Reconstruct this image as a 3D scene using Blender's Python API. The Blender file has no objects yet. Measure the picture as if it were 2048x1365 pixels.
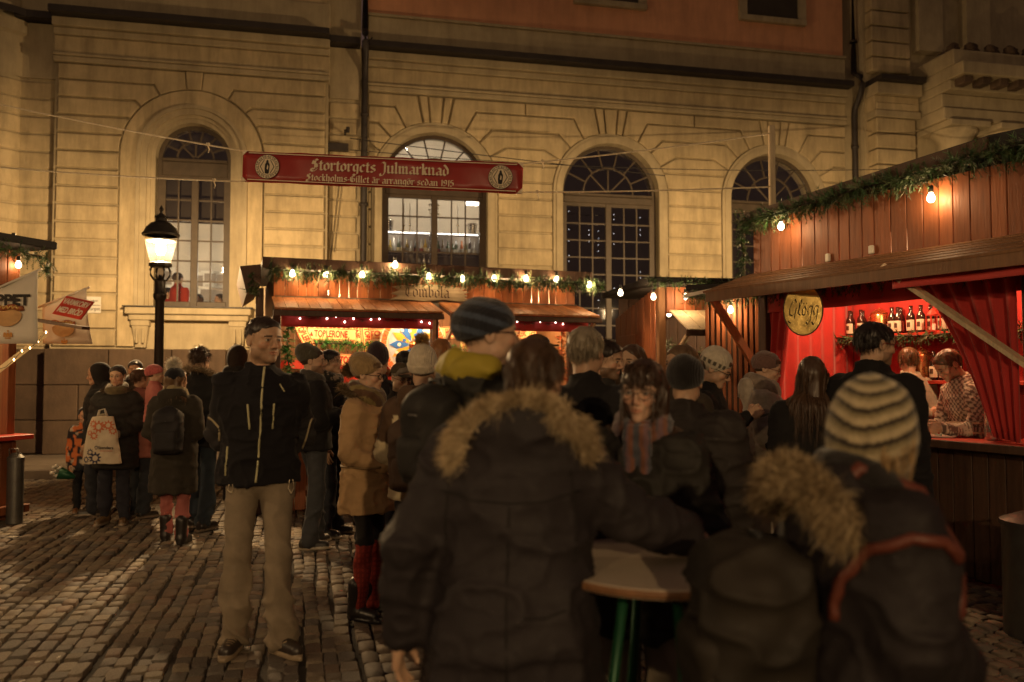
import bpy, math, random
import numpy as np
from mathutils import Vector, Matrix
R = math.radians
random.seed(7)
rng = np.random.default_rng(7)
scene = bpy.context.scene
COL = scene.collection

# ------------------------------------------------------------------ camera
F = 1593.0                       # focal length in pixels of the 2048 px wide photograph
PITCH = math.atan(62.5 / F)
CAMZ = 1.5
cam = bpy.data.cameras.new('camera')
cam.sensor_width = 36.0
cam.lens = 36.0 * F / 2048.0
cam.clip_end = 400.0
cam.dof.use_dof = True
cam.dof.focus_distance = 6.2
cam.dof.aperture_fstop = 1.6
camo = bpy.data.objects.new('camera', cam)
COL.objects.link(camo)
camo.location = (0, 0, CAMZ)
camo.rotation_euler = (R(90) + PITCH, 0, 0)
scene.camera = camo

# ------------------------------------------------------------------ sky, night
world = bpy.data.worlds.new('World')
scene.world = world
world.use_nodes = True
_n = world.node_tree.nodes
_l = world.node_tree.links
_bg = _n['Background']
_sky = _n.new('ShaderNodeTexSky')
_sky.sky_type = 'NISHITA'
_sky.sun_disc = False
_sky.sun_elevation = R(-3)
_sky.sun_rotation = R(200)
_glow = _n.new('ShaderNodeMix')
_glow.data_type = 'RGBA'
_glow.inputs[0].default_value = 0.85
_glow.inputs[7].default_value = (0.62, 0.34, 0.26, 1)      # town glow on low cloud
_l.new(_sky.outputs[0], _glow.inputs[6])
_l.new(_glow.outputs[2], _bg.inputs[0])
_bg.inputs[1].default_value = 0.115
sun = bpy.data.lights.new('moon', 'SUN')
sun.energy = 0.012
sun.angle = R(12)
sun.color = (1.0, 0.85, 0.7)
suno = bpy.data.objects.new('moon', sun)
suno.rotation_euler = (R(40), 0, R(-25))
COL.objects.link(suno)

scene.view_settings.view_transform = 'Standard'
scene.view_settings.look = 'None'
scene.view_settings.exposure = 0.0
scene.view_settings.gamma = 1.0
scene.cycles.use_denoising = True
try:
    scene.cycles.denoiser = 'OPENIMAGEDENOISE'
except Exception:
    pass
scene.cycles.use_adaptive_sampling = True
scene.cycles.adaptive_threshold = 0.015
scene.cycles.max_bounces = 6
scene.cycles.diffuse_bounces = 3
scene.cycles.glossy_bounces = 3
scene.cycles.transparent_max_bounces = 12
scene.cycles.transmission_bounces = 4
scene.cycles.caustics_reflective = False
scene.cycles.caustics_refractive = False
scene.cycles.sample_clamp_indirect = 4.0

LAMP_COL = (1.0, 0.68, 0.36)
BULB_COL = (1.0, 0.62, 0.28)

# ------------------------------------------------------------------ helpers
def at(px, py, d):
    """point seen at photo pixel (px,py), d metres ahead of the camera"""
    xc = (px - 1024.0) / F
    yc = (682.5 - py) / F
    y = math.cos(PITCH) - yc * math.sin(PITCH)
    z = math.sin(PITCH) + yc * math.cos(PITCH)
    k = d / y
    return Vector((xc * k, d, CAMZ + z * k))

class Frame:
    """upright local frame: x along a front, y into it, z up"""
    def __init__(s, ox, oy, deg):
        s.o = Vector((ox, oy, 0)); s.a = R(deg)
        s.m = Matrix.Translation(s.o) @ Matrix.Rotation(s.a, 4, 'Z')
        s.i = s.m.inverted()
    def hit(s, px, py, y=0.0):
        p0 = s.i @ Vector((0, 0, CAMZ)); p1 = s.i @ at(px, py, 10.0)
        d = p1 - p0
        t = (y - p0.y) / d.y
        q = p0 + d * t
        return q.x, q.z

def link(o, parent=None):
    COL.objects.link(o)
    if parent is not None:
        o.parent = parent
    return o

def tag(o, label=None, cat=None, group=None, kind=None):
    if label: o['label'] = label
    if cat: o['category'] = cat
    if group: o['group'] = group
    if kind: o['kind'] = kind
    return o

def empty(name, loc=(0, 0, 0), rz=0.0, label=None, cat=None, group=None, parent=None):
    o = bpy.data.objects.new(name, None)
    o.location = loc; o.rotation_euler = (0, 0, rz); o.empty_display_size = 0.1
    link(o, parent)
    return tag(o, label, cat, group)

def frame_empty(name, fr, label, cat, group=None):
    return empty(name, fr.o, fr.a, label, cat, group)

class MB:
    """collects geometry for ONE mesh object"""
    def __init__(s):
        s.v = []; s.f = []; s.c = []; s.cur = None
    def add(s, vs, fs):
        b = len(s.v)
        s.v += [tuple(p) for p in vs]
        s.f += [tuple(i + b for i in f) for f in fs]
        s.c += [s.cur] * len(vs)
    def box(s, x0, x1, y0, y1, z0, z1, bev=0.0):
        if bev <= 0:
            s.add([(x0,y0,z0),(x1,y0,z0),(x1,y1,z0),(x0,y1,z0),(x0,y0,z1),(x1,y0,z1),(x1,y1,z1),(x0,y1,z1)],
                  [(3,2,1,0),(4,5,6,7),(0,1,5,4),(1,2,6,5),(2,3,7,6),(3,0,4,7)])
        else:
            b = min(bev, (x1-x0)*.45, (z1-z0)*.45, (y1-y0)*.45)
            pts = []
            for (za, ins) in ((z0, b), (z0+b, 0), (z1-b, 0), (z1, b)):
                pts += ring8(x0+ins, x1-ins, y0+ins, y1-ins, za, b)
            fs = [tuple(range(7, -1, -1)), tuple(range(24, 32))]
            for k in range(3):
                for i in range(8):
                    j = (i+1) % 8
                    fs.append((k*8+i, k*8+j, k*8+8+j, k*8+8+i))
            s.add(pts, fs)
        return s
    def obox(s, c, ax, ay, az, hx, hy, hz):
        c = Vector(c); X = Vector(ax)*hx; Y = Vector(ay)*hy; Z = Vector(az)*hz
        s.add([c-X-Y-Z, c+X-Y-Z, c+X+Y-Z, c-X+Y-Z, c-X-Y+Z, c+X-Y+Z, c+X+Y+Z, c-X+Y+Z],
              [(3,2,1,0),(4,5,6,7),(0,1,5,4),(1,2,6,5),(2,3,7,6),(3,0,4,7)])
        return s
    def beam(s, p, q, w, t, up=(0,0,1)):
        p = Vector(p); q = Vector(q); d = (q-p); L = d.length; d.normalize()
        a = d.cross(Vector(up))
        if a.length < 1e-4: a = d.cross(Vector((0,1,0)))
        a.normalize(); b = a.cross(d)
        return s.obox((p+q)/2, d, a, b, L/2, w/2, t/2)
    def prism(s, poly, y0, y1, inset=0.0, chamfer=0.0):
        """polygon in (x,z), extruded y0 (front, smaller) .. y1 (back); the front edge may be chamfered"""
        n = len(poly)
        ar = sum(poly[i][0]*poly[(i+1)%n][1]-poly[(i+1)%n][0]*poly[i][1] for i in range(n))
        if ar < 0: poly = poly[::-1]
        if inset: poly = inset_poly(poly, inset)
        back = [(x, y1, z) for x, z in poly]
        if chamfer:
            mid = [(x, y0+chamfer, z) for x, z in poly]
            fp = inset_poly(poly, chamfer)
            front = [(x, y0, z) for x, z in fp]
            rings = [back, mid, front]
        else:
            rings = [back, [(x, y0, z) for x, z in poly]]
        pts = sum(rings, [])
        fs = []
        for k in range(len(rings)-1):
            for i in range(n):
                j = (i+1) % n
                fs.append((k*n+i, k*n+j, (k+1)*n+j, (k+1)*n+i)[::-1])
        fs.append(tuple((len(rings)-1)*n+i for i in range(n)))
        fs.append(tuple(range(n-1, -1, -1)))
        s.add(pts, fs)
        return s
    def tube(s, path, r, seg=8, closed=False, caps=True):
        path = [Vector(p) for p in path]
        n = len(path)
        rr = r if isinstance(r, (list, tuple)) else [r]*n
        up = Vector((0, 0, 1)); base = len(s.v); vs = []; fs = []
        for i, p in enumerate(path):
            a = path[(i+1) % n] if (closed or i < n-1) else p
            b = path[(i-1) % n] if (closed or i > 0) else p
            d = (a-b)
            if d.length < 1e-9: d = Vector((0,0,1))
            d.normalize()
            u = d.cross(up)
            if u.length < 0.05: u = d.cross(Vector((0,1,0)))
            u.normalize(); w = u.cross(d)
            for k in range(seg):
                t = 2*math.pi*k/seg
                vs.append(p + (u*math.cos(t)+w*math.sin(t))*rr[i])
        m = n if closed else n-1
        for i in range(m):
            for k in range(seg):
                a = i*seg+k; b = i*seg+(k+1) % seg; j = (i+1) % n
                fs.append((a, b, j*seg+(k+1) % seg, j*seg+k))
        if caps and not closed:
            fs.append(tuple(range(seg-1, -1, -1))); fs.append(tuple((n-1)*seg+k for k in range(seg)))
        s.add(vs, fs)
        return s
    def lathe(s, prof, seg=20, c=(0,0,0), arc=(0, 2*math.pi)):
        full = abs(arc[1]-arc[0]-2*math.pi) < 1e-6
        ns = seg if full else seg+1
        vs = []; fs = []
        for (r, z) in prof:
            for k in range(ns):
                t = arc[0]+(arc[1]-arc[0])*k/seg
                vs.append((c[0]+r*math.cos(t), c[1]+r*math.sin(t), c[2]+z))
        for i in range(len(prof)-1):
            for k in range(seg):
                j = (k+1) % ns
                fs.append((i*ns+k, i*ns+j, (i+1)*ns+j, (i+1)*ns+k))
        s.add(vs, fs)
        return s
    def quad(s, a, b, c, d):
        s.add([a, b, c, d], [(0, 1, 2, 3)]); return s
    def build(s, name, mat, parent=None, smooth=False, sharp=None):
        me = bpy.data.meshes.new(name)
        me.from_pydata(s.v, [], s.f)
        if smooth:
            me.polygons.foreach_set('use_smooth', [True]*len(me.polygons))
        if any(c is not None for c in s.c):
            at_ = me.color_attributes.new('Col', 'FLOAT_COLOR', 'POINT')
            buf = np.array([(c if c is not None else (1, 1, 1)) + (1.0,) for c in s.c], dtype=np.float32).ravel()
            at_.data.foreach_set('color', buf)
        if mat is not None:
            me.materials.append(mat)
        if smooth and sharp is not None:
            me.set_sharp_from_angle(angle=sharp)
        o = bpy.data.objects.new(name, me)
        link(o, parent)
        return o

def ring8(x0, x1, y0, y1, z, b):
    return [(x0+b,y0,z),(x1-b,y0,z),(x1,y0+b,z),(x1,y1-b,z),(x1-b,y1,z),(x0+b,y1,z),(x0,y1-b,z),(x0,y0+b,z)]

def inset_poly(poly, d):
    n = len(poly); out = []
    for i in range(n):
        p0 = Vector(poly[i-1]); p1 = Vector(poly[i]); p2 = Vector(poly[(i+1) % n])
        e1 = (p1-p0); e2 = (p2-p1)
        if e1.length < 1e-9: e1 = e2
        if e2.length < 1e-9: e2 = e1
        e1 = e1.normalized(); e2 = e2.normalized()
        n1 = Vector((-e1.y, e1.x)); n2 = Vector((-e2.y, e2.x))
        m = n1+n2
        if m.length < 1e-6: m = n1
        m.normalize()
        k = d/max(0.35, m.dot(n1))
        out.append((p1.x+m.x*k, p1.y+m.y*k))
    return out

def copy_obj(o, parent=None, name=None):
    c = o.copy(); COL.objects.link(c); c.parent = parent
    return c

def copy_tree(o, parent=None):
    c = copy_obj(o, parent)
    for ch in list(o.children):
        copy_tree(ch, c)
    return c

def point_light(name, loc, watts, col, r=0.04, parent=None):
    l = bpy.data.lights.new(name, 'POINT'); l.energy = watts; l.color = col; l.shadow_soft_size = r
    o = bpy.data.objects.new(name, l); o.location = loc
    link(o, parent); o['kind'] = 'helper'
    return o

# ------------------------------------------------------------------ materials
def material(name, col=(.5,.5,.5), rough=.8, var=.25, vscale=6, bump=.15, bscale=40, metal=0, spec=.4, attr=False,
             grain=None, emit=None, rnd=0.0, coords='Object', dirt=0.0, sheen=0, sss=0, bdist=.01, wave=None):
    m = bpy.data.materials.new(name); m.use_nodes = True
    nt = m.node_tree; N = nt.nodes; L = nt.links
    b = N['Principled BSDF']
    b.inputs['Roughness'].default_value = rough
    b.inputs['Metallic'].default_value = metal
    b.inputs['Specular IOR Level'].default_value = spec
    tc = N.new('ShaderNodeTexCoord')
    mp = N.new('ShaderNodeMapping')
    L.new(tc.outputs[coords], mp.inputs[0])
    if grain: mp.inputs['Scale'].default_value = grain
    if attr:
        a = N.new('ShaderNodeAttribute'); a.attribute_name = 'Col'; base = a.outputs[0]
    else:
        rgb = N.new('ShaderNodeRGB'); rgb.outputs[0].default_value = (*col, 1); base = rgb.outputs[0]
    if var > 0:
        nz = N.new('ShaderNodeTexNoise'); nz.inputs['Scale'].default_value = vscale; nz.inputs['Detail'].default_value = 6
        nz.inputs['Roughness'].default_value = .6
        L.new(mp.outputs[0], nz.inputs['Vector'])
        mr = N.new('ShaderNodeMapRange'); mr.inputs[1].default_value = .3; mr.inputs[2].default_value = .7
        mr.inputs[3].default_value = 1-var; mr.inputs[4].default_value = 1+var*.6
        L.new(nz.outputs[0], mr.inputs[0])
        mx = N.new('ShaderNodeMix'); mx.data_type = 'RGBA'; mx.blend_type = 'MULTIPLY'; mx.inputs[0].default_value = 1
        L.new(base, mx.inputs[6]); L.new(mr.outputs[0], mx.inputs[7]); base = mx.outputs[2]
    if dirt > 0:
        nz = N.new('ShaderNodeTexNoise'); nz.inputs['Scale'].default_value = 1.3; nz.inputs['Detail'].default_value = 8
        nz.inputs['Roughness'].default_value = .75
        mp2 = N.new('ShaderNodeMapping'); mp2.inputs['Scale'].default_value = (2.6, 2.6, .42)
        L.new(tc.outputs[coords], mp2.inputs[0]); L.new(mp2.outputs[0], nz.inputs['Vector'])
        mr = N.new('ShaderNodeMapRange'); mr.inputs[1].default_value = .42; mr.inputs[2].default_value = .70
        mr.inputs[3].default_value = 1; mr.inputs[4].default_value = 1-dirt
        L.new(nz.outputs[0], mr.inputs[0])
        mx = N.new('ShaderNodeMix'); mx.data_type = 'RGBA'; mx.blend_type = 'MULTIPLY'; mx.inputs[0].default_value = 1
        L.new(base, mx.inputs[6]); L.new(mr.outputs[0], mx.inputs[7]); base = mx.outputs[2]
    if rnd > 0:
        oi = N.new('ShaderNodeObjectInfo')
        mr = N.new('ShaderNodeMapRange'); mr.inputs[3].default_value = 1-rnd; mr.inputs[4].default_value = 1+rnd*.7
        L.new(oi.outputs['Random'], mr.inputs[0])
        mx = N.new('ShaderNodeMix'); mx.data_type = 'RGBA'; mx.blend_type = 'MULTIPLY'; mx.inputs[0].default_value = 1
        L.new(base, mx.inputs[6]); L.new(mr.outputs[0], mx.inputs[7]); base = mx.outputs[2]
    L.new(base, b.inputs['Base Color'])
    if bump > 0:
        if wave:
            nz = N.new('ShaderNodeTexWave'); nz.inputs['Scale'].default_value = bscale; nz.inputs['Distortion'].default_value = wave
            nz.inputs['Detail'].default_value = 2; h = nz.outputs[1]
        else:
            nz = N.new('ShaderNodeTexNoise'); nz.inputs['Scale'].default_value = bscale; nz.inputs['Detail'].default_value = 5; h = nz.outputs[0]
        L.new(mp.outputs[0], nz.inputs['Vector'])
        bp = N.new('ShaderNodeBump'); bp.inputs['Strength'].default_value = bump; bp.inputs['Distance'].default_value = bdist
        L.new(h, bp.inputs['Height']); L.new(bp.outputs[0], b.inputs['Normal'])
        mr = N.new('ShaderNodeMapRange'); mr.inputs[3].default_value = max(0.02, rough-.12); mr.inputs[4].default_value = min(1, rough+.12)
        L.new(h, mr.inputs[0]); L.new(mr.outputs[0], b.inputs['Roughness'])
    if sheen: b.inputs['Sheen Weight'].default_value = sheen
    if sss:
        b.inputs['Subsurface Weight'].default_value = sss
        b.inputs['Subsurface Radius'].default_value = (.012, .005, .003)
        b.inputs['Subsurface Scale'].default_value = 1.0
    if emit:
        b.inputs['Emission Color'].default_value = (*emit[0], 1); b.inputs['Emission Strength'].default_value = emit[1]
    return m

def glass_mat(name, tint=(1, 1, 1), rough=.02, gloss=.12, trans_col=(1, 1, 1)):
    m = bpy.data.materials.new(name); m.use_nodes = True
    nt = m.node_tree; N = nt.nodes; L = nt.links
    N.remove(N['Principled BSDF'])
    t = N.new('ShaderNodeBsdfTransparent'); t.inputs[0].default_value = (*trans_col, 1)
    g = N.new('ShaderNodeBsdfGlossy'); g.inputs[0].default_value = (*tint, 1); g.inputs[1].default_value = rough
    fr = N.new('ShaderNodeFresnel'); fr.inputs[0].default_value = 1.5
    ad = N.new('ShaderNodeMath'); ad.operation = 'ADD'; ad.inputs[1].default_value = gloss
    nz = N.new('ShaderNodeTexNoise'); nz.inputs['Scale'].default_value = 2.0
    bp = N.new('ShaderNodeBump'); bp.inputs['Strength'].default_value = .05; bp.inputs['Distance'].default_value = .05
    tc = N.new('ShaderNodeTexCoord'); L.new(tc.outputs['Object'], nz.inputs['Vector'])
    L.new(nz.outputs[0], bp.inputs['Height']); L.new(bp.outputs[0], g.inputs['Normal'])
    mx = N.new('ShaderNodeMixShader')
    L.new(fr.outputs[0], ad.inputs[0]); L.new(ad.outputs[0], mx.inputs[0]); L.new(t.outputs[0], mx.inputs[1]); L.new(g.outputs[0], mx.inputs[2])
    L.new(mx.outputs[0], N['Material Output'].inputs[0])
    return m

def emission_mat(name, col, strength):
    m = bpy.data.materials.new(name); m.use_nodes = True
    nt = m.node_tree; N = nt.nodes
    b = N['Principled BSDF']; b.inputs['Base Color'].default_value = (*col, 1)
    b.inputs['Emission Color'].default_value = (*col, 1); b.inputs['Emission Strength'].default_value = strength
    return m

def lamp_glass(name, col, strength):
    m = bpy.data.materials.new(name); m.use_nodes = True
    N = m.node_tree.nodes; L = m.node_tree.links; N.remove(N['Principled BSDF'])
    t = N.new('ShaderNodeBsdfTransparent'); e = N.new('ShaderNodeEmission'); e.inputs[0].default_value = (*col, 1); e.inputs[1].default_value = strength
    a = N.new('ShaderNodeAddShader'); L.new(t.outputs[0], a.inputs[0]); L.new(e.outputs[0], a.inputs[1]); L.new(a.outputs[0], N['Material Output'].inputs[0])
    m.cycles.emission_sampling = 'NONE'
    return m

MT = {}
MT['stone'] = material('stone', (.53,.425,.25), .85, .16, 3, .25, 55, rnd=.09, dirt=.44)
MT['stone_trim'] = material('stone_trim', (.44,.365,.23), .85, .15, 3, .25, 60, dirt=.3)
MT['stone_base'] = material('stone_base', (.108,.071,.045), .85, .25, 2.5, .35, 35, dirt=.4, rnd=.12)
MT['plaster'] = material('plaster', (.70,.355,.20), .9, .12, 2, .15, 70, dirt=.22)
MT['flashing'] = material('flashing', (.035,.028,.024), .55, .3, 5, .1, 30)
MT['frame_dark'] = material('frame_dark', (.06,.042,.028), .5, .2, 8, .1, 60)
MT['frame_brown'] = material('frame_brown', (.085,.064,.043), .55, .2, 8, .1, 60)
MT['iron'] = material('iron', (.03,.027,.024), .45, .3, 10, .15, 60, metal=.3)
MT['glass'] = glass_mat('glass', gloss=.07)
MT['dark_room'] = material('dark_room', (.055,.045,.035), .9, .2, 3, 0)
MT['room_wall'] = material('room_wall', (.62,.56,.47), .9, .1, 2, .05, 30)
MT['room_panel'] = material('room_panel', (.30,.25,.20), .7, .15, 3, .05, 30)
MT['cobble'] = material('cobble', rough=.72, var=.32, vscale=9, bump=.5, bscale=45, spec=.3, attr=True, rnd=.18, bdist=.006)
MT['earth'] = material('earth', (.045,.036,.028), .95, .4, 8, .5, 60)
MT['flagstone'] = material('flagstone', (.15,.12,.09), .75, .25, 3, .35, 40, rnd=.15)
MT['wood_red'] = material('wood_red', (.27,.085,.030), .55, .3, 5, .25, 12, grain=(7,7,.55), rnd=.28, spec=.4)
MT['wood_orange'] = material('wood_orange', (.40,.13,.038), .55, .3, 5, .25, 12, grain=(7,7,.55), rnd=.28, spec=.4)
MT['wood_shake'] = material('wood_shake', (.40,.16,.055), .6, .35, 5, .3, 12, grain=(7,.7,7), rnd=.25)
MT['wood_dark'] = material('wood_dark', (.075,.038,.022), .6, .3, 5, .25, 12, grain=(6,6,.6), rnd=.15)
MT['wood_brown'] = material('wood_brown', (.20,.095,.04), .6, .3, 5, .25, 12, grain=(6,6,.6), rnd=.2)
MT['wood_pale'] = material('wood_pale', (.62,.50,.33), .65, .25, 5, .25, 12, grain=(8,8,.6), rnd=.1)
MT['wood_grey'] = material('wood_grey', (.48,.39,.26), .75, .4, 4, .5, 10, grain=(.7,5,8))
MT['roof_felt'] = material('roof_felt', (.022,.020,.019), .8, .3, 12, .3, 80)
MT['bulb'] = lamp_glass('bulb', (1.0,.80,.52), 9)
MT['bulb_socket'] = material('bulb_socket', (.02,.02,.02), .5, 0, bump=0)
MT['needles'] = material('needles', (.07,.13,.045), .6, .35, 30, 0, attr=True)
MT['rope'] = material('rope', (.75,.64,.45), .8, .2, 30, .3, 120)
MT['cable'] = material('cable', (.02,.018,.016), .6, 0, bump=0)
MT['banner_red'] = material('banner_red', (.33,.028,.022), .38, .12, 3, .12, 5, spec=.5, bdist=.03)
MT['letter_cream'] = material('letter_cream', (.78,.66,.47), .6, .08, 10, 0)
MT['letter_black'] = material('letter_black', (.02,.016,.014), .7, 0, bump=0)
MT['red_cloth'] = material('red_cloth', (.42,.022,.018), .75, .15, 6, .2, 90, sheen=.3)
MT['red_paint'] = material('red_paint', (.45,.04,.022), .45, .15, 6, .1, 40)
MT['white_paint'] = material('white_paint', (.72,.68,.6), .5, .1, 6, .08, 40)
MT['tarp'] = material('tarp', (.13,.11,.09), .5, .2, 4, .2, 12)
MT['attr_matte'] = material('attr_matte', rough=.65, var=.1, vscale=20, bump=.05, bscale=80, attr=True)
MT['attr_gloss'] = material('attr_gloss', rough=.25, var=.06, vscale=20, bump=0, attr=True, spec=.6)
MT['copper'] = material('copper', (.55,.24,.10), .28, .2, 12, .08, 30, metal=.9)
MT['strap_red'] = material('strap_red', (.115,.032,.02), .45, .2, 12, .15, 60)
MT['seam'] = material('seam', (.010,.008,.008), .8, 0, bump=0)
MT['steel'] = material('steel', (.55,.53,.5), .25, .1, 12, .05, 30, metal=.9)
MT['bin_metal'] = material('bin_metal', (.16,.155,.145), .4, .2, 10, .08, 40, metal=.7)
# ------------------------------------------------------------------ ground
ROWA = R(14.5)
rd = np.array([-math.sin(ROWA), math.cos(ROWA)])      # along the rows, away from the camera
rs = np.array([math.cos(ROWA), math.sin(ROWA)])       # across the rows
gb = MB(); gb.box(-150, 150, -150, 150, -1.0, -0.028)
ground = gb.build('ground', MT['earth']); tag(ground, 'cobbled square of worn granite setts laid in long rows', 'ground', kind='structure')
BF = Frame(0, 15.5, 12.0)                              # building frame

def stone_unit(r):
    """unit sett: footprint about +-0.5, domed top, height 1"""
    n = 8
    cx = [-.5,-.18,.2,.5,.5,.17,-.2,-.5]; cy = [-.42,-.5,-.5,-.4,.4,.5,.5,.42]
    b = []; t = []; u = []
    for i in range(n):
        x = cx[i]+r.uniform(-.035,.035); y = cy[i]+r.uniform(-.04,.04)
        b.append((x, y, -1.0)); t.append((x*.985, y*.985, -.17+r.uniform(-.05,.05))); u.append((x*.86, y*.86, -.03+r.uniform(-.06,.04)))
    v = b+t+u+[(r.uniform(-.1,.1), r.uniform(-.1,.1), r.uniform(-.02,.02))]
    f = []
    for i in range(n):
        j = (i+1) % n
        f.append((i, j, n+j, n+i)); f.append((n+i, n+j, 2*n+j, 2*n+i)); f.append((2*n+i, 2*n+j, 3*n))
    return v, f

_r = random.Random(3)
UNITS = [stone_unit(_r) for _ in range(14)]
STONE_COLS = [(.145,.115,.088),(.17,.138,.102),(.115,.095,.080),(.185,.145,.105),(.165,.118,.086),(.135,.118,.10),(.205,.168,.122)]
stones = []
row = -9.5
while row < 7.5:
    w = _r.uniform(.086, .104)
    t = _r.uniform(0, .1)
    ph = _r.uniform(0, 6)
    while t < 12.5:
        L = _r.uniform(.09, .165) if _r.random() < .86 else _r.uniform(.17, .215)
        c = rs*(row+w/2) + rd*(t+L/2)
        wob = .012*math.sin(t*1.9+ph)+.008*math.sin(t*5.3+ph*2)
        c = c + rs*wob
        X, Y = c
        ly = -math.sin(BF.a)*X+math.cos(BF.a)*(Y-15.5)
        if 2.6 < Y and ly < -2.72 and abs(X) < Y*.68+.3:
            stones.append((X, Y, w-.012, L-.011, _r.randrange(14), _r.uniform(-.007,.005), _r.randrange(7), _r.uniform(-.05,.05)))
        t += L
    row += w
def stone_score(s):
    X, Y = s[0], s[1]
    px = 1024+F*X/Y; py = 745+1.5*F/Y
    vis = (0 <= px < 425 and py > 1105) or (425 <= px < 620 and py > 1310) or (600 <= px < 735 and py > 1110) or (470 < px < 530 and 1000 < py < 1250)
    return (1 if vis else 0, -Y)
stones.sort(key=stone_score, reverse=True)
unit_me = []
for k, (v, f) in enumerate(UNITS):
    me = bpy.data.meshes.new('cobblestone'); me.from_pydata(v, [], f)
    ca = me.color_attributes.new('Col', 'FLOAT_COLOR', 'POINT')
    ca.data.foreach_set('color', np.array([STONE_COLS[k % 7]+(1.0,)]*len(v), dtype=np.float32).ravel())
    me.materials.append(MT['cobble']); me.polygons.foreach_set('use_smooth', [True]*len(me.polygons))
    me.set_sharp_from_angle(angle=R(50)); unit_me.append(me)
for s in stones[:300]:
    o = bpy.data.objects.new('cobblestone', unit_me[s[4]]); link(o, ground)
    o.location = (s[0], s[1], s[5]); o.scale = (s[2], s[3], .045); o.rotation_euler = (0, 0, ROWA+s[7])
V = []; Fc = []; Cc = []; nb = 0
for s in stones[300:]:
    v, f = UNITS[s[4]]; a = np.array(v)*np.array([s[2], s[3], .045]); g = ROWA+s[7]
    x = a[:,0]*math.cos(g)-a[:,1]*math.sin(g)+s[0]; y = a[:,0]*math.sin(g)+a[:,1]*math.cos(g)+s[1]
    V.append(np.stack([x, y, a[:,2]+s[5]], 1)); Fc += [tuple(i+nb for i in q) for q in f]; nb += len(v)
    Cc.append(np.tile(np.array(STONE_COLS[s[6]]+(1.0,))*_r.uniform(.8,1.1), (len(v), 1)))
me = bpy.data.meshes.new('cobblestones'); me.from_pydata(np.concatenate(V).tolist(), [], Fc)
ca = me.color_attributes.new('Col', 'FLOAT_COLOR', 'POINT'); ca.data.foreach_set('color', np.concatenate(Cc).astype(np.float32).ravel())
me.materials.append(MT['cobble']); me.polygons.foreach_set('use_smooth', [True]*len(me.polygons)); me.set_sharp_from_angle(angle=R(50))
tag(link(bpy.data.objects.new('cobblestones', me), ground), kind='stuff')

# pavement along the building
pv = frame_empty('pavement', BF, 'raised stone pavement with a kerb along the yellow building', 'pavement'); pv['kind'] = 'structure'
MB().box(-16, 14, -2.45, 1.0, -.03, .085).build('pavement_bed', MT['earth'], pv)
x = -11.0
while x < 11:
    L = _r.uniform(.9, 1.25); MB().box(x, x+L-.012, -2.66, -2.462, -.03, .12, .015).build('kerb_stone', MT['flagstone'], pv); x += L
for k in range(4):
    x = -11.0-_r.uniform(0, .5)
    while x < 11:
        L = _r.uniform(.6, .95); MB().box(x, x+L-.012, -2.45+k*.53, -2.45+k*.53+.518, .07, .118+_r.uniform(-.003,.003), .006).build('flagstone', MT['flagstone'], pv); x += L

# ------------------------------------------------------------------ the building
bld = frame_empty('building', BF, 'long yellow stone building with arched ground floor windows and orange upper storey', 'building')
JS = .058                                             # width of the joints between courses

def arc(uc, zc, r, a0, a1, n):
    return [(uc+r*math.cos(R(a0+(a1-a0)*i/n)), zc+r*math.sin(R(a0+(a1-a0)*i/n))) for i in range(n+1)]

def wall_with_openings(u0, u1, z0, z1, y, openings, mat, name='wall', depth=.5):
    """openings: (uc, half width, spring z, bottom z); semicircular heads"""
    m = MB(); n = 20; x = u0
    def rect(a, b, c, d):
        if b-a > 1e-6 and d-c > 1e-6:
            m.quad((a,y,c),(b,y,c),(b,y,d),(a,y,d))
    for uc, r, zs, zb in openings:
        rect(x, uc-r, z0, z1); rect(uc-r, uc+r, z0, zb)
        pts = arc(uc, zs, r, 180, 0, n)
        for i in range(n):
            a, b = pts[i], pts[i+1]
            m.quad((a[0],y,a[1]),(b[0],y,b[1]),(b[0],y,z1),(a[0],y,z1))
        outline = [(uc-r, zb)]+pts+[(uc+r, zb)]
        for i in range(len(outline)-1):
            a, b = outline[i], outline[i+1]
            m.quad((a[0],y,a[1]),(a[0],y+depth,a[1]),(b[0],y+depth,b[1]),(b[0],y,b[1]))
        m.quad((uc-r,y,zb),(uc+r,y,zb),(uc+r,y+depth,zb),(uc-r,y+depth,zb))
        x = uc+r
    rect(x, u1, z0, z1)
    m.quad((u0,y,z1),(u1,y,z1),(u1,y+depth,z1),(u0,y+depth,z1))
    m.quad((u0,y,z0),(u0,y+depth,z0),(u0,y+depth,z1),(u0,y,z1))
    m.quad((u1,y,z0),(u1,y+depth,z0),(u1,y+depth,z1),(u1,y,z1))
    return m.build(name, mat, bld)

def surround(uc, r0, r1, zs, zb, y0, y1, mat=None, name='window_surround'):
    outer = [(uc-r1, zb)]+arc(uc, zs, r1, 180, 0, 28)+[(uc+r1, zb)]
    inner = [(uc-r0, zb)]+arc(uc, zs, r0, 180, 0, 28)+[(uc+r0, zb)]
    m = MB(); n = len(outer)
    for i in range(n-1):
        a, b, c, d = outer[i], outer[i+1], inner[i+1], inner[i]
        m.quad((d[0],y0,d[1]),(c[0],y0,c[1]),(b[0],y0,b[1]),(a[0],y0,a[1]))
        m.quad((a[0],y0,a[1]),(b[0],y0,b[1]),(b[0],y1,b[1]),(a[0],y1,a[1]))
        m.quad((d[0],y0,d[1]),(d[0],y1,d[1]),(c[0],y1,c[1]),(c[0],y0,c[1]))
    return m.build(name, mat or MT['stone_trim'], bld, smooth=True, sharp=R(35))

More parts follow.
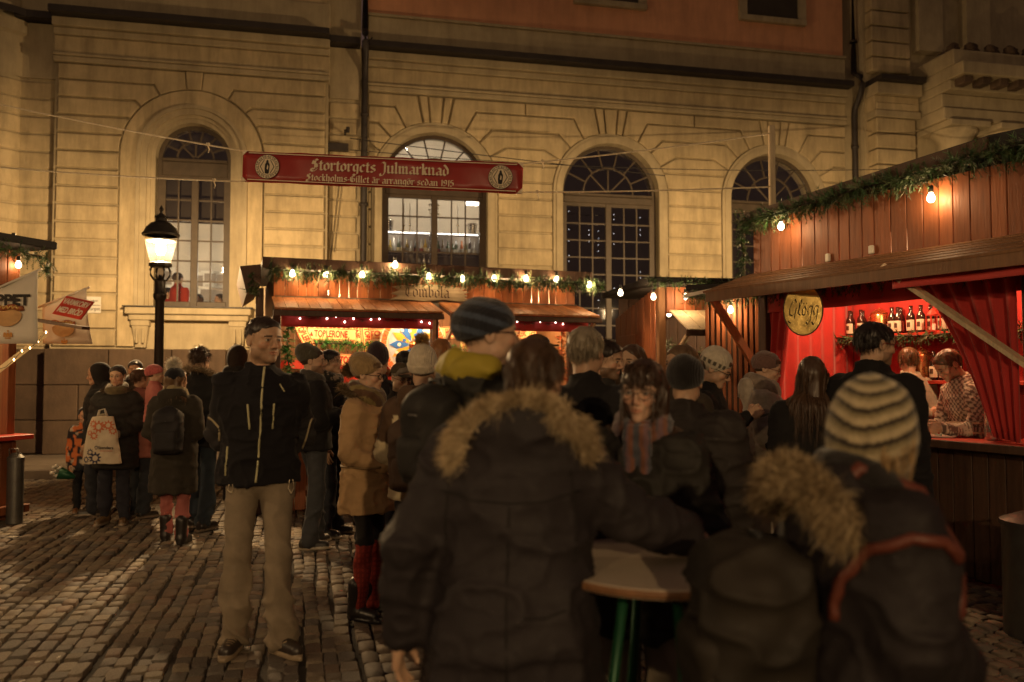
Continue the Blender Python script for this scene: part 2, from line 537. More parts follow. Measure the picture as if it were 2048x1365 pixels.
def end_pts(side, uc, zs, Rr, zj, th):
    """where a joint at height zj meets an arch ring; returns the polyline from the pier towards the arch"""
    if zj <= zs: return [(uc+side*Rr, zj)], 0.0
    if th is None:
        a = math.degrees(math.asin(min(.999, (zj-zs)/Rr)))
        return [(uc+side*Rr*math.cos(R(a)), zj)], a
    return [(uc+side*(zj-zs)/math.tan(R(th)), zj), (uc+side*Rr*math.cos(R(th)), zs+Rr*math.sin(R(th)))], th

def course(zl, zh, left, right, y0, y1, knees, mat=None, name='course_stone'):
    """one course of a pier; left/right are ('x', u) or ('arch', uc, zs, R)"""
    def bound(e, side, z):
        if e[0] == 'x': return [(e[1], z)], None
        th = None
        for kz, ka in knees:
            if abs(kz-z) < .02: th = ka
        return end_pts(side, e[1], e[2], e[3], z, th)
    bl, al = bound(left, 1, zl); tl, atl = bound(left, 1, zh)
    br, ar = bound(right, -1, zl); tr, atr = bound(right, -1, zh)
    poly = list(bl[::-1])
    poly += br
    if right[0] == 'arch' and zh > right[2]:
        poly += [(right[1]-right[3]*math.cos(R(a)), right[2]+right[3]*math.sin(R(a))) for a in np.linspace(max(ar,0), atr, 5)[1:-1]]
    poly += tr[::-1]
    poly += tl
    if left[0] == 'arch' and zh > left[2]:
        poly += [(left[1]+left[3]*math.cos(R(a)), left[2]+left[3]*math.sin(R(a))) for a in np.linspace(atl, max(al,0), 5)[1:-1]]
    MB().prism(poly, y0, y1, inset=JS*.32, chamfer=.014).build(name, mat or MT['stone'], bld)

# --- middle part
WIN = [(-1.50, 1.02, 5.10), (2.05, 1.02, 5.10), (5.68, 1.02, 5.10)]
RS = 1.21
ZJ = [4.244+.333*k for k in range(-10, 8)]
KN = [(ZJ[-1], 62), (ZJ[-2], 46), (ZJ[-3], 30)]
wall_with_openings(-3.6, 7.6, .1, 7.7, .062, [(c, r, s, 1.0) for c, r, s in WIN], MT['stone_trim'])
for c, r, s in WIN:
    surround(c, r, RS-.06, s, .9, -.02, .2)
    surround(c, r+.10, RS, s, .9, .0, .2, name='surround_moulding')
piers = [(('x', -2.80), ('arch', WIN[0][0], 5.10, RS)), (('arch', WIN[0][0], 5.10, RS), ('arch', WIN[1][0], 5.10, RS)),
         (('arch', WIN[1][0], 5.10, RS), ('arch', WIN[2][0], 5.10, RS)), (('arch', WIN[2][0], 5.10, RS), ('x', 7.38))]
for L_, R_ in piers:
    for k in range(len(ZJ)-1):
        if ZJ[k] > 1.2: course(ZJ[k], ZJ[k+1], L_, R_, 0.0, .075, KN)
# stones over the arches, with key wedges
for i, (c, r, s) in enumerate(WIN):
    for a0, a1, yy in ((79, 84.5, -.012), (85.3, 94.7, .0), (95.5, 101, -.012)):
        t0, t1 = math.tan(R(90-a0)), math.tan(R(90-a1))
        MB().prism([(c+RS*math.cos(R(a1)), s+RS*math.sin(R(a1))), (c+RS*math.cos(R(a0)), s+RS*math.sin(R(a0))), (c+t0*1.72, s+1.72), (c+t1*1.72, s+1.72)], yy, .06, inset=.008, chamfer=.012).build('key_stone', MT['stone'], bld)
lim = [-2.80, .275, 3.865, 7.38]
for i, (c, r, s) in enumerate(WIN):
    for sg, e in ((-1, lim[i]), (1, lim[i+1])):
        zt = s+1.72; th = 62
        pts = [(c+sg*(ZJ[-1]-s)/math.tan(R(th)), ZJ[-1])]
        pts += [(c+sg*RS*math.cos(R(a)), s+RS*math.sin(R(a))) for a in (62, 68, 73, 78.2)]
        pts += [(c+sg*math.tan(R(90-78.2))*1.72, zt), (e, zt), (e, ZJ[-1])]
        MB().prism(pts, 0.0, .06, inset=.012, chamfer=.012).build('spandrel_stone', MT['stone'], bld)

def entablature(u0, u1, y, mat=MT['stone_trim']):
    for nm, za, zb, pr, mt in (('architrave', 6.835, 6.93, .05, mat), ('architrave_bead', 6.935, 6.985, .075, mat), ('frieze', 6.99, 7.30, .0, MT['stone']),
                               ('cornice_bed', 7.305, 7.42, .06, mat), ('cornice', 7.425, 7.575, .14, mat), ('cornice_cap', 7.58, 7.70, .34, MT['flashing']),
                               ('parapet_band', 7.71, 8.28, .02, mat)):
        MB().box(u0, u1, y-pr, y+.3, za, zb, .012).build(nm, mt, bld)
entablature(-2.80, 7.38, 0)
MB().box(-2.80, 7.38, -.06, .3, 8.285, 8.33).build('parapet_bead', MT['stone_trim'], bld)
# orange upper storey
MB().box(-2.80, 7.38, .06, .5, 8.335, 12.0).build('upper_wall', MT['plaster'], bld)
for c in (-1.5, 2.05, 5.68):
    f = MB().box(c-.78, c+.78, -.05, .059, 8.93, 9.05, .01).box(c-.78, c-.60, -.02, .058, 9.055, 11.5).box(c+.60, c+.78, -.02, .058, 9.055, 11.5).build('upper_window', MT['stone_trim'], bld)
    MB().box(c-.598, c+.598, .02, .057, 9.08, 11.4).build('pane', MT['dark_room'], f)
# --- left pavilion
PY = -.35
W1 = (-5.84, .63, 5.30, 2.62)
wall_with_openings(-8.10, -3.52, .1, 12.0, PY+.062, [W1], MT['stone_trim'], depth=.55)
ZP = [6.55-.308*k for k in range(0, 16)][::-1]
KP = [(ZP[-1], 62), (ZP[-2], 44), (ZP[-3], 30)]
RP = 1.20
for e0, e1 in ((('x', -8.06), ('arch', -5.84, 5.30, RP)), (('arch', -5.84, 5.30, RP), ('x', -3.56))):
    for k in range(len(ZP)-1):
        course(ZP[k], ZP[k+1], e0, e1, PY, PY+.075, KP)
for sg, e in ((-1, -8.06), (1, -3.56)):
    c, s, zt = -5.84, 5.30, 6.83
    pts = [(c+sg*(ZP[-1]-s)/math.tan(R(62)), ZP[-1])]+[(c+sg*RP*math.cos(R(a)), s+RP*math.sin(R(a))) for a in (62, 70, 78, 84.5)]
    pts += [(c+sg*math.tan(R(5.5))*(zt-s), zt), (e, zt), (e, ZP[-1])]
    MB().prism(pts, PY, PY+.06, inset=.012, chamfer=.012).build('spandrel_stone', MT['stone'], bld)
MB().prism([(-5.84-.125, 5.30+RP), (-5.84+.125, 5.30+RP), (-5.84+.15, 6.83), (-5.84-.15, 6.83)], PY-.012, PY+.06, inset=.006, chamfer=.012).build('key_stone', MT['stone'], bld)
surround(-5.84, .92, RP-.015, 5.30, 1.95, PY-.01, PY+.2, MT['stone'])
for r0, r1, yy in ((.86, .925, -.05), (.76, .862, -.015), (.70, .762, .03), (.63, .702, .09)):
    surround(-5.84, r0, r1, 5.30, 2.62, PY+yy, PY+.3, name='surround_moulding')
MB().box(-5.84-1.03, -5.84+1.03, PY-.20, PY+.2, 2.50, 2.615, .012).build('window_sill', MT['stone_trim'], bld)
MB().box(-5.84-1.06, -5.84+1.06, PY-.23, PY+.18, 2.619, 2.64).build('sill_flashing', MT['flashing'], bld)
MB().box(-5.84-.98, -5.84+.98, PY-.13, PY+.2, 2.40, 2.497, .01).build('sill_bed', MT['stone_trim'], bld)
for sg in (-1, 1):
    u = -5.84+sg*.80
    cb = MB().box(u-.15, u+.15, PY-.12, PY+.05, 2.30, 2.395, .008)
    cb.add([(u-.13,PY-.10,2.298),(u+.13,PY-.10,2.298),(u+.13,PY+.05,2.298),(u-.13,PY+.05,2.298),(u-.085,PY-.03,1.93),(u+.085,PY-.03,1.93),(u+.085,PY+.05,1.93),(u-.085,PY+.05,1.93)],
           [(0,1,5,4),(1,2,6,5),(3,0,4,7),(4,5,6,7)])
    con = cb.build('console', MT['stone_trim'], bld)
    for q in (-.05, .05):
        MB().box(u+q-.018, u+q+.018, PY-.118, PY-.05, 2.0, 2.26, .008).build('flute', MT['stone_trim'], con)
entablature(-8.12, -3.50, PY)
MB().box(-8.06, -3.56, PY+.02, PY+.3, 8.29, 12.0).build('upper_wall', MT['stone'], bld)
# plinth of the pavilion: large stones
x = -8.2; zrow = [(.12, .68), (.69, 1.28), (1.29, 1.90)]
for k, (za, zb) in enumerate(zrow):
    x = -8.14-(.35 if k == 1 else 0)
    while x < -3.5:
        L = _r.uniform(.85, 1.25); a, b = max(x, -8.14), min(x+L, -3.48)
        if b-a > .08: MB().box(a, b-.014, PY-.07, PY+.04, za, zb, .012).build('plinth_stone', MT['stone_base'], bld)
        x += L
# strips either side of the pavilion (quoined returns)
for (ua, ub, yy) in ((-3.50, -2.95, -.13), (-8.75, -8.14, -.10)):
    MB().box(ua-.02, ub+.02, yy+.03, .4, .1, 12.0).build('wall', MT['stone_trim'], bld)
    for k in range(len(ZP)-1):
        o_ = .05 if k % 2 else 0.0
        MB().box(ua, ub-o_, yy-.0, yy+.05, ZP[k]+.015, ZP[k+1]-.015, .014).build('quoin_stone', MT['stone'], bld)
    for za, zb in zrow: MB().box(ua, ub, yy-.05, yy+.06, za, zb, .012).build('plinth_stone', MT['stone_base'], bld)
    MB().box(ua, ub, yy-.02, .4, 6.60, 7.56).build('entablature', MT['stone_trim'], bld)
    MB().box(ua, ub, yy-.25, .4, 7.58, 7.70).build('cornice_cap', MT['flashing'], bld)
# rounded corner at the left end
for k in range(len(ZP)-1):
    MB().lathe([(.0, ZP[k]+.015), (.44, ZP[k]+.015), (.455, ZP[k]+.03), (.455, ZP[k+1]-.03), (.44, ZP[k+1]-.015), (0, ZP[k+1]-.015)], 24, (-9.10, .12, 0)).build('corner_stone', MT['stone'], bld, smooth=True, sharp=R(40))
MB().lathe([(.42, 1.9), (.42, 12)], 24, (-9.10, .12, 0)).build('corner_core', MT['stone_trim'], bld, smooth=True)
for za, zb in zrow: MB().lathe([(0, za), (.5, za), (.5, zb-.01), (0, zb-.01)], 24, (-9.10, .12, 0)).build('plinth_stone', MT['stone_base'], bld, smooth=True, sharp=R(40))
MB().lathe([(.48, 6.6), (.48, 7.3), (.55, 7.35), (.55, 7.56), (0, 7.57)], 24, (-9.10, .12, 0)).build('entablature', MT['stone_trim'], bld, smooth=True, sharp=R(40))
MB().lathe([(.72, 7.575), (.72, 7.70), (0, 7.70)], 24, (-9.10, .12, 0)).build('cornice_cap', MT['flashing'], bld, smooth=True, sharp=R(40))
MB().box(-16, -9.10, .6, 1.0, .1, 12).build('side_wall', MT['stone'], bld)
# main plinth (mostly behind the stalls)
MB().box(-2.82, 7.38, -.06, .2, .12, 1.18, .02).build('plinth', MT['stone_base'], bld)
# --- right pavilion with the portal
MB().box(7.62, 14.0, -.30, .6, .1, 12.0).build('wall', MT['stone_trim'], bld)
ZR = [4.2-.333+.333*k for k in range(-8, 24)]
for k in range(len(ZR)-1):
    if ZR[k] < 6.9 or ZR[k] > 7.6:
        MB().box(7.68, 8.62, -.62 if ZR[k] < 6.9 else -.5, -.28, ZR[k]+.015, ZR[k+1]-.015, .02).build('course_stone', MT['stone'], bld)
for nm, za, zb, pr, mt in (('architrave', 6.86, 7.0, .66, MT['stone_trim']), ('frieze', 7.005, 7.32, .60, MT['stone']), ('cornice', 7.325, 7.57, .72, MT['stone_trim']), ('cornice_cap', 7.575, 7.69, .85, MT['flashing'])):
    MB().box(7.64, 8.72, -pr, -.2, za, zb, .01).build(nm, mt, bld)
for cu in (9.35, 10.55):
    MB().lathe([(.42,.12),(.42,.5),(.36,.55),(.34,1.0),(.36,3.0),(.31,5.9),(.36,5.95),(.36,6.02),(.31,6.05),(.31,6.3),(.38,6.42),(.45,6.5),(.45,6.55)], 28, (cu, -.85, 0)).build('column', MT['stone_trim'], bld, smooth=True, sharp=R(40))
    MB().box(cu-.48, cu+.48, -1.33, -.3, 6.555, 6.68, .012).build('abacus', MT['stone_trim'], bld)
for nm, za, zb, pr in (('portal_architrave', 6.685, 6.95, 1.22), ('portal_frieze', 6.955, 7.25, 1.16), ('portal_cornice', 7.255, 7.45, 1.4), ('portal_corona', 7.455, 7.72, 1.75)):
    MB().box(8.80, 12.4, -pr, -.25, za, zb, .02).build(nm, MT['stone_trim'], bld)
for i in range(9):
    MB().box(8.9+i*.42, 9.1+i*.42, -1.68, -1.395, 7.30, 7.45, .01).build('modillion', MT['stone_base'], bld)
MB().box(8.8, 12.4, -1.5, -.25, 7.725, 8.05, .02).build('portal_blocking', MT['stone_trim'], bld)
for i in range(16):   # carved ornament over the portal
    s_ = _r.uniform(.6, 1.15); MB().lathe([(.0,0),(.13*s_,.01),(.17*s_,.07*s_),(.12*s_,.15*s_),(.14*s_,.19*s_),(.05*s_,.26*s_),(0,.27*s_)], 9, (8.95+i*.16, -1.28+.14*math.sin(i*2.1), 8.05+(.09 if i % 3 == 1 else 0))).build('carved_ornament', MT['stone_base'], bld, smooth=True)
for u in (9.1, 10.3):
    MB().box(u-.3, u+.3, -.55, -.28, 8.4, 12).build('upper_pilaster', MT['stone_trim'], bld)

# --- windows
def window(uc, r, zs, zb, y, cols, rows, z_top, panel_top, mat, fan=True):
    """frame mesh with glazing bars; every pane is a piece of its own"""
    fw, bw = .075, .026
    m = MB()
    outline_o = [(uc-r, zb)]+arc(uc, zs, r, 180, 0, 24)+[(uc+r, zb)]
    ri = r-fw
    outline_i = [(uc-ri, zb)]+arc(uc, zs, ri, 180, 0, 24)+[(uc+ri, zb)]
    for i in range(len(outline_o)-1):
        a, b, c, d = outline_o[i], outline_o[i+1], outline_i[i+1], outline_i[i]
        m.quad((d[0],y-.03,d[1]),(c[0],y-.03,c[1]),(b[0],y-.03,b[1]),(a[0],y-.03,a[1]))
        m.quad((d[0],y-.03,d[1]),(d[0],y+.04,d[1]),(c[0],y+.04,c[1]),(c[0],y-.03,c[1]))
    m.box(uc-ri, uc+ri, y-.045, y+.05, z_top, zs-.03, .012)                  # transom
    m.box(uc-ri, uc+ri, y-.06, y+.05, zs-.027, zs+.03, .01)
    m.box(uc-.06, uc+.06, y-.04, y+.05, zb, z_top-.002, .01)                  # meeting stile
    m.box(uc-ri, uc+ri, y-.025, y+.04, zb, panel_top, .01)
    for sg in (-1, 1):                                                       # leaf stiles
        a, b = sorted((uc+sg*ri, uc+sg*(ri-.06)))
        m.box(a, b, y-.028, y+.035, panel_top+.002, z_top-.002)
        a, b = sorted((uc+sg*.062, uc+sg*(ri-.062)))
        m.box(a, b, y-.026, y+.03, z_top-.07, z_top-.003)
    zt = z_top-.072
    leaves = []
    for sg in (-1, 1):
        a, b = sorted((uc+sg*.062, uc+sg*(ri-.062))); leaves.append((a, b))
        for i in range(1, cols):
            xx = a+(b-a)*i/cols; m.box(xx-bw/2, xx+bw/2, y-.018, y+.018, panel_top+.002, zt)
        for k in range(1, rows):
            zz = panel_top+(zt-panel_top)*k/rows
            m.box(a, b, y-.0165, y+.0165, zz-bw/2, zz+bw/2)
    zf = zs+.032; rm = ri*.56
    if fan:
        for i in range(18):
            a0, a1 = 180*i/18, 180*(i+1)/18
            for (p, q) in ((arc(uc, zf, rm-.016, a0, a1, 1), arc(uc, zf, rm+.016, a0, a1, 1)),):
                m.add([(p[0][0],y-.018,p[0][1]),(p[1][0],y-.018,p[1][1]),(q[1][0],y-.018,q[1][1]),(q[0][0],y-.018,q[0][1]),
                       (p[0][0],y+.018,p[0][1]),(p[1][0],y+.018,p[1][1]),(q[1][0],y+.018,q[1][1]),(q[0][0],y+.018,q[0][1])],
                      [(0,1,2,3),(7,6,5,4),(0,4,5,1),(2,6,7,3)])
        for i in range(1, 7):
            t = R(180*i/7)
            m.beam((uc+(rm+.01)*math.cos(t), y, zf+(rm+.01)*math.sin(t)), (uc+(ri+.01)*math.cos(t), y, zf+(ri-.02)*math.sin(t)), .03, bw, (0,1,0))
        for i in range(1, 4):
            t = R(180*i/4)
            m.beam((uc+.04*math.cos(t), y, zf+.04*math.sin(t)), (uc+(rm-.01)*math.cos(t), y, zf+(rm-.01)*math.sin(t)), .03, bw, (0,1,0))
    w = m.build('window', mat, bld)
    for a, b in leaves:
        for i in range(cols):
            for k in range(rows):
                x0, x1 = a+(b-a)*i/cols, a+(b-a)*(i+1)/cols
                z0_, z1_ = panel_top+(zt-panel_top)*k/rows, panel_top+(zt-panel_top)*(k+1)/rows
                MB().box(x0+.004, x1-.004, y-.003, y+.003, z0_+.004, z1_-.004).build('pane', MT['glass'], w)
    if fan:
        for i in range(7):
            p = arc(uc, zf, rm+.005, 180*i/7+.4, 180*(i+1)/7-.4, 3); q = arc(uc, zf, ri, 180*i/7+.4, 180*(i+1)/7-.4, 3)
            MB().prism(p+q[::-1], y-.003, y+.003).build('pane', MT['glass'], w)
        for i in range(4):
            p = [(uc, zf)]+arc(uc, zf, rm-.005, 45*i+.5, 45*(i+1)-.5, 4)
            MB().prism(p, y-.003, y+.003).build('pane', MT['glass'], w)
    return w
WY = .22
for i, (c, r, s) in enumerate(WIN):
    window(c, r, s, 1.0, WY, 3, 8, 4.93, 2.10, MT['frame_dark'] if i == 0 else MT['frame_brown'])
window(-5.84, .63, 5.30, 2.66, PY+.28, 2, 6, 5.02, 2.76, MT['frame_brown'])

# --- rooms behind the windows
def room(u0, u1, y0, y1, z0, z1, mat, name='room', ceil=None):
    m = MB()
    m.quad((u0,y1,z0),(u1,y1,z0),(u1,y1,z1),(u0,y1,z1)); m.quad((u0,y0,z0),(u0,y1,z0),(u0,y1,z1),(u0,y0,z1))
    m.quad((u1,y0,z0),(u1,y1,z0),(u1,y1,z1),(u1,y0,z1)); m.quad((u0,y0,z0),(u1,y0,z0),(u1,y1,z0),(u0,y1,z0))
    m.quad((u0,y0,z1),(u1,y0,z1),(u1,y1,z1),(u0,y1,z1))
    m.quad((u0,y0,z0),(u0,y0,z1),(u0+.02,y0,z1),(u0+.02,y0,z0))
    return m.build(name, mat, bld)
room(-3.3, .25, .62, 3.6, 1.6, 6.9, MT['room_wall'])
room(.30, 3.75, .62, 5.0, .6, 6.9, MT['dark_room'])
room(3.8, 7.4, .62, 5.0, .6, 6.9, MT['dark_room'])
room(-8.0, -3.4, .30, 3.9, 2.0, 5.4, MT['room_wall'])
MB().box(-7.2, -4.5, .34, .38, 4.25, 6.0).build('window_blind', MT['dark_room'], bld)
# ------------------------------------------------------------------ lettering
NIB = R(40)
def _m(x, top=1.0):
    return [[(x-.10,top),(x+.02,top-.15)],[(x,top-.08),(x,.12)],[(x-.05,.15),(x+.13,0)]]
BL = {
 'n': (_m(.15)+[[(.2,.82),(.42,1),(.6,.84)]]+_m(.6,.92)[1:], .86), 'm': (_m(.15)+[[(.2,.82),(.38,1),(.53,.84)]]+_m(.53,.92)[1:]+[[(.58,.82),(.76,1),(.91,.84)]]+_m(.91,.92)[1:], 1.18),
 'u': (_m(.15)+[[(.2,.03),(.4,.05),(.58,.2)]]+_m(.6), .86), 'r': (_m(.15)+[[(.22,.82),(.4,1),(.52,.84)]], .62),
 't': ([[(.2,1.3),(.2,.14)],[(.15,.15),(.38,0)],[(.0,.95),(.42,.95)]], .5), 'o': ([[(.34,1),(.12,.8),(.12,.2),(.34,0)],[(.34,1),(.58,.78),(.58,.2),(.34,0)]], .76),
 'a': ([[(.12,.82),(.3,1),(.55,.84)],[(.55,.84),(.55,.14),(.7,0)],[(.55,.58),(.14,.4),(.12,.18),(.28,0),(.5,.16)]], .78),
 'e': ([[(.56,.14),(.34,0),(.12,.2),(.12,.8),(.34,1),(.54,.78),(.16,.46)]], .68), 's': ([[(.54,.86),(.3,1),(.12,.8),(.2,.6),(.5,.42),(.54,.2),(.3,0),(.08,.14)]], .68),
 'g': ([[(.52,.9),(.3,1),(.12,.8),(.12,.24),(.3,.04),(.52,.2)],[(.55,1),(.55,-.3),(.3,-.5),(.08,-.36)]], .76), 'l': (_m(.15,1.5), .42), 'i': (_m(.15)+[[(.08,1.28),(.22,1.2)]], .42),
 'k': (_m(.15,1.5)+[[(.2,.55),(.42,1),(.55,.86),(.3,.55)],[(.3,.55),(.42,.12),(.6,0)]], .7), 'd': ([[(.34,1),(.12,.8),(.12,.2),(.34,0)],[(.12,1.45),(.3,1.3),(.58,.8),(.58,.2),(.34,0)]], .76),
 'h': (_m(.15,1.5)+[[(.2,.82),(.42,1),(.58,.84),(.58,.0),(.4,-.4)]], .8), 'c': ([[(.54,.88),(.34,1),(.12,.8),(.12,.2),(.34,0),(.54,.14)]], .64),
 'b': (_m(.15,1.5)[:2]+[[(.15,.15),(.34,0),(.58,.2),(.58,.78),(.4,1),(.2,.84)]], .76),
 '-': ([[(.05,.5),(.35,.5)]], .42), ' ': ([], .42),
 'S': ([[(.75,1.35),(.5,1.5),(.22,1.3),(.25,1.0),(.62,.75),(.68,.4),(.4,.12)],[(.4,.12),(.05,.2),(.0,-.05),(.2,-.2),(.5,-.1),(.68,.2)],[(.45,1.3),(.45,.3)],[(.1,1.0),(.3,.85)]], .88),
 'J': ([[(.12,1.3),(.3,1.5),(.52,1.32),(.7,1.45)],[(.55,1.3),(.55,.1),(.35,-.35),(.1,-.4),(.02,-.15),(.15,-.02)],[(.3,.75),(.45,.9)]], .78),
 'G': ([[(.8,1.35),(.5,1.5),(.15,1.1),(.15,.4),(.5,0),(.85,.2)],[(.5,1.45),(.4,1.1),(.4,.4),(.55,.1)],[(.85,.2),(.85,.75),(.6,.85)],[(.6,1.0),(.85,1.25)]], 1.06),
 'T': ([[(.1,1.15),(.3,1.45),(.8,1.4)],[(.75,1.4),(.3,1.2),(.15,.8),(.15,.3),(.45,0),(.8,.2)],[(.48,1.2),(.48,.25)]], .95),
 '1': ([[(.1,1.2),(.26,1.4),(.26,.0)]], .46), '9': ([[(.34,1.4),(.12,1.2),(.12,.85),(.34,.65),(.55,.85)],[(.34,1.4),(.58,1.2),(.58,.4),(.3,0),(.1,.15)]], .74),
 '5': ([[(.58,1.38),(.18,1.35),(.16,.8),(.4,.9),(.6,.65),(.58,.25),(.3,0),(.08,.16)]], .74)}
BL['ä'] = (BL['a'][0]+[[(.2,1.3),(.3,1.22)],[(.45,1.3),(.55,1.22)]], .78); BL['ö'] = (BL['o'][0]+[[(.16,1.3),(.26,1.22)],[(.44,1.3),(.54,1.22)]], .76)

def pen_text(txt, x0, z0, size, y, nib=.27, angle=NIB, squeeze=1.0, slant=0.0, thick=.002, tracking=0.0):
    """broad-nib lettering as flat strokes in the plane y; returns an MB and the width"""
    m = MB(); x = x0; q = 0
    nx, nz = nib/2*math.cos(angle)*size*squeeze, nib/2*math.sin(angle)*size
    for ch in txt:
        st, adv = BL[ch]
        for s in st:
            for (a, b) in zip(s, s[1:]):
                ax, az = x+(a[0]+slant*a[1])*size*squeeze, z0+a[1]*size; bx, bz = x+(b[0]+slant*b[1])*size*squeeze, z0+b[1]*size
                q += 1; yy = y-(q % 7)*.00012
                e = .022*size
                d = Vector((bx-ax, bz-az)); d.normalize() if d.length else None
                px_, pz_ = -d.y*e, d.x*e
                if (bx-ax)*nz-(bz-az)*nx < 0: sgn = -1
                else: sgn = 1
                m.add([(ax-nx*sgn,yy,az-nz*sgn),(bx-nx*sgn,yy,bz-nz*sgn),(bx+nx*sgn,yy,bz+nz*sgn),(ax+nx*sgn,yy,az+nz*sgn)], [(0,1,2,3)])
        x += (adv+tracking)*size*squeeze
    return m, x-x0

def font_text(txt, size, name, mat, parent, mtx, bold=0.0, xscale=1.0, extrude=.0008):
    c = bpy.data.curves.new('lettering', 'FONT'); c.body = txt; c.size = size; c.offset = bold; c.extrude = extrude; c.align_x = 'CENTER'; c.align_y = 'CENTER'
    o = bpy.data.objects.new('tmp', c); COL.objects.link(o)
    dg = bpy.context.evaluated_depsgraph_get(); me = bpy.data.meshes.new_from_object(o.evaluated_get(dg))
    bpy.data.objects.remove(o)
    me.transform(mtx @ Matrix.Rotation(R(90), 4, 'X') @ Matrix.Diagonal((xscale, 1, 1, 1)))
    me.materials.clear(); me.materials.append(mat)
    ob = bpy.data.objects.new(name, me); link(ob, parent)
    return ob

# ------------------------------------------------------------------ garlands and bulbs
def garland(name, path, radius, label, density=70, group=None, seed=1, droop=.5, tint=(1,1,1), stuff=False):
    r = random.Random(seed); m = MB()
    pts = [Vector(p) for p in path]; seg = [(b-a).length for a, b in zip(pts, pts[1:])]; tot = sum(seg)
    def pos(t):
        for i, L in enumerate(seg):
            if t <= L or i == len(seg)-1: return pts[i].lerp(pts[i+1], min(1, t/L)), (pts[i+1]-pts[i]).normalized()
            t -= L
    m.cur = (.03,.022,.014); m.tube([p+Vector((0,0,0)) for p in pts], .006, 5)
    greens = [(.035,.075,.025),(.055,.105,.035),(.075,.13,.05),(.10,.155,.07),(.03,.06,.022),(.15,.18,.10)]
    for k in range(int(tot*density)):
        p, d = pos(r.uniform(0, tot))
        a = Vector((r.gauss(0,1), r.gauss(0,1), r.gauss(-droop,1))); a -= d*a.dot(d)*.5
        if a.length < 1e-3: continue
        a.normalize(); L = radius*r.uniform(.6, 1.35)
        col = r.choice(greens); col = tuple(c*t*r.uniform(.8,1.25) for c, t in zip(col, tint))
        bend = Vector((r.uniform(-.3,.3), r.uniform(-.3,.3), -.25))
        n = 7
        for i in range(n):
            t = (i+.6)/n
            q = p+a*L*t+bend*L*t*t*.6
            for sg in (-1, 1, 0):
                s = Vector((r.gauss(0,1), r.gauss(0,1), r.gauss(0,1))); s -= a*s.dot(a)
                s.normalize(); tip = q+(s*.75+a*.8).normalized()*radius*.42*r.uniform(.7,1.2)
                w = a.cross(s)*.0026*(1+radius*4)
                m.cur = col; m.add([q-w, q+w, tip], [(0,1,2)])
    o = m.build(name, MT['needles'])
    return tag(o, label, 'garland', group, 'stuff' if stuff else None)

_bulb = {}
def bulb(loc, label, watts=4.0, group='warm bulbs along the stall roofs', light=True, r=.028):
    t = empty('light_bulb', loc, 0, label, 'light bulb', group)
    if 'g' not in _bulb:
        prof = [(0,-.075),(.014,-.073),(.024,-.062),(.028,-.045),(.025,-.028),(.016,-.012),(.013,0)]
        _bulb['g'] = MB().lathe(prof, 14).build('glass', MT['bulb'], t, smooth=True)
        _bulb['s'] = MB().lathe([(0,.05),(.016,.05),(.018,.04),(.018,.0),(.012,-.002)], 12).build('socket', MT['bulb_socket'], t, smooth=True)
    else:
        for k in ('g', 's'): copy_obj(_bulb[k], t)
    if light: point_light('bulb_light', (0,0,-.045), watts, BULB_COL, .03, t)
    return t

# ------------------------------------------------------------------ street lamps
def street_lamp(loc, label, watts):
    t = empty('street_lamp', loc, 0, label, 'street lamp', 'cast iron lantern posts of the square')
    MB().lathe([(.15,0),(.15,.1),(.13,.14),(.12,.5),(.135,.55),(.09,.62),(.062,.75),(.057,2.45),(.07,2.47),(.085,2.50),(.085,2.54),(.068,2.56),(.066,2.70),(.075,2.72),(.03,2.76),(.02,2.80),(0,2.80)], 20).build('post', MT['iron'], t, smooth=True, sharp=R(40))
    for k in range(4):
        a = R(45+90*k); ca, sa = math.cos(a), math.sin(a)
        pth = [(.02*ca,.02*sa,2.72),(.08*ca,.08*sa,2.73),(.125*ca,.125*sa,2.79),(.13*ca,.13*sa,2.86),(.10*ca,.10*sa,2.92)]
        MB().tube(pth, .014, 7).build('scroll_arm', MT['iron'], t, smooth=True)
    MB().lathe([(0,2.90),(.115,2.90),(.145,2.915),(.145,2.955),(.13,2.965),(0,2.965)], 24).build('gallery', MT['iron'], t, smooth=True, sharp=R(40))
    MB().lathe([(.128,2.967),(.15,3.05),(.185,3.2),(.212,3.325)], 24).build('lantern_glass', MT['lantern_glass'], t, smooth=True)
    hood = MB().lathe([(.20,3.322),(.235,3.325),(.24,3.345),(.215,3.37),(.19,3.43),(.13,3.49),(.075,3.52),(.07,3.56),(.085,3.565),(.05,3.60),(.018,3.63),(.018,3.66),(.03,3.68),(.012,3.72),(0,3.74)], 24).build('hood', MT['iron'], t, smooth=True, sharp=R(40))
    for k in range(10):
        a = 2*math.pi*k/10; MB().lathe([(0,0),(.012,.008),(.006,.03),(0,.045)], 6, (.075*math.cos(a), .075*math.sin(a), 3.565)).build('crest', MT['iron'], hood)
    MB().lathe([(0,3.262),(.172,3.257),(.176,3.249),(.18,3.262),(.05,3.29),(0,3.29)], 24).build('light_cutoff_disc', MT['steel'], t, smooth=True)  # disc added above the lamp to cut its light off the upper walls
    MB().lathe([(0,3.0),(.045,3.0),(.045,3.06),(0,3.06)], 12).build('lamp_holder', MT['steel'], t)
    MB().lathe([(0,3.06),(.04,3.07),(.06,3.12),(.06,3.19),(.035,3.25),(0,3.26)], 16).build('lamp', MT['street_bulb'], t, smooth=True)
    point_light('lamp_light', (0,0,3.16), watts, LAMP_COL, .05, t)
    return t
MT['street_bulb'] = lamp_glass('street_bulb', (1.0,.90,.68), 14)
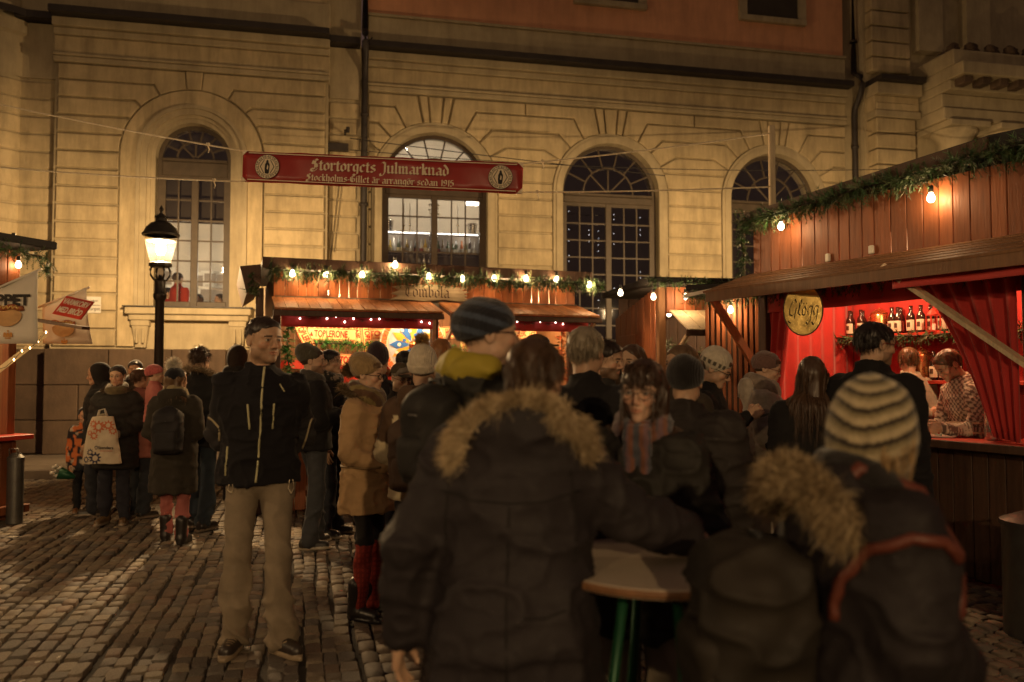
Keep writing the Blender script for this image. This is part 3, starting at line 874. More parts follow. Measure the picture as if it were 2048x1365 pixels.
def _lantern_glass():
    m = bpy.data.materials.new('lantern_glass'); m.use_nodes = True
    N = m.node_tree.nodes; L = m.node_tree.links; N.remove(N['Principled BSDF'])
    t = N.new('ShaderNodeBsdfTransparent'); t.inputs[0].default_value = (1,.95,.85,1)
    d = N.new('ShaderNodeBsdfTranslucent'); d.inputs[0].default_value = (1,1,.95,1)
    nz = N.new('ShaderNodeTexNoise'); nz.inputs['Scale'].default_value = 18
    mr = N.new('ShaderNodeMapRange'); mr.inputs[3].default_value = .0020; mr.inputs[4].default_value = .0045
    L.new(nz.outputs[0], mr.inputs[0])
    x = N.new('ShaderNodeMixShader'); L.new(mr.outputs[0], x.inputs[0])
    L.new(t.outputs[0], x.inputs[1]); L.new(d.outputs[0], x.inputs[2]); L.new(x.outputs[0], N['Material Output'].inputs[0])
    return m
MT['lantern_glass'] = _lantern_glass()
street_lamp((-4.70, 10.6, 0), 'lit black lantern post in front of the narrow arched window', 860)
street_lamp((5.0, 11.0, 0), 'lit black lantern post hidden behind the mulled wine stall', 1450)  # unseen lamp added to brighten the right part of the wall
street_lamp((-5.6, 2.6, 0), 'lit black lantern post on the open square beside the sausage stall', 170)

# ------------------------------------------------------------------ banner over the square
bc0, bc1 = at(487, 302, 7.6), at(1047, 327, 7.6)
bdir = (bc1-bc0); BW = bdir.length; tilt = math.atan2(bdir.z, bdir.x); BH = .30
bn = empty('banner', bc0, 0, 'long red cloth banner with cream blackletter and two round seals', 'banner'); bn.rotation_euler = (0, -tilt, 0)
m = MB(); nx_ = 40
for i in range(nx_+1):
    for k in range(5):
        xx = BW*i/nx_; zz = -BH*k/4
        m.v.append((xx, .012*math.sin(i*.5+k*.4)+.008*math.sin(i*1.3-k), zz)); m.c.append(None)
for i in range(nx_):
    for k in range(4):
        a = i*5+k; m.f.append((a, a+1, a+6, a+5))
cl = m.build('banner_cloth', MT['banner_red'], bn, smooth=True)
sol = cl.modifiers.new('thickness', 'SOLIDIFY'); sol.thickness = .003
YB = -.024
for zz in (-.022, -BH+.02): MB().box(.06, BW-.06, YB, YB+.002, zz-.004, zz+.004).build('edge_line', MT['letter_cream'], bn)
for (xx, zz, sx, sz) in ((0,0,1,-1),(BW,0,-1,-1),(0,-BH,1,1),(BW,-BH,-1,1)):
    MB().prism([(xx,zz),(xx+sx*.055,zz),(xx,zz+sz*.055)], YB-.002, YB+.004).build('corner_patch', MT['letter_cream'], bn)
g, w = pen_text('Stortorgets Julmarknad', 0, 0, .070, YB, squeeze=1.14)
for i, v in enumerate(g.v): g.v[i] = (v[0]+.655, v[1], v[2]-.160)
SC = 1.33/w
for i, v in enumerate(g.v): g.v[i] = ((v[0]-.655)*SC+.665, v[1], v[2])
g.build('lettering', MT['letter_cream'], bn)
g, w = pen_text('Stockholms-Gillet är arrangör sedan 1915', 0, 0, .043, YB, squeeze=1.0); SC = 1.42/w
for i, v in enumerate(g.v): g.v[i] = (v[0]*SC+.625, v[1], v[2]-.263)
g.build('lettering', MT['letter_cream'], bn)
for cx in (.245, BW-.215):
    cz = -.15; sd = MB().prism(arc(cx, cz, .117, 0, 354, 40), YB-.0005, YB+.002).build('seal', MT['letter_black'], bn)
    MB().prism(arc(cx, cz, .113, 0, 354, 40), YB-.0012, YB-.0006).build('seal_disc', MT['letter_cream'], sd)
    k_ = MB()
    for i in range(26):                                # ring of carved letters
        a0 = 360*i/26; pts = lambda r0, r1, x, y_: arc(cx, cz, r0, a0+x, a0+y_, 1)+arc(cx, cz, r1, a0+x, a0+y_, 1)[::-1]
        sty = i % 4
        k_.prism(pts(.085, .108, 1.5, 4.2), YB-.0024, YB-.0018)
        if sty != 1: k_.prism(pts(.102 if sty != 2 else .094, .108 if sty != 2 else .099, 4.3, 10), YB-.0024, YB-.0018)
        if sty in (1, 3): k_.prism(pts(.085, .108, 8, 10.6), YB-.0024, YB-.0018)
    k_.prism(arc(cx, cz, .0835, 0, 357, 30)+arc(cx, cz, .080, 357, 0, 30), YB-.0024, YB-.0018)
    for sg in (-1, 1):
        k_.prism([(cx+sg*.028, cz+.062), (cx+sg*.062, cz), (cx+sg*.028, cz-.062), (cx+sg*.030, cz-.07), (cx+sg*.070, cz), (cx+sg*.030, cz+.07)], YB-.0024, YB-.0018)
    k_.prism([(cx-.012,cz+.04),(cx-.010,cz+.058),(cx,cz+.068),(cx+.010,cz+.058),(cx+.012,cz+.04),(cx+.024,cz+.02),(cx+.022,cz-.03),(cx+.018,cz-.066),(cx+.004,cz-.07),(cx-.02,cz-.066),(cx-.024,cz-.02),(cx-.022,cz+.02)], YB-.0024, YB-.0018)
    k_.build('seal_print', MT['letter_black'], sd)
    MB().prism([(cx+.002,cz+.02),(cx+.012,cz+.0),(cx+.008,cz-.03),(cx-.004,cz-.02)], YB-.003, YB-.0026).build('seal_detail', MT['letter_cream'], sd)
# post on the roof of the mulled wine stall that carries the right hand ropes
pt_, pb_ = at(1547, 252, 7.62), at(1545, 425, 7.62)
mast = MB().box(-.028, .028, -.028, .028, 0, pt_.z-2.93, .006).build('wooden_mast', MT['wood_pale'])
mast.location = (pb_.x, 7.62, 2.93); tag(mast, 'pale square timber mast standing on the roof of the mulled wine stall', 'mast')
def rope(p, q, sag, label, r=.0075, mat='rope', n=14, tails=()):
    p, q = Vector(p), Vector(q)
    pts = [p.lerp(q, i/n)-Vector((0,0,sag*4*(i/n)*(1-i/n))) for i in range(n+1)]
    m = MB().tube(pts, r, 6)
    for t_ in tails:
        b = p.lerp(q, t_); m.tube([b+Vector((-.015,-.01,.01)), b+Vector((0,-.012,-.02)), b+Vector((.012,-.01,-.055)), b+Vector((.004,-.01,-.085))], r*.9, 5)
        m.lathe([(0,-.02),(.014,-.01),(.016,.0),(.012,.012),(0,.018)], 8, tuple(b))
    o = m.build('rope', MT[mat], smooth=True)
    return tag(o, label, 'rope', 'ropes holding the banner' if mat == 'rope' else 'dark wires across the square')
rope(at(489,303,7.6), at(-60,196,8.4), .02, 'upper pale rope from the banner to the left', tails=(.12,))
rope(at(489,364,7.6), at(-60,330,8.4), .02, 'lower pale rope from the banner to the left', tails=(.1,))
rope(at(1045,328,7.6), at(1543,267,7.62), .015, 'upper pale rope from the banner to the timber mast', tails=(.08,))
rope(at(1045,385,7.6), at(1543,374,7.62), .012, 'lower pale rope from the banner to the timber mast', tails=(.06,))
rope(at(700,277,13.6), at(1330,352,13.6), .02, 'upper dark wire running behind the banner', .008, 'cable')
rope(at(700,300,13.7), at(1900,335,14.5), .18, 'lower dark wire crossing the arched windows', .007, 'cable')
# ------------------------------------------------------------------ stall with the prize draw
ORD = ['first','second','third','fourth','fifth','sixth','seventh','eighth','ninth','tenth','eleventh','twelfth','thirteenth','fourteenth','fifteenth','sixteenth','seventeenth','eighteenth','nineteenth','twentieth','twenty-first','twenty-second','twenty-third','twenty-fourth','twenty-fifth','twenty-sixth','twenty-seventh','twenty-eighth','twenty-ninth','thirtieth']
TF = Frame(-2.538, 8.436, 20.0)
def W(fr, x, y, z): return fr.m @ Vector((x, y, z))
def planks(parent, x0, x1, z0, z1, y, wmin, wmax, mat, seed, thick=.022, name='plank', gap=.006):
    r = random.Random(seed); x = x0
    while x < x1-.02:
        w = min(r.uniform(wmin, wmax), x1-x)
        dz = r.uniform(-.004,.004); dy = r.uniform(0,.005)
        MB().box(x+gap/2, x+w-gap/2, y-thick-dy, y-dy, z0+dz, z1, .004).build(name, mat, parent); x += w
ts = frame_empty('market_stall', TF, 'wooden prize draw stall with two raised shutters in front of the yellow building', 'market stall')
for x in (0.0, 1.73, 3.43): MB().box(x, x+.085, 0, .085, 0, 2.56, .006).build('post', MT['wood_dark'], ts)
for x in (0.0, 3.43): MB().box(x, x+.085, 1.8, 1.885, 0, 2.56, .006).build('post', MT['wood_dark'], ts)
MB().box(-.12, 3.66, -.16, 2.05, 2.62, 2.68, .01).build('roof', MT['roof_felt'], ts)
MB().box(-.12, 3.66, -.185, -.162, 2.585, 2.70, .004).build('roof_fascia', MT['wood_dark'], ts)
sr = MB(); sr.add([(-.13,-.1,2.63),(-.34,-.1,2.60),(-.27,-.1,2.32),(-.13,-.1,2.42),(-.13,1.8,2.63),(-.34,1.8,2.60),(-.27,1.8,2.32),(-.13,1.8,2.42)], [(0,1,2,3),(7,6,5,4),(0,4,5,1),(1,5,6,2),(2,6,7,3)])
sr.build('side_canopy', MT['wood_dark'], ts)
planks(ts, .0, 3.52, 2.29, 2.58, -.005, .085, .14, MT['wood_orange'], 5)
m = MB(); nn = 50
for i in range(nn+1):
    for k in range(6):
        t = k/5; xx = .02+3.5*i/nn
        m.v.append((xx, -.03-.07*math.sin(t*2.6)-.012*math.sin(i*.9+k)*t, 2.315-.135*t-.02*math.sin(i*.35+1)*t)); m.c.append(None)
for i in range(nn):
    for k in range(5): a = i*6+k; m.f.append((a, a+1, a+7, a+6))
tp = m.build('rolled_tarpaulin', MT['tarp'], ts, smooth=True); tp.modifiers.new('thickness', 'SOLIDIFY').thickness = .004
for i in range(14): MB().lathe([(0,0),(.007,.002),(0,.008)], 6, (.1+i*.26, -.045, 2.305)).build('stud', MT['steel'], ts)
def shutter(x0, x1, seed):
    sh = MB().beam((x0+.02,-.05,2.255),(x0+.02,-.58,2.115),.03,.04).beam((x1-.02,-.05,2.255),(x1-.02,-.58,2.115),.03,.04).box(x0-.01, x1+.01, -.625, -.592, 2.06, 2.118, .004).build('shutter', MT['wood_dark'], ts)
    r = random.Random(seed); x = x0
    while x < x1-.03:
        w = min(r.uniform(.10,.125), x1-x); q = MB(); dz = r.uniform(0,.004)
        q.beam((x+w/2,-.04,2.289+dz),(x+w/2,-.64,2.130+dz), w-.006, .02)
        q.build('shutter_board', MT['wood_shake'], sh); x += w
    return sh
shutter(-.02, 1.70, 11); shutter(1.79, 3.56, 12)
def drape(name, parent, p0, p1, drop, mat, waves=10, amp=.015, ny=(0,-1,0), nz_=6, n=60):
    m = MB(); p0, p1 = Vector(p0), Vector(p1)
    for i in range(n+1):
        p = p0.lerp(p1, i/n)
        for k in range(nz_+1):
            t = k/nz_; a = amp*(.3+.7*t)*(math.sin(waves*2*math.pi*i/n)+.4*math.sin(waves*5.1*i/n+k*.3))
            m.v.append(tuple(p+Vector(ny)*a+Vector((0,0,-drop*t)))); m.c.append(None)
    for i in range(n):
        for k in range(nz_): a = i*(nz_+1)+k; m.f.append((a, a+1, a+nz_+2, a+nz_+1))
    o = m.build(name, mat, parent, smooth=True); o.modifiers.new('thickness', 'SOLIDIFY').thickness = .004
    return o
drape('valance', ts, (.06,-.40,2.165), (1.66,-.40,2.165), .20, MT['red_cloth'], 7, .006)
drape('valance', ts, (1.86,-.40,2.165), (3.50,-.40,2.165), .20, MT['red_cloth'], 9, .010)
for (xa, xb) in ((1.62, 1.75), (1.86, 1.79), (3.50, 3.47)):
    MB().beam((xa,-.56,2.07),(xb,-.012,1.62),.035,.045).build('shutter_brace', MT['wood_grey'], ts)
MB().box(-.02, 3.54, -.30, .45, .93, .97, .006).build('counter', MT['red_paint'], ts)
planks(ts, .0, 3.52, .04, .93, -.005, .10, .14, MT['wood_red'], 6)
planks(ts, .0, 3.52, .04, 2.56, 1.80, .12, .16, MT['wood_brown'], 7)
for xx in (.0, 3.49): MB().box(xx, xx+.025, .09, 1.79, .04, 2.56).build('side_wall', MT['wood_brown'], ts)
MB().box(-.17, -.09, .1, .18, 0, 2.40).build('canopy_post', MT['wood_dark'], ts)
for i in range(3):
    MB().box(.09, 3.44, .80+i*.25, 1.05+i*.25, 1.22+i*.2, 1.245+i*.2, .004).build('display_shelf', MT['red_paint'], ts)
    MB().box(.09, 3.44, .775+i*.25, .798+i*.25, 1.14+i*.2, 1.245+i*.2, .004).build('shelf_front', MT['red_paint'], ts)
for i, xx in enumerate((.6, 1.75, 2.9)):
    bulb(W(TF, xx, .35, 2.44), ['bulb inside the prize draw stall, left', 'bulb inside the prize draw stall, middle', 'bulb inside the prize draw stall, right'][i], 90, 'bulbs inside the prize draw stall')
# chocolate boxes: long triangular cartons with lettering
CREAM = (.80,.62,.30); REDL = (.42,.035,.02)
MT['carton'] = material('carton', (.82,.64,.30), .4, .06, 10, 0, spec=.5)
MT['carton_red'] = material('carton_red', (.45,.04,.02), .45, .05, 10, 0)
def carton(px, py, y, L, h, deg, label, txt='TOBLERONE', tilt=0):
    x, z = TF.hit(px, py, y)
    t = empty('chocolate_box', W(TF, x, y, z), TF.a, label, 'chocolate box', 'chocolate boxes on the prize shelves')
    t.rotation_euler = (0, -R(deg), TF.a)
    m = MB(); m.add([(-L/2,0,-h/2),(L/2,0,-h/2),(L/2,0,h/2),(-L/2,0,h/2),(-L/2,h*.8,-h/2),(L/2,h*.8,-h/2)], [(0,1,2,3),(0,4,5,1),(4,3,2,5),(0,3,4),(1,5,2)])
    b = m.build('carton', MT['carton'], t)
    font_text(txt, h*.78, 'lettering', MT['carton_red'], t, Matrix.Translation((-.02*L,-.003,0)), bold=h*.03, xscale=min(1.2, L*.80/(h*.56*max(4, len(txt)))))
    for zz in (-h*.44, h*.44): MB().box(-L/2+.004, L/2-.004, -.002, -.0005, zz-.004, zz+.004).build('edge_stripe', MT['carton_red'], t)
    MB().prism([(-L*.47,-h*.2),(-L*.43,h*.22),(-L*.39,-h*.2)], -.002, -.0006).build('peak_mark', MT['carton_red'], t)
    return t
carton(664, 669, .95, .56, .145, -1, 'cream chocolate carton lying flat on the left top shelf above green tinsel')
carton(612, 678, .80, .50, .125, -62, 'cream chocolate carton leaning steeply at the left end beside green tinsel')
carton(712, 664, 1.0, .30, .11, -82, 'short cream chocolate carton standing upright behind the flat one', 'ONE')
carton(736, 690, .80, .56, .11, -84, 'cream chocolate carton standing upright left of the round prize wheel')
carton(751, 668, 1.0, .34, .12, 3, 'cream chocolate carton half hidden behind the wheel edge', 'TO')
carton(715, 722, .66, .56, .145, -2, 'cream chocolate carton on the lower shelf behind the beanie wearers')
carton(934, 680, .80, .56, .12, -86, 'cream chocolate carton standing upright right of the wheel')
carton(905, 665, 1.0, .30, .15, 4, 'squat chocolate carton with small print beside the wheel', 'Handwerk')
carton(1066, 688, .80, .52, .11, -88, 'cream chocolate carton standing upright near the right post')
carton(1108, 668, .85, .36, .10, -88, 'narrow yellow carton upright at the right end of the stall', 'TOBLE')
carton(1045, 668, 1.05, .36, .14, 6, 'cream chocolate carton leaning back behind the upright ones')
for i, px in enumerate((629, 656, 683)):               # rounded gift packs behind the flat box
    x, z = TF.hit(px, 650, 1.15)
    t = empty('gift_pack', W(TF, x, 1.15, z), TF.a, ['leftmost', 'middle', 'rightmost'][i]+' red and yellow gift pack on the top prize shelf', 'gift pack', 'gift packs on the top prize shelf')
    MB().box(-.06,.06,0,.08,-.12,.12,.008).build('pack', MT['carton'], t)
    MB().prism(arc(0, -.02, .055, 0, 350, 20), -.004, -.001).build('pack_print', MT['carton_red'], t)
    MB().box(-.012,.012,-.007,-.0045,-.06,.04).build('pack_lettering', MT['white_paint'], t)
# prize wheel
wx, wz = TF.hit(826, 690, .62)
wh = empty('prize_wheel', W(TF, wx, .62, wz), TF.a, 'round prize wheel with an orange number ring and blue and gold centre', 'prize wheel')
MB().prism(arc(0,0,.40,0,354,48), 0, .02).build('wheel_disc', MT['white_paint'], wh)
MT['wheel_blue'] = material('wheel_blue', (.03,.14,.50), .5, .2, 12, 0); MT['wheel_gold'] = material('wheel_gold', (.62,.36,.05), .5, .2, 20, 0)
MT['wheel_orange'] = material('wheel_orange', (.72,.17,.05), .5, .1, 12, 0); MT['wheel_sky'] = material('wheel_sky', (.45,.52,.62), .5, .15, 12, 0)
MB().prism(arc(0,0,.298,0,354,40), -.004, -.001).build('wheel_field', MT['wheel_sky'], wh)
for i in range(40):
    a = 9*i; MB().prism(arc(0,0,.325,a+.9,a+8.1,2)+arc(0,0,.385,a+.9,a+8.1,2)[::-1], -.006, -.001).build('number_field', MT['wheel_orange'], wh)
for i in range(12):
    a = 30*i; c = Matrix.Rotation(R(a), 2)
    pet = [(.05,0),(.12,.04),(.2,.045),(.29,0),(.2,-.045),(.12,-.04)]
    MB().prism([tuple(c @ Vector(p)) for p in pet], -.008, -.003).build('petal', MT['wheel_gold' if i % 2 else 'wheel_blue'], wh)
for i in range(14):
    a = R(i*25.7); r_ = .12+.1*((i*7) % 3)/2
    MB().prism(arc(r_*math.cos(a), r_*math.sin(a), .022, 0, 315, 7), -.012, -.0085).build('flourish', MT['white_paint' if i % 3 else 'wheel_blue'], wh)
MB().lathe([(0,0),(.05,.002),(.04,.03),(0,.045)], 16).build('hub', MT['copper'], wh, smooth=True).rotation_euler = (R(90),0,0)
for i in range(20):
    a = R(18*i); pg = MB().lathe([(.006,0),(.006,.03),(0,.034)], 6).build('peg', MT['copper'], wh); pg.rotation_euler = (R(90),0,0); pg.location = (.392*math.cos(a),0,.392*math.sin(a))
MB().beam((0,.03,0),(0,.03,-.75),.05,.04,(0,1,0)).build('stand', MT['wood_brown'], wh)
garland('tinsel', [W(TF,.42,.70,1.83),W(TF,.75,.70,1.84),W(TF,1.05,.70,1.81),W(TF,1.30,.70,1.83)], .075, 'thick green tinsel along the left prize shelf', 170, 'green tinsel in the prize draw stall', 3, 0, (.45,1.3,.5), True)
garland('tinsel', [W(TF,.16,-.05,1.98),W(TF,.14,-.05,1.75),W(TF,.17,-.05,1.52),W(TF,.16,-.05,1.4)], .085, 'thick green tinsel hanging at the left post', 170, 'green tinsel in the prize draw stall', 4, 0, (.45,1.3,.5), True)
garland('tinsel', [W(TF,2.05,.70,1.80),W(TF,2.25,.70,1.78),W(TF,3.0,.70,1.75),W(TF,3.4,.70,1.73)], .075, 'thick green tinsel along the right prize shelf', 150, 'green tinsel in the prize draw stall', 5, 0, (.45,1.3,.5), True)
garland('tinsel', [W(TF,3.36,.05,2.0),W(TF,3.35,.05,1.7),W(TF,3.37,.05,1.4)], .06, 'copper red tinsel hanging at the right post', 170, 'green tinsel in the prize draw stall', 6, 0, (6,1.0,.6), True)
r_ = random.Random(4)
MT['led'] = emission_mat('led', (1,.9,.75), 14)
for k, (xa, xb) in enumerate(((.15, 1.6), (1.95, 3.45))):
    m = MB(); pts = [(xa+(xb-xa)*i/16, -.425, 2.10-.05*abs(math.sin(i*1.3))-r_.uniform(0,.03)) for i in range(17)]
    m.tube(pts, .0015, 4); o = m.build('light_string', MT['steel']); o.location = TF.o; o.rotation_euler = (0,0,TF.a)
    tag(o, ['thin string of silver star lights on the left red valance', 'thin string of silver star lights on the right red valance'][k], 'light string')
    for p in pts[::1]:
        MB().lathe([(0,-.012),(.010,0),(0,.012)], 5, p).build('star', MT['steel'] if r_.random() < .55 else MT['led'], o)
# carved name board
x0_, z0_ = TF.hit(778, 580, -.06); x1_, _z = TF.hit(938, 580, -.06)
L = x1_-x0_; sb = empty('name_board', W(TF, x0_, -.06, z0_-.02), TF.a, 'rough grey board with jagged ends carved Tombola over the stall', 'sign'); sb.rotation_euler = (0, R(.5), TF.a)
MB().prism([(0,-.09),(.10,-.045),(.02,-.02),(.11,.02),(.03,.055),(.12,.075),(.3,.085),(.55,.10),(.75,.08),(L-.12,.075),(L-.02,.085),(L-.09,.045),(L,.03),(L-.07,.005),(L-.02,-.015),(L-.06,-.03),(L+.02,-.075),(L-.15,-.085),(.62,-.07),(.4,-.10),(.25,-.085)], -.03, 0, chamfer=.006).build('board', MT['wood_grey'], sb)
g, w = pen_text('Tombola', 0, 0, .085, -.0335, nib=.16, squeeze=1.25)
for i, v in enumerate(g.v): g.v[i] = (v[0]*(.52/w)+.17, v[1], v[2]-.048)
g.build('lettering', MT['wood_dark'], sb)
gp = [W(TF, -.06+3.75*i/14, -.20+.02*math.sin(i*2), 2.575-.025*abs(math.sin(i*1.1))) for i in range(15)]+[W(TF, 3.78, -.16, 2.5)]
garland('garland', gp, .10, 'fir garland along the roof edge of the prize draw stall', 250, 'fir garlands on the stalls', 21)
garland('garland', [W(TF,-.22,-.12,2.53), W(TF,-.2,-.12,2.42), W(TF,-.24,-.1,2.33)], .09, 'short fir garland at the left end of the prize draw stall', 110, 'fir garlands on the stalls', 22)
names = ['first', 'second', 'third', 'fourth', 'fifth', 'sixth', 'seventh', 'eighth', 'ninth', 'tenth']
for i, (px, py) in enumerate(((585,548),(652,549),(724,550),(790,530),(857,554),(925,558),(988,558),(1052,558),(1113,560),(1178,570))):
    x, z = TF.hit(px, py, -.21)
    bulb(W(TF, x, -.215, z+.04), names[i]+' warm bulb from the left along the prize draw stall roof', 13)

# ------------------------------------------------------------------ mulled wine stall
GF = Frame(2.35, 7.60, -63.0)
gs = frame_empty('market_stall', GF, 'red draped wooden mulled wine stall at the right with black roof', 'market stall')
for x in (0.0, 2.46, 4.1): MB().box(x, x+.1, 0, .1, 0, 2.98, .006).build('post', MT['wood_dark'], gs)
for x in (0.0, 4.1): MB().box(x, x+.1, 1.2, 1.3, 0, 2.98, .006).build('post', MT['wood_dark'], gs)
rf = MB(); rf.add([(-.06,-.13,2.95),(2.35,-.13,3.05),(4.4,-.13,2.96),(4.4,1.6,2.96),(2.35,1.6,3.05),(-.06,1.6,2.95),(-.06,-.13,3.01),(2.35,-.13,3.14),(4.4,-.13,3.03),(4.4,1.6,3.03),(2.35,1.6,3.14),(-.06,1.6,3.01)],
       [(0,1,4,5),(1,2,3,4),(6,11,10,7),(7,10,9,8),(0,6,7,1),(1,7,8,2),(5,4,10,11),(4,3,9,10),(0,5,11,6),(2,8,9,3)])
rf.build('roof', MT['roof_felt'], gs)
MB().beam((-.06,-.145,2.965),(2.35,-.145,3.08),.02,.09).build('roof_fascia', MT['wood_dark'], gs)
planks(gs, -.02, 4.2, 2.43, 2.95, -.005, .095, .15, MT['wood_red'], 31, .024)
aw = MB().beam((-.06,-.57,2.20),(4.2,-.57,2.20),.03,.09).beam((-.02,-.03,2.40),(-.02,-.56,2.21),.04,.05).beam((2.4,-.03,2.40),(2.4,-.56,2.21),.04,.05).build('awning_frame', MT['wood_brown'], gs)
r_ = random.Random(8)
for i in range(6):
    MB().beam((-.08-r_.uniform(0,.03), -.06-i*.097, 2.425-i*.033), (4.2, -.06-i*.097, 2.425-i*.033), .102, .018, (0,-.28,1)).build('awning_board', MT['wood_brown'], aw)
MB().beam((-.02,-.53,2.18),(.05,-.02,1.48),.035,.075,(0,-1,0)).build('brace', MT['wood_red'], gs)
MB().beam((1.80,-.55,2.27),(2.50,-.02,1.55),.03,.085,(0,-1,0)).build('brace', MT['wood_pale'], gs)
for (px, py) in ((1657,516),(1744,500)):
    x, z = GF.hit(px, py, -.04); MB().box(x-.022, x+.022, -.062, -.034, z-.035, z+.035, .006).build('hinge_plate', MT['white_paint'], gs)
planks(gs, .0, 4.2, .03, .97, -.005, .11, .15, MT['wood_dark'], 33)
ct = MB().box(-.05, 4.2, -.16, .42, .975, 1.015, .006).build('counter', MT['red_paint'], gs)
MB().box(-.06, 4.2, -.19, -.162, .955, 1.012, .004).build('counter_edge', MT['wood_dark'], ct)
drape('back_lining', gs, (.1,1.15,2.6), (4.1,1.15,2.6), 2.55, MT['red_cloth'], 16, .022, n=160)
drape('side_lining', gs, (.15,.1,2.6), (.15,1.12,2.6), 2.5, MT['red_cloth'], 6, .03, ny=(1,0,0))
MB().box(.0, 4.2, .02, 1.2, 2.60, 2.62).build('ceiling_lining', MT['red_cloth'], gs)
MB().box(0, 4.2, 1.21, 1.24, 0, 2.9).build('back_wall', MT['wood_dark'], gs)
MB().box(-.004, .02, .1, 1.2, 0, 2.9).build('side_wall', MT['wood_brown'], gs)
MB().box(.112, 2.6, .90, 1.185, 1.83, 1.855, .003).build('back_shelf', MT['red_paint'], gs)
MB().box(.9, 2.6, .80, 1.185, 1.40, 1.43, .003).build('back_counter', MT['red_paint'], gs)
drape('valance', gs, (.10,.03,2.36), (2.45,.03,2.36), .30, MT['red_cloth'], 5, .02)
drape('awning_lining', gs, (1.85,-.50,2.20), (4.1,-.50,2.20), .10, MT['red_cloth'], 3, .01)
def curtain(name, pts_top, pts_bot, mat, waves=6, amp=.03, n=40, k=16, pinch=None):
    """cloth hung from one line and gathered towards another"""
    m = MB(); a0, a1 = Vector(pts_top[0]), Vector(pts_top[1]); b0, b1 = Vector(pts_bot[0]), Vector(pts_bot[1])
    for i in range(n+1):
        s = i/n
        for j in range(k+1):
            t = j/k; p = a0.lerp(a1, s).lerp(b0.lerp(b1, s), t**1.0)
            bow = math.sin(math.pi*t)*(.0 if pinch is None else pinch)
            p = p+Vector((bow*(1-s), amp*math.sin(s*waves*2*math.pi+t*.8)*(1-.35*t), 0)); m.v.append(tuple(p)); m.c.append(None)
    for i in range(n):
        for j in range(k): a = i*(k+1)+j; m.f.append((a, a+1, a+k+2, a+k+1))
    o = m.build(name, mat, gs, smooth=True); o.modifiers.new('thickness', 'SOLIDIFY').thickness = .004
    return o
curtain('curtain', ((.04,.05,2.34),(.42,.05,2.34)), ((.04,.05,1.1),(.20,.05,1.1)), MT['red_cloth'], 4, .025, pinch=-.04)
curtain('curtain', ((1.62,-.02,2.34),(2.44,-.02,2.34)), ((2.25,-.02,1.05),(2.44,-.02,1.02)), MT['red_cloth'], 5, .028, pinch=.07)
gpos = [W(GF, -.04+4.3*i/16, -.20, 2.935+.09*min(1, i/9.6)-.035*abs(math.sin(i*1.2))) for i in range(17)]
garland('garland', gpos, .11, 'fir garland along the roof edge of the mulled wine stall', 170, 'fir garlands on the stalls', 41)
garland('garland', [W(GF,-.10,-.10,2.95), W(GF,-.12,-.08,2.75), W(GF,-.09,-.08,2.55), W(GF,-.13,-.08,2.42)], .085, 'fir garland hanging down the left corner of the mulled wine stall', 130, 'fir garlands on the stalls', 42)
garland('garland', [W(GF,.12+2.3*i/9,-.05,2.30-.05*abs(math.sin(i*1.4))) for i in range(10)], .10, 'dark fir garland hung across the mulled wine opening', 110, 'fir garlands on the stalls', 43, 1.0, (.6,.55,.5))
garland('garland', [W(GF,.15+2.0*i/8,.87,1.84-.02*abs(math.sin(i*1.9))) for i in range(9)], .075, 'fir garland along the bottle shelf in the mulled wine stall', 120, 'fir garlands on the stalls', 44)
for i, (px, py, y) in enumerate(((1562,453,-.20),(1862,396,-.12))):
    x, z = GF.hit(px, py, y); bulb(W(GF,x,y,z+.04), ['bulb at the left roof corner of the mulled wine stall', 'bulb on the plank front of the mulled wine stall'][i], 5)
for i, x in enumerate((.75, 1.7)):
    bulb(W(GF, x, .45, 2.52), ['bulb under the red ceiling of the mulled wine stall, far end', 'bulb under the red ceiling of the mulled wine stall, near end'][i], 40, 'bulbs inside the mulled wine stall')
# bottles, pots and cups
MT['bottle_dark'] = material('bottle_dark', (.018,.012,.009), .12, 0, bump=0, spec=.7)
MT['paper_label'] = material('paper_label', (.62,.52,.40), .7, .15, 25, 0)
_bt = {}
def wine_bottle(p, label, group, sc=1.0, rz=0):
    t = empty('bottle', p, rz, label, 'bottle', group); t.scale = (sc,)*3
    if not _bt:
        _bt['b'] = MB().lathe([(0,0),(.035,0),(.037,.006),(.037,.14),(.033,.165),(.016,.195),(.0145,.235),(.016,.237),(.016,.25),(0,.25)], 16).build('glass', MT['bottle_dark'], t, smooth=True, sharp=R(50))
        _bt['l'] = MB().lathe([(.0378,.025),(.0378,.12),(.030,.132)], 10, arc=(R(190),R(350))).build('paper_label', MT['paper_label'], t, smooth=True)
        _bt['d'] = MB().lathe([(.0385,.055),(.0385,.10)], 5, arc=(R(245),R(295))).build('label_print', MT['wood_dark'], t, smooth=True)
        _bt['c'] = MB().lathe([(.0168,.215),(.0168,.2515),(0,.2515)], 10).build('cap', MT['bottle_dark'], t, smooth=True)
    else:
        for k in 'bldc': copy_obj(_bt[k], t)
    return t
for i, (px, y) in enumerate(((1700,1.0),(1703,1.10),(1722,1.0),(1726,1.1),(1784,1.0),(1796,1.02),(1802,1.1),(1822,1.0),(1842,1.0),(1862,1.06),(1885,1.05),(1893,1.1),(1902,1.05),(1912,1.1))):
    x, z = GF.hit(px, 650, y); wine_bottle(W(GF, x, y, 1.856), ORD[i]+' dark bottle from the left on the upper shelf of the mulled wine stall', 'bottles on the upper shelf of the mulled wine stall', 1.0, GF.a)
for i, px in enumerate((1868, 1888, 1906, 1916)):
    x, z = GF.hit(px, 750, .92); wine_bottle(W(GF, x, .92, 1.431), ORD[i]+' dark bottle from the left on the lower back counter of the mulled wine stall', 'bottles on the lower back counter', 1.0, GF.a)
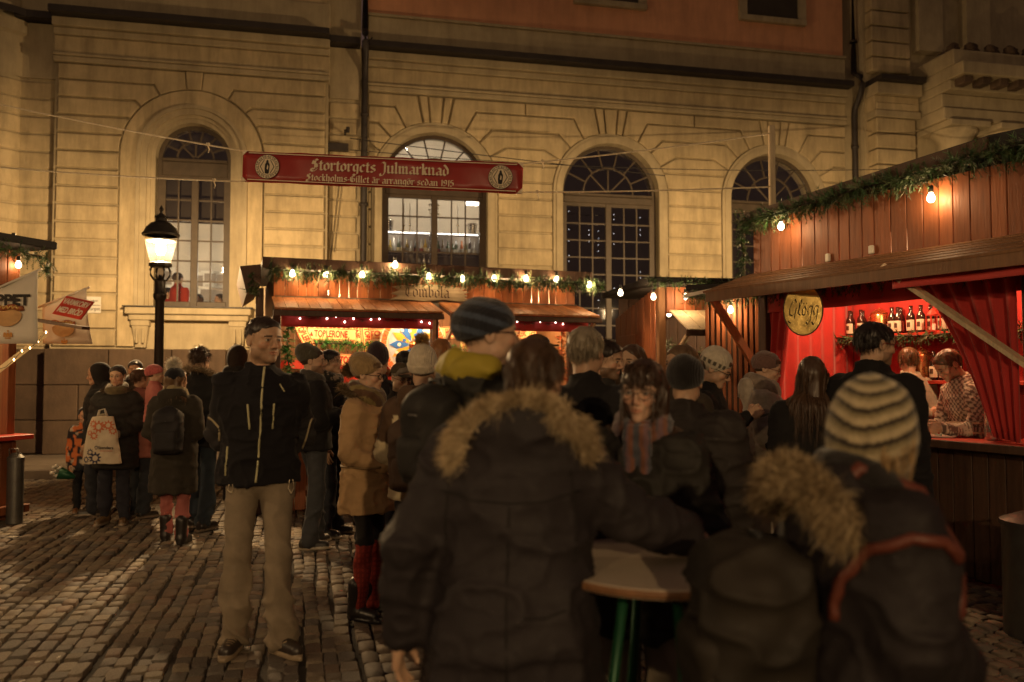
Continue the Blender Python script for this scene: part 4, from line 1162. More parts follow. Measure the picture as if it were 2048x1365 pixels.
def pot(px, y, z, r, h, label):
    x, _ = GF.hit(px, 700, y); t = empty('copper_pot', W(GF, x, y, z), 0, label, 'pot', 'copper pots in the mulled wine stall')
    MB().lathe([(0,0),(r,0),(r*1.02,.01),(r,h*.7),(r*.92,h*.76),(r*.95,h*.78),(r*.8,h*.84),(r*.3,h*.95),(r*.12,h*.96),(r*.12,h),(0,h)], 20).build('body', MT['copper'], t, smooth=True, sharp=R(45))
    for sg in (-1, 1): MB().tube([(sg*r,0,h*.5),(sg*r*1.25,0,h*.52),(sg*r*1.28,0,h*.62),(sg*r,0,h*.64)], .006, 6).build('handle', MT['copper'], t, smooth=True)
pot(1760, 1.03, 1.856, .085, .26, 'copper pot with lid between bottles on the upper shelf')
pot(1842, .95, 1.431, .09, .30, 'tall copper urn on the lower back counter')
x, _ = GF.hit(1878, 640, .98); t = empty('lantern', W(GF, x-.02, .93, 1.856), 0, 'small red lantern on the bottle shelf', 'lantern')
MB().box(-.045,.045,-.045,.045,0,.012).box(-.045,.045,-.045,.045,.14,.15).lathe([(.055,.15),(.03,.19),(.012,.2),(0,.21)],8).build('case', MT['red_paint'], t)
for sx in (-.04,.04):
    for sy in (-.04,.04): MB().box(sx-.005,sx+.005,sy-.005,sy+.005,.012,.14).build('corner_bar', MT['red_paint'], t)
MB().lathe([(0,.012),(.02,.012),(.02,.07),(0,.072)],10).build('candle', MT['white_paint'], t)
x, _ = GF.hit(1990, 800, .15); t = empty('vacuum_jug', W(GF, x, .12, 1.016), 0, 'steel vacuum jug with black lid on the mulled wine counter', 'jug')
MB().lathe([(0,0),(.055,0),(.057,.01),(.055,.24),(.045,.26),(0,.26)],20).build('body', MT['steel'], t, smooth=True, sharp=R(45))
MB().lathe([(.046,.261),(.046,.29),(.03,.305),(0,.305)],16).build('lid', MT['bulb_socket'], t, smooth=True)
MB().tube([(.055,0,.22),(.10,0,.2),(.10,0,.08),(.055,0,.06)],.008,6).build('handle', MT['bulb_socket'], t, smooth=True)
x, _ = GF.hit(1876, 860, .02); t = empty('tray', W(GF, x, .03, 1.016), GF.a, 'white serving tray on the mulled wine counter', 'tray')
MB().lathe([(0,.004),(.10,.004),(.12,.016),(.125,.016),(.105,0),(0,0)],24).build('dish', MT['white_paint'], t, smooth=True)
t = empty('cup', W(GF, x, .02, 1.021), GF.a, 'white cup with red hearts on the tray', 'cup')
MB().lathe([(0,0),(.022,0),(.032,.055),(.029,.055),(.02,.004),(0,.004)],18).build('cup_body', MT['white_paint'], t, smooth=True)
for a in (200, 250, 300): MB().lathe([(.0275,.018),(.0315,.043)],3,arc=(R(a),R(a+28))).build('heart_print', MT['red_paint'], t)
x, _ = GF.hit(1930, 850, .2); t = empty('cup_rack', W(GF, x, .2, 1.016), GF.a, 'low wooden rack beside the tray on the counter', 'rack')
for zz in (.03,.10): MB().beam((-.14,0,zz),(.14,0,zz+.01),.10,.012).build('rack_shelf', MT['wood_pale'], t)
for xx in (-.12, 0, .12): MB().beam((xx,0,0),(xx,0,.11),.015,.015,(0,1,0)).build('rack_leg', MT['wood_pale'], t)
# oval sign
x, z = GF.hit(1606, 620, -.42); t = empty('oval_sign', W(GF, x, -.42, z), R(-18), 'oval brass sign lettered Glögg hanging at the mulled wine stall', 'sign')
MT['brass'] = material('brass', (.50,.36,.12), .22, .2, 6, .15, 9, metal=.85, bdist=.02)
MB().prism([(p[0]*.72, p[1]) for p in arc(0,0,.215,0,354,40)], -.008, .004, chamfer=.006).build('plate', MT['brass'], t)
rim = [(p[0]*.72, -.009, p[1]) for p in arc(0,0,.212,0,351,40)]; MB().tube(rim, .006, 6, closed=True).build('rim', MT['wood_dark'], t, smooth=True)
SCR = {'G': ([[(.75,1.2),(.55,1.5),(.3,1.3),(.1,.7),(.2,.15),(.5,.05),(.75,.4),(.78,.75)],[(.78,.75),(.72,-.2),(.4,-.6),(.1,-.4)]], .95), 'l': ([[(.0,.2),(.35,1.2),(.3,1.5),(.15,1.2),(.18,.2),(.4,.1)]], .42),
       'o': ([[(.3,.9),(.1,.6),(.15,.15),(.4,.1),(.5,.55),(.3,.9)]], .6), 'g': ([[(.5,.85),(.25,.9),(.08,.5),(.2,.1),(.48,.4)],[(.52,.9),(.48,-.4),(.25,-.75),(.05,-.5),(.5,.1)]], .62)}
SCR['ö'] = (SCR['o'][0]+[[(.15,1.15),(.2,1.1)],[(.42,1.15),(.47,1.1)]], .6)
BLs = dict(BL); BL.update(SCR); g, w = pen_text('Glögg', 0, 0, .095, -.0115, nib=.13, slant=.18); BL.clear(); BL.update(BLs)
for i, v in enumerate(g.v): g.v[i] = (v[0]*(.235/w)-.12, v[1], v[2]-.055)
g.build('lettering', MT['letter_black'], t)
MB().tube([(0,0,.215),(0,0,.30)], .004, 5).build('hanger', MT['iron'], t)

# ------------------------------------------------------------------ stalls between
MF = Frame(1.716, 9.30, 9.5)
ms = frame_empty('market_stall', MF, 'small dark wooden stall with a plank door and little shutter between the larger stalls', 'market stall')
MB().box(0,.09,0,.09,0,2.5,.006).build('post', MT['wood_brown'], ms)
MB().box(-.18,1.6,-.16,1.75,2.52,2.60,.01).build('roof', MT['roof_felt'], ms)
r_ = random.Random(5)
for i in range(13):
    MB().box(-.02-.004*(i % 2), .0, .10+i*.12, .215+i*.12, .03, 2.48-.02*i, .003).build('plank', MT['wood_red'], ms)
dr = MB().box(-.045,-.025, .72, 1.45, .05, 1.98, .006).build('door', MT['wood_red'], ms)
MB().tube([(-.05,.82,1.05),(-.085,.82,1.05),(-.085,.93,1.05)], .009, 6).build('handle', MT['steel'], dr, smooth=True)
MB().box(-.03,-.022,.4,.45,1.50,1.62).build('number_plate', MT['bin_metal'], ms)
planks(ms, .09, 1.5, 2.18, 2.50, -.003, .09, .13, MT['wood_red'], 51); planks(ms, .09, 1.5, .03, 1.25, -.003, .09, .13, MT['wood_red'], 52)
st = MB().box(.10,.92,-.60,-.57,1.90,1.97,.004).build('shutter', MT['wood_dark'], ms)
for i in range(5): MB().beam((.12+i*.165+.08,-.03,2.22),(.12+i*.165+.08,-.60,1.965),.155,.02).build('shutter_board', MT['wood_pale'], st)
MB().beam((.14,-.56,1.93),(.11,-.01,1.60),.03,.04).build('shutter_brace', MT['wood_pale'], ms)
MB().box(.05,1.5,-.10,.35,1.25,1.28,.004).build('counter', MT['wood_brown'], ms)
planks(ms, .0, 1.5, .03, 2.5, 1.6, .12, .16, MT['wood_dark'], 53)
pf = MB().box(.55,.80,1.0,1.02,1.55,1.72,.004).build('picture_frame', MT['wood_dark'], ms)
MB().box(.57,.78,.994,.999,1.57,1.70).build('picture', MT['carton'], pf)
garland('garland', [W(MF,-.2+1.5*i/6,-.20,2.55-.02*(i % 2)) for i in range(7)], .07, 'thin fir garland along the small stall roof', 120, 'fir garlands on the stalls', 61)
garland('garland', [W(MF,.10+.8*i/4,.10,1.86-.05*(i % 2)-.06*i) for i in range(5)], .11, 'fir garland inside the small stall opening', 120, 'fir garlands on the stalls', 62)
for i, (px, py, y, wt) in enumerate(((1241,586,-.22,3),(1307,594,-.22,6),(1371,594,-.22,6),(1338,628,.18,18))):
    x, z = MF.hit(px, py, y); bulb(W(MF,x,y,z+.04), ['small bulb at the far left corner of the small stall roof', 'bulb over the corner post of the small stall', 'bulb over the little shutter of the small stall', 'large bulb hanging inside the small stall opening'][i], wt)
MB_box = MB().box(-.62,-.26,.85,1.5,.0,1.92,.01).build('cabinet', MT['bin_metal']); MB_box.location = MF.o; MB_box.rotation_euler = (0,0,MF.a); tag(MB_box, 'dark grey metal cabinet beside the small stall door', 'cabinet')
XF = Frame(2.10, 8.55, -18.0)
xs = frame_empty('market_stall', XF, 'closed stall of narrow vertical battens next to the mulled wine stall', 'market stall')
MB().box(-.02,1.1,.012,1.2,0,2.35).build('wall', MT['wood_dark'], xs)
for i in range(19):
    x = -.02+i*.057; MB().box(x, x+.036, -.022, .01, .95, 2.35, .004).build('batten', MT['wood_red'], xs); MB().box(x, x+.036, -.03, .01, .03, .94, .004).build('batten', MT['wood_red'], xs)
MB().box(-.2,1.2,-.28,1.3,2.36,2.42,.01).build('roof', MT['roof_felt'], xs)
MB().beam((-.22,-.29,2.30),(.10,-.29,2.36),.015,.035).build('roof_edge', MT['white_paint'], xs)
garland('garland', [W(XF,-.22+1.2*i/5,-.22,2.29+.01*(i % 2)) for i in range(6)], .10, 'bushy fir garland along the batten stall roof', 130, 'fir garlands on the stalls', 63)
x, z = XF.hit(1461, 620, -.16); bulb(W(XF,x,-.16,z+.04), 'bulb shining on the vertical battens beside the mulled wine stall', 9)
rope(at(1178,566,9.5), at(1241,582,9.3), .05, 'short dark cable between the prize draw stall and the small stall', .004, 'cable')

# ------------------------------------------------------------------ sausage stall at the left edge
SF = Frame(-5.10, 8.20, 70.0)
ss = frame_empty('market_stall', SF, 'orange wood sausage stall cut off by the left edge', 'market stall')
MB().box(-.09,0,0,.09,0,2.75,.006).build('post', MT['wood_red'], ss); MB().box(-2.6,-2.5,0,.1,0,2.75,.006).build('post', MT['wood_red'], ss)
planks(ss, -2.6, 0, 2.25, 2.75, -.004, .10, .14, MT['wood_red'], 71); planks(ss, -2.6, 0, .04, .80, -.004, .11, .15, MT['wood_red'], 72)
MB().box(-2.6,.06,-.20,.5,.82,.87,.006).build('counter', MT['red_paint'], ss); MB().box(-2.6,.06,-.16,-.02,.08,.16,.006).build('foot_rail', MT['wood_red'], ss)
MB().box(-2.8,.2,-.3,2.0,2.78,2.86,.01).build('roof', MT['roof_felt'], ss); MB().box(-2.6,0,1.6,1.65,0,2.7).build('back_wall', MT['white_paint'], ss)
MB().box(-.02,0,.1,1.6,0,2.7).build('side_wall', MT['wood_brown'], ss)
bulb(W(SF,-.7,.5,2.3), 'bulb inside the sausage stall', 22, 'bulbs inside the sausage stall'); bulb(W(SF,-1.6,.5,2.3), 'second bulb inside the sausage stall', 18, 'bulbs inside the sausage stall')
garland('garland', [W(SF,-.9,-.32,2.72), W(SF,-.3,-.32,2.70), W(SF,.12,-.25,2.68), W(SF,.16,-.2,2.55)], .10, 'dark fir garland at the roof corner of the sausage stall', 110, 'fir garlands on the stalls', 73)
for i, (px, py) in enumerate(((27,476),(37,522))): bulb(at(px,py,8.1), ['upper bulb in the sausage stall garland', 'lower bulb in the sausage stall garland'][i], 1.5)
# flags: (corner pixels) hung from a slanted pole
MT['flag'] = material('flag', (.66,.61,.52), .7, .06, 6, .15, 60); MT['bun'] = material('bun', (.52,.30,.12), .6, .2, 12, 0); MT['sausage'] = material('sausage', (.36,.12,.05), .4, .2, 12, 0); MT['mustard'] = material('mustard', (.62,.42,.12), .5, .1, 12, 0); MT['crest'] = material('crest', (.55,.25,.05), .6, .1, 12, 0)
def flag(x0, x1, yl, yr, yb, d0, d1, label, bl, word=None, wpos=None, curl=0):
    A, B = at(x0, yl, d0), at(x1, yr, d1); C = at(x0, yb, d0); D = at(x1, yb, d1)
    t = empty('flag', A, 0, label, 'flag', 'white sausage flags of the left stall')
    m = MB(); n = 14
    for i in range(n+1):
        for k in range(9):
            s, q = i/n, k/8; p = A.lerp(B, s).lerp(C.lerp(D, s), q)-A
            p.y += .02*math.sin(s*4+q*2)+curl*q*q*.12*s
            m.v.append(tuple(p)); m.c.append(None)
    for i in range(n):
        for k in range(8): a = i*9+k; m.f.append((a, a+1, a+10, a+9))
    c = m.build('flag_cloth', MT['flag'], t, smooth=True); c.modifiers.new('thickness', 'SOLIDIFY').thickness = .003
    e = (B-A).normalized(); MB().tube([tuple(-e*.05), tuple((B-A)+e*.03)], .012, 8).build('flag_pole', MT['flag'], t, smooth=True)
    return t, A
def hotdog(parent, c, w, col=True):
    """bun, sausage and mustard printed on a flag"""
    x, y, z = c
    MB().prism([(x+w*.46*math.cos(R(a)), z-.03*w/.3+(.11 if math.sin(R(a)) < 0 else .05)*w/.3*math.sin(R(a))) for a in range(0,360,15)], y-.004, y-.001).build('bun_print', MT['bun'], parent)
    pts = [(x-w*.5+w*i/12, z+.02*w/.3+.010*math.sin(i)) for i in range(13)]
    MB().tube([(p[0], y-.006, p[1]+.015) for p in pts], .024*w/.3, 8).build('sausage_print', MT['sausage'], parent, smooth=True)
    MB().tube([(x-w*.42+w*.84*i/18, y-.03*w/.3, z+.035*w/.3+.018*math.sin(i*2.1)) for i in range(19)], .006*w/.3, 6).build('mustard_print', MT['mustard'], parent, smooth=True)
def crown(parent, c, w):
    x, y, z = c; m = MB().box(x-w/2, x+w/2, y-.004, y-.001, z-w*.35, z-w*.2)
    for i in range(3): m.prism([(x-w/2+w*i/3, z-w*.18), (x-w/2+w*(i+1)/3, z-w*.18), (x-w/2+w*(i+.8)/3, z+w*.12), (x-w/2+w*(i+.2)/3, z+w*.12)], y-.004, y-.001)
    m.prism(arc(x, z+w*.28, w*.1, 0, 315, 7), y-.004, y-.001); m.box(x-w*.3, x+w*.3, y-.004, y-.001, z-w*.55, z-w*.42)
    m.build('crown_print', MT['crest'], parent)
t, A = flag(-90, 77, 614, 541, 688, 7.3, 7.3, 'large white flag with PPET and a hot dog at the left edge', 0)
font_text('PPET', .135, 'lettering', MT['letter_black'], t, Matrix.Translation(at(30,602,7.3)-A+Vector((0,-.035,0))), bold=.006, xscale=1.08)
hotdog(t, at(18,628,7.3)-A+Vector((0,-.03,.02)), .30); crown(t, at(20,668,7.3)-A+Vector((0,-.03,0)), .085)
t, A = flag(84, 174, 612, 577, 688, 8.6, 8.4, 'smaller white flag with a hot dog behind the red menu board', 1, curl=1)
hotdog(t, at(130,652,8.5)-A+Vector((0,-.03,0)), .26); crown(t, at(127,682,8.5)-A+Vector((0,.02,0)), .07)
a_, b_, c_, d_ = at(133,592,8.0), at(187,604,8.0), at(160,640,7.9), at(104,628,7.9)
mb = empty('menu_board', d_, 0, 'slanted red menu board with white lettering on a shelf at the left', 'menu board')
m = MB(); th = Vector((0,.025,0)); m.add([p-d_ for p in (a_,b_,c_,d_)]+[p-d_+th for p in (a_,b_,c_,d_)], [(3,2,1,0),(4,5,6,7),(0,1,5,4),(1,2,6,5),(2,3,7,6),(3,0,4,7)]); m.build('board', MT['red_paint'], mb)
o_ = Vector((0,0,0)); ex = (c_-d_); ez = (a_-d_); ny = ex.cross(ez).normalized()
if ny.y > 0: ny = -ny
mm = Matrix(((ex.x, -ny.x, ez.x, 0),(ex.y, -ny.y, ez.y, 0),(ex.z, -ny.z, ez.z, 0),(0,0,0,1)))
for k, (wd, zz) in enumerate((('VARMKORV', .72), ('MED BRÖD', .28))):
    font_text(wd, .40, 'lettering', MT['white_paint'], mb, mm @ Matrix.Translation((.5,-.006,zz)), bold=.006, xscale=.42, extrude=.002)
pl = MB().beam(at(70,640,8.0), at(172,657,7.85), .10, .03).build('shelf_plank', MT['wood_dark']); tag(pl, 'dark plank carrying the red menu board', 'shelf')
br = MB().beam(at(-40,770,7.6), at(92,668,7.9), .05, .05).build('brace', MT['wood_pale'], None); tag(br, 'pale slanted brace wound with warm fairy lights at the left edge', 'brace'); br.name = 'lit_brace'
ls = MB(); lp = [at(-20+16*i, 756-12.4*i, 7.55)+Vector((0,0,.02*math.sin(i*2))) for i in range(8)]; ls.tube(lp, .003, 5)
o = ls.build('light_string', MT['cable']); tag(o, 'warm fairy lights wound round the pale brace', 'light string')
MT['fairy'] = emission_mat('fairy', (1,.62,.25), 20)
for p in lp[3:]: MB().lathe([(0,-.014),(.009,0),(0,.014)], 6, tuple(p)).build('bulb', MT['fairy'], o)
point_light('fairy_light', at(78,690,7.45), 3, (1,.6,.2), .03, None).name = 'fairy_light'
_fl = bpy.data.objects['fairy_light']; _fl.parent = o; 
# bins
def bin_(px, d, h, r, label):
    p = at(px, 745, d); t = empty('litter_bin', (p.x, d, 0), 0, label, 'litter bin', 'grey metal litter bins')
    MB().lathe([(0,0),(r,0),(r,h),(r*.9,h),(r*.9,h-.05),(0,h-.06)], 24).build('body', MT['bin_metal'], t, smooth=True, sharp=R(40))
    MB().lathe([(r*1.05,h+.002),(r*1.05,h+.03),(r*.5,h+.075),(0,h+.08)], 24).build('lid', MT['bin_metal'], t, smooth=True, sharp=R(40))
    MB().tube([(-r*.6,-r*.5,h+.06),(-r*.6,-r*.5,h+.12),(r*.6,-r*.5,h+.12),(r*.6,-r*.5,h+.06)], .008, 6).build('handle', MT['steel'], t, smooth=True)
bin_(36, 8.0, .62, .075, 'narrow grey metal bin beside the sausage stall')
bin_(2075, 4.6, .62, .20, 'metal bin with a ring handle at the right edge')
# ------------------------------------------------------------------ people: implicit surfaces meshed with surface nets
f32 = np.float32
def surfnet(fn, lo, hi, h):
    lo = np.array(lo, dtype=f32); hi = np.array(hi, dtype=f32)
    n = np.maximum(3, np.ceil((hi-lo)/h).astype(int)+1)
    ax = [lo[i]+h*np.arange(n[i], dtype=f32) for i in range(3)]
    X, Y, Z = np.meshgrid(*ax, indexing='ij')
    Vv = fn(X, Y, Z).astype(f32)
    Vv[0,:,:] = np.maximum(Vv[0,:,:], .001); Vv[-1,:,:] = np.maximum(Vv[-1,:,:], .001)
    Vv[:,0,:] = np.maximum(Vv[:,0,:], .001); Vv[:,-1,:] = np.maximum(Vv[:,-1,:], .001)
    Vv[:,:,0] = np.maximum(Vv[:,:,0], .001); Vv[:,:,-1] = np.maximum(Vv[:,:,-1], .001)
    S = Vv < 0
    c = [n[0]-1, n[1]-1, n[2]-1]
    cnt = np.zeros(c, np.int16)
    for i in (0,1):
        for j in (0,1):
            for k in (0,1): cnt += S[i:i+c[0], j:j+c[1], k:k+c[2]]
    act = (cnt > 0) & (cnt < 8)
    idx = -np.ones(c, np.int64); ca = np.argwhere(act); idx[act] = np.arange(len(ca))
    acc = np.zeros((len(ca), 3), f32); num = np.zeros(len(ca), f32)
    corners = [(0,0,0),(1,0,0),(0,1,0),(1,1,0),(0,0,1),(1,0,1),(0,1,1),(1,1,1)]
    vals = [Vv[ca[:,0]+a, ca[:,1]+b, ca[:,2]+g] for a, b, g in corners]
    for a in range(8):
        for b in range(a+1, 8):
            A, B = corners[a], corners[b]
            if sum(abs(p-q) for p, q in zip(A, B)) != 1: continue
            m = (vals[a] < 0) != (vals[b] < 0)
            t = vals[a][m]/(vals[a][m]-vals[b][m])
            P = np.array(A, f32)+(np.array(B, f32)-np.array(A, f32))*t[:,None]
            acc[m] += P; num[m] += 1
    verts = lo+h*(ca+acc/np.maximum(num, 1)[:,None])
    faces = []
    def q(axis):
        o = [0,0,0]; o[axis] = 1
        sl0 = [slice(None)]*3; sl1 = [slice(None)]*3
        sl0[axis] = slice(0, -1); sl1[axis] = slice(1, None)
        a, b = S[tuple(sl0)], S[tuple(sl1)]
        d = a != b; w = np.argwhere(d)
        u, v = [(1,2),(2,0),(0,1)][axis]
        ok = (w[:,u] > 0) & (w[:,v] > 0) & (w[:,u] < n[u]-1) & (w[:,v] < n[v]-1); w = w[ok]
        fl = a[w[:,0], w[:,1], w[:,2]]
        def cell(du, dv):
            x = w.copy(); x[:,u] -= du; x[:,v] -= dv; return idx[x[:,0], x[:,1], x[:,2]]
        Q = np.stack([cell(1,1), cell(0,1), cell(0,0), cell(1,0)], 1)
        Q[~fl] = Q[~fl][:, ::-1]
        return Q
    Fq = np.concatenate([q(0), q(1), q(2)])
    return verts.astype(np.float64), Fq

def normals(v, f):
    n = np.cross(v[f[:,2]]-v[f[:,0]], v[f[:,3]]-v[f[:,1]]); out = np.zeros_like(v)
    for k in range(4): np.add.at(out, f[:,k], n)
    return out/np.maximum(1e-9, np.linalg.norm(out, axis=1))[:,None]

def relax(v, f, it=2, a=.5):
    e = np.concatenate([f[:,[0,1]], f[:,[1,2]], f[:,[2,3]], f[:,[3,0]]])
    deg = np.zeros(len(v)); np.add.at(deg, e[:,0], 1); np.add.at(deg, e[:,1], 1)
    for _ in range(it):
        s = np.zeros_like(v); np.add.at(s, e[:,0], v[e[:,1]]); np.add.at(s, e[:,1], v[e[:,0]])
        v = v*(1-a)+a*s/np.maximum(deg,1)[:,None]
    return v

_tab = np.random.default_rng(5).uniform(-1, 1, (24,24,24))
def noise(p, s):
    p = np.asarray(p)*np.asarray(s); i = np.floor(p).astype(int); f = p-i; f = f*f*(3-2*f); i %= 24; j = (i+1) % 24
    g = lambda a, b, c: _tab[a, b, c]
    x0 = g(i[:,0],i[:,1],i[:,2])*(1-f[:,0])+g(j[:,0],i[:,1],i[:,2])*f[:,0]; x1 = g(i[:,0],j[:,1],i[:,2])*(1-f[:,0])+g(j[:,0],j[:,1],i[:,2])*f[:,0]
    y0 = g(i[:,0],i[:,1],j[:,2])*(1-f[:,0])+g(j[:,0],i[:,1],j[:,2])*f[:,0]; y1 = g(i[:,0],j[:,1],j[:,2])*(1-f[:,0])+g(j[:,0],j[:,1],j[:,2])*f[:,0]
    z0 = x0*(1-f[:,1])+x1*f[:,1]; z1 = y0*(1-f[:,1])+y1*f[:,1]
    return z0*(1-f[:,2])+z1*f[:,2]

def smin(a, b, k):
    h = np.maximum(k-np.abs(a-b), 0)/k
    return np.minimum(a, b)-h*h*k*.25
def smax(a, b, k): return -smin(-a, -b, k)
def ell(X, Y, Z, c, r):
    x, y, z = (X-c[0])/r[0], (Y-c[1])/r[1], (Z-c[2])/r[2]
    k = np.sqrt(x*x+y*y+z*z); return (k-1)*min(r)
def cone(X, Y, Z, a, b, ra, rb):
    ax, ay, az = a; d = (b[0]-ax, b[1]-ay, b[2]-az); L2 = d[0]**2+d[1]**2+d[2]**2+1e-12
    px, py, pz = X-ax, Y-ay, Z-az
    t = np.clip((px*d[0]+py*d[1]+pz*d[2])/L2, 0, 1)
    return np.sqrt((px-t*d[0])**2+(py-t*d[1])**2+(pz-t*d[2])**2)-(ra+(rb-ra)*t)
def rbox(X, Y, Z, c, b, r):
    x, y, z = np.abs(X-c[0])-b[0]+r, np.abs(Y-c[1])-b[1]+r, np.abs(Z-c[2])-b[2]+r
    return np.sqrt(np.maximum(x,0)**2+np.maximum(y,0)**2+np.maximum(z,0)**2)+np.minimum(np.maximum(x,np.maximum(y,z)),0)-r
def stack(X, Y, Z, rings, lean=0.0, piv=.95):
    """torso: rings of (z, a, b, y) ellipses, leaned forward about x at height piv"""
    if lean:
        c, s = math.cos(lean), math.sin(lean)
        y = Y; z = Z-piv
        Y, Z = np.where(Z > piv-.1, y*c+z*s, Y), np.where(Z > piv-.1, z*c-y*s+piv, Z)
    zs = [r[0] for r in rings]
    a = np.interp(Z, zs, [r[1] for r in rings]); b = np.interp(Z, zs, [r[2] for r in rings]); y0 = np.interp(Z, zs, [r[3] for r in rings])
    k = np.sqrt((X/a)**2+((Y-y0)/b)**2)
    d = (k-1)*np.minimum(a, b)
    return np.maximum(d, np.maximum(zs[0]-Z, Z-zs[-1]))

def make_mesh(name, v, f, mat, parent, col=None, smooth=True):
    me = bpy.data.meshes.new(name)
    f = np.asarray(f); me.vertices.add(len(v)); me.vertices.foreach_set('co', np.asarray(v, f32).ravel())
    if len(f):
        k = f.shape[1]
        me.loops.add(f.size); me.loops.foreach_set('vertex_index', f.ravel().astype(np.int32))
        me.polygons.add(len(f)); me.polygons.foreach_set('loop_start', np.arange(0, f.size, k, dtype=np.int32)); me.polygons.foreach_set('loop_total', np.full(len(f), k, dtype=np.int32))
    me.update(calc_edges=True); me.validate()
    me.polygons.foreach_set('use_smooth', [smooth]*len(me.polygons))
    if col is not None:
        c = np.asarray(col, f32)
        if c.ndim == 1: c = np.tile(c, (len(v), 1))
        ca = me.color_attributes.new('Col', 'FLOAT_COLOR', 'POINT'); ca.data.foreach_set('color', np.concatenate([c, np.ones((len(v), 1), f32)], 1).ravel())
    me.materials.append(mat)
    o = bpy.data.objects.new(name, me); link(o, parent)
    return o

MT['skin'] = material('skin', rough=.5, var=.16, vscale=26, bump=.14, bscale=160, attr=True, sss=.12, spec=.35, bdist=.002)
MT['cloth'] = material('cloth', rough=.88, var=.14, vscale=14, bump=.22, bscale=260, attr=True, spec=.2, bdist=.002, sheen=.04)
MT['nylon'] = material('nylon', rough=.68, var=.12, vscale=10, bump=.12, bscale=60, attr=True, spec=.25, bdist=.004)
MT['wool'] = material('wool', rough=.95, var=.2, vscale=30, bump=.5, bscale=140, attr=True, spec=.1, bdist=.004, sheen=.35)
MT['knit'] = material('knit', rough=.95, var=.15, vscale=40, bump=.55, bscale=34, attr=True, spec=.1, bdist=.004, sheen=.3, wave=3)
MT['leather'] = material('leather', rough=.38, var=.15, vscale=20, bump=.15, bscale=70, attr=True, spec=.5, bdist=.002)
MT['hair'] = material('hair', rough=.42, var=.2, vscale=30, bump=0, attr=True, spec=.5)
MT['fur'] = material('fur', rough=.8, var=.2, vscale=20, bump=0, attr=True, spec=.2)

# ---- head templates, facing -Y, eye level at z = 0
def head_sdf(g, open_mouth=0.0):
    nz = 1-.22*g; jw = 1-.14*g
    def fn(X, Y, Z):
        A = np.abs(X)
        d = ell(X, Y, Z, (0,.018,.035), (.075,.096,.084))
        d = smin(d, ell(X, Y, Z, (0,-.045,.045), (.060,.047,.052)), .03)
        d = smin(d, cone(X, Y, Z, (0,-.026,-.012), (0,-.052,-.080), .064*(1-.04*g), .038*jw), .03)
        d = smin(d, ell(X, Y, Z, (0,-.079,-.098), (.020*jw,.018,.016)), .018)
        d = smin(d, ell(A, Y, Z, (.050*jw,-.012,-.062), (.022,.036,.030)), .03)
        d = smin(d, ell(A, Y, Z, (.040,-.066,-.026), (.020,.020,.018)), .022)
        d = smin(d, cone(A, Y, Z, (.010,-.088,.020), (.046,-.074,.019), .0115-.003*g, .010), .014)
        d = smax(d, -ell(A, Y, Z, (.032,-.103,.000), (.017,.017,.0115)), .014)
        d = smin(d, ell(A, Y, Z, (.032,-.0775,-.001), (.0145,.0155,.0135)), .005)
        d = smin(d, cone(A, Y, Z, (.020,-.0925,.0065), (.045,-.082,.0055), .0035, .0035), .004)
        nd = cone(X, Y, Z, (0,-.090,.010), (0,-.112*1.0+.006*g,-.031), .0075*nz, .0115*nz)
        nd = smin(nd, ell(A, Y, Z, (.011*nz,-.100+.004*g,-.036), (.0085*nz,.012,.008)), .006)
        d = smin(d, nd, .010)
        d = smin(d, ell(X, Y, Z, (0,-.083,-.058), (.026,.014,.022)), .014)
        d = smin(d, cone(A, Y, Z, (0,-.0975,-.0585), (.018,-.0905,-.0615), .0052+.001*g, .003), .004)
        d = smin(d, cone(A, Y, Z, (0,-.0955,-.070-.006*open_mouth), (.016,-.0895,-.066-.003*open_mouth), .0062+.001*g, .003), .005)
        d = smax(d, -ell(X, Y, Z, (0,-.102,-.0645-.003*open_mouth), (.022,.010,.0014+.006*open_mouth)), .003)
        e = ell(A, Y, Z, (.0775,.014,-.006), (.0085,.020,.031)); e = smax(e, -ell(A, Y, Z, (.087,.010,-.004), (.007,.011,.019)), .006)
        d = smin(d, e, .006)
        d = smin(d, cone(X, Y, Z, (0,.022,-.06), (0,.040,-.20), .052-.008*g, .058-.008*g), .03)
        return d
    return fn
def head_template(g, om=0.0, h=.0034):
    v, f = surfnet(head_sdf(g, om), (-.096,-.128,-.20), (.096,.122,.126), h)
    v = relax(v, f, 1, .35)
    return v, f
HEADS = {'m': head_template(0.0), 'f': head_template(1.0), 'fo': head_template(1.0, 1.0)}

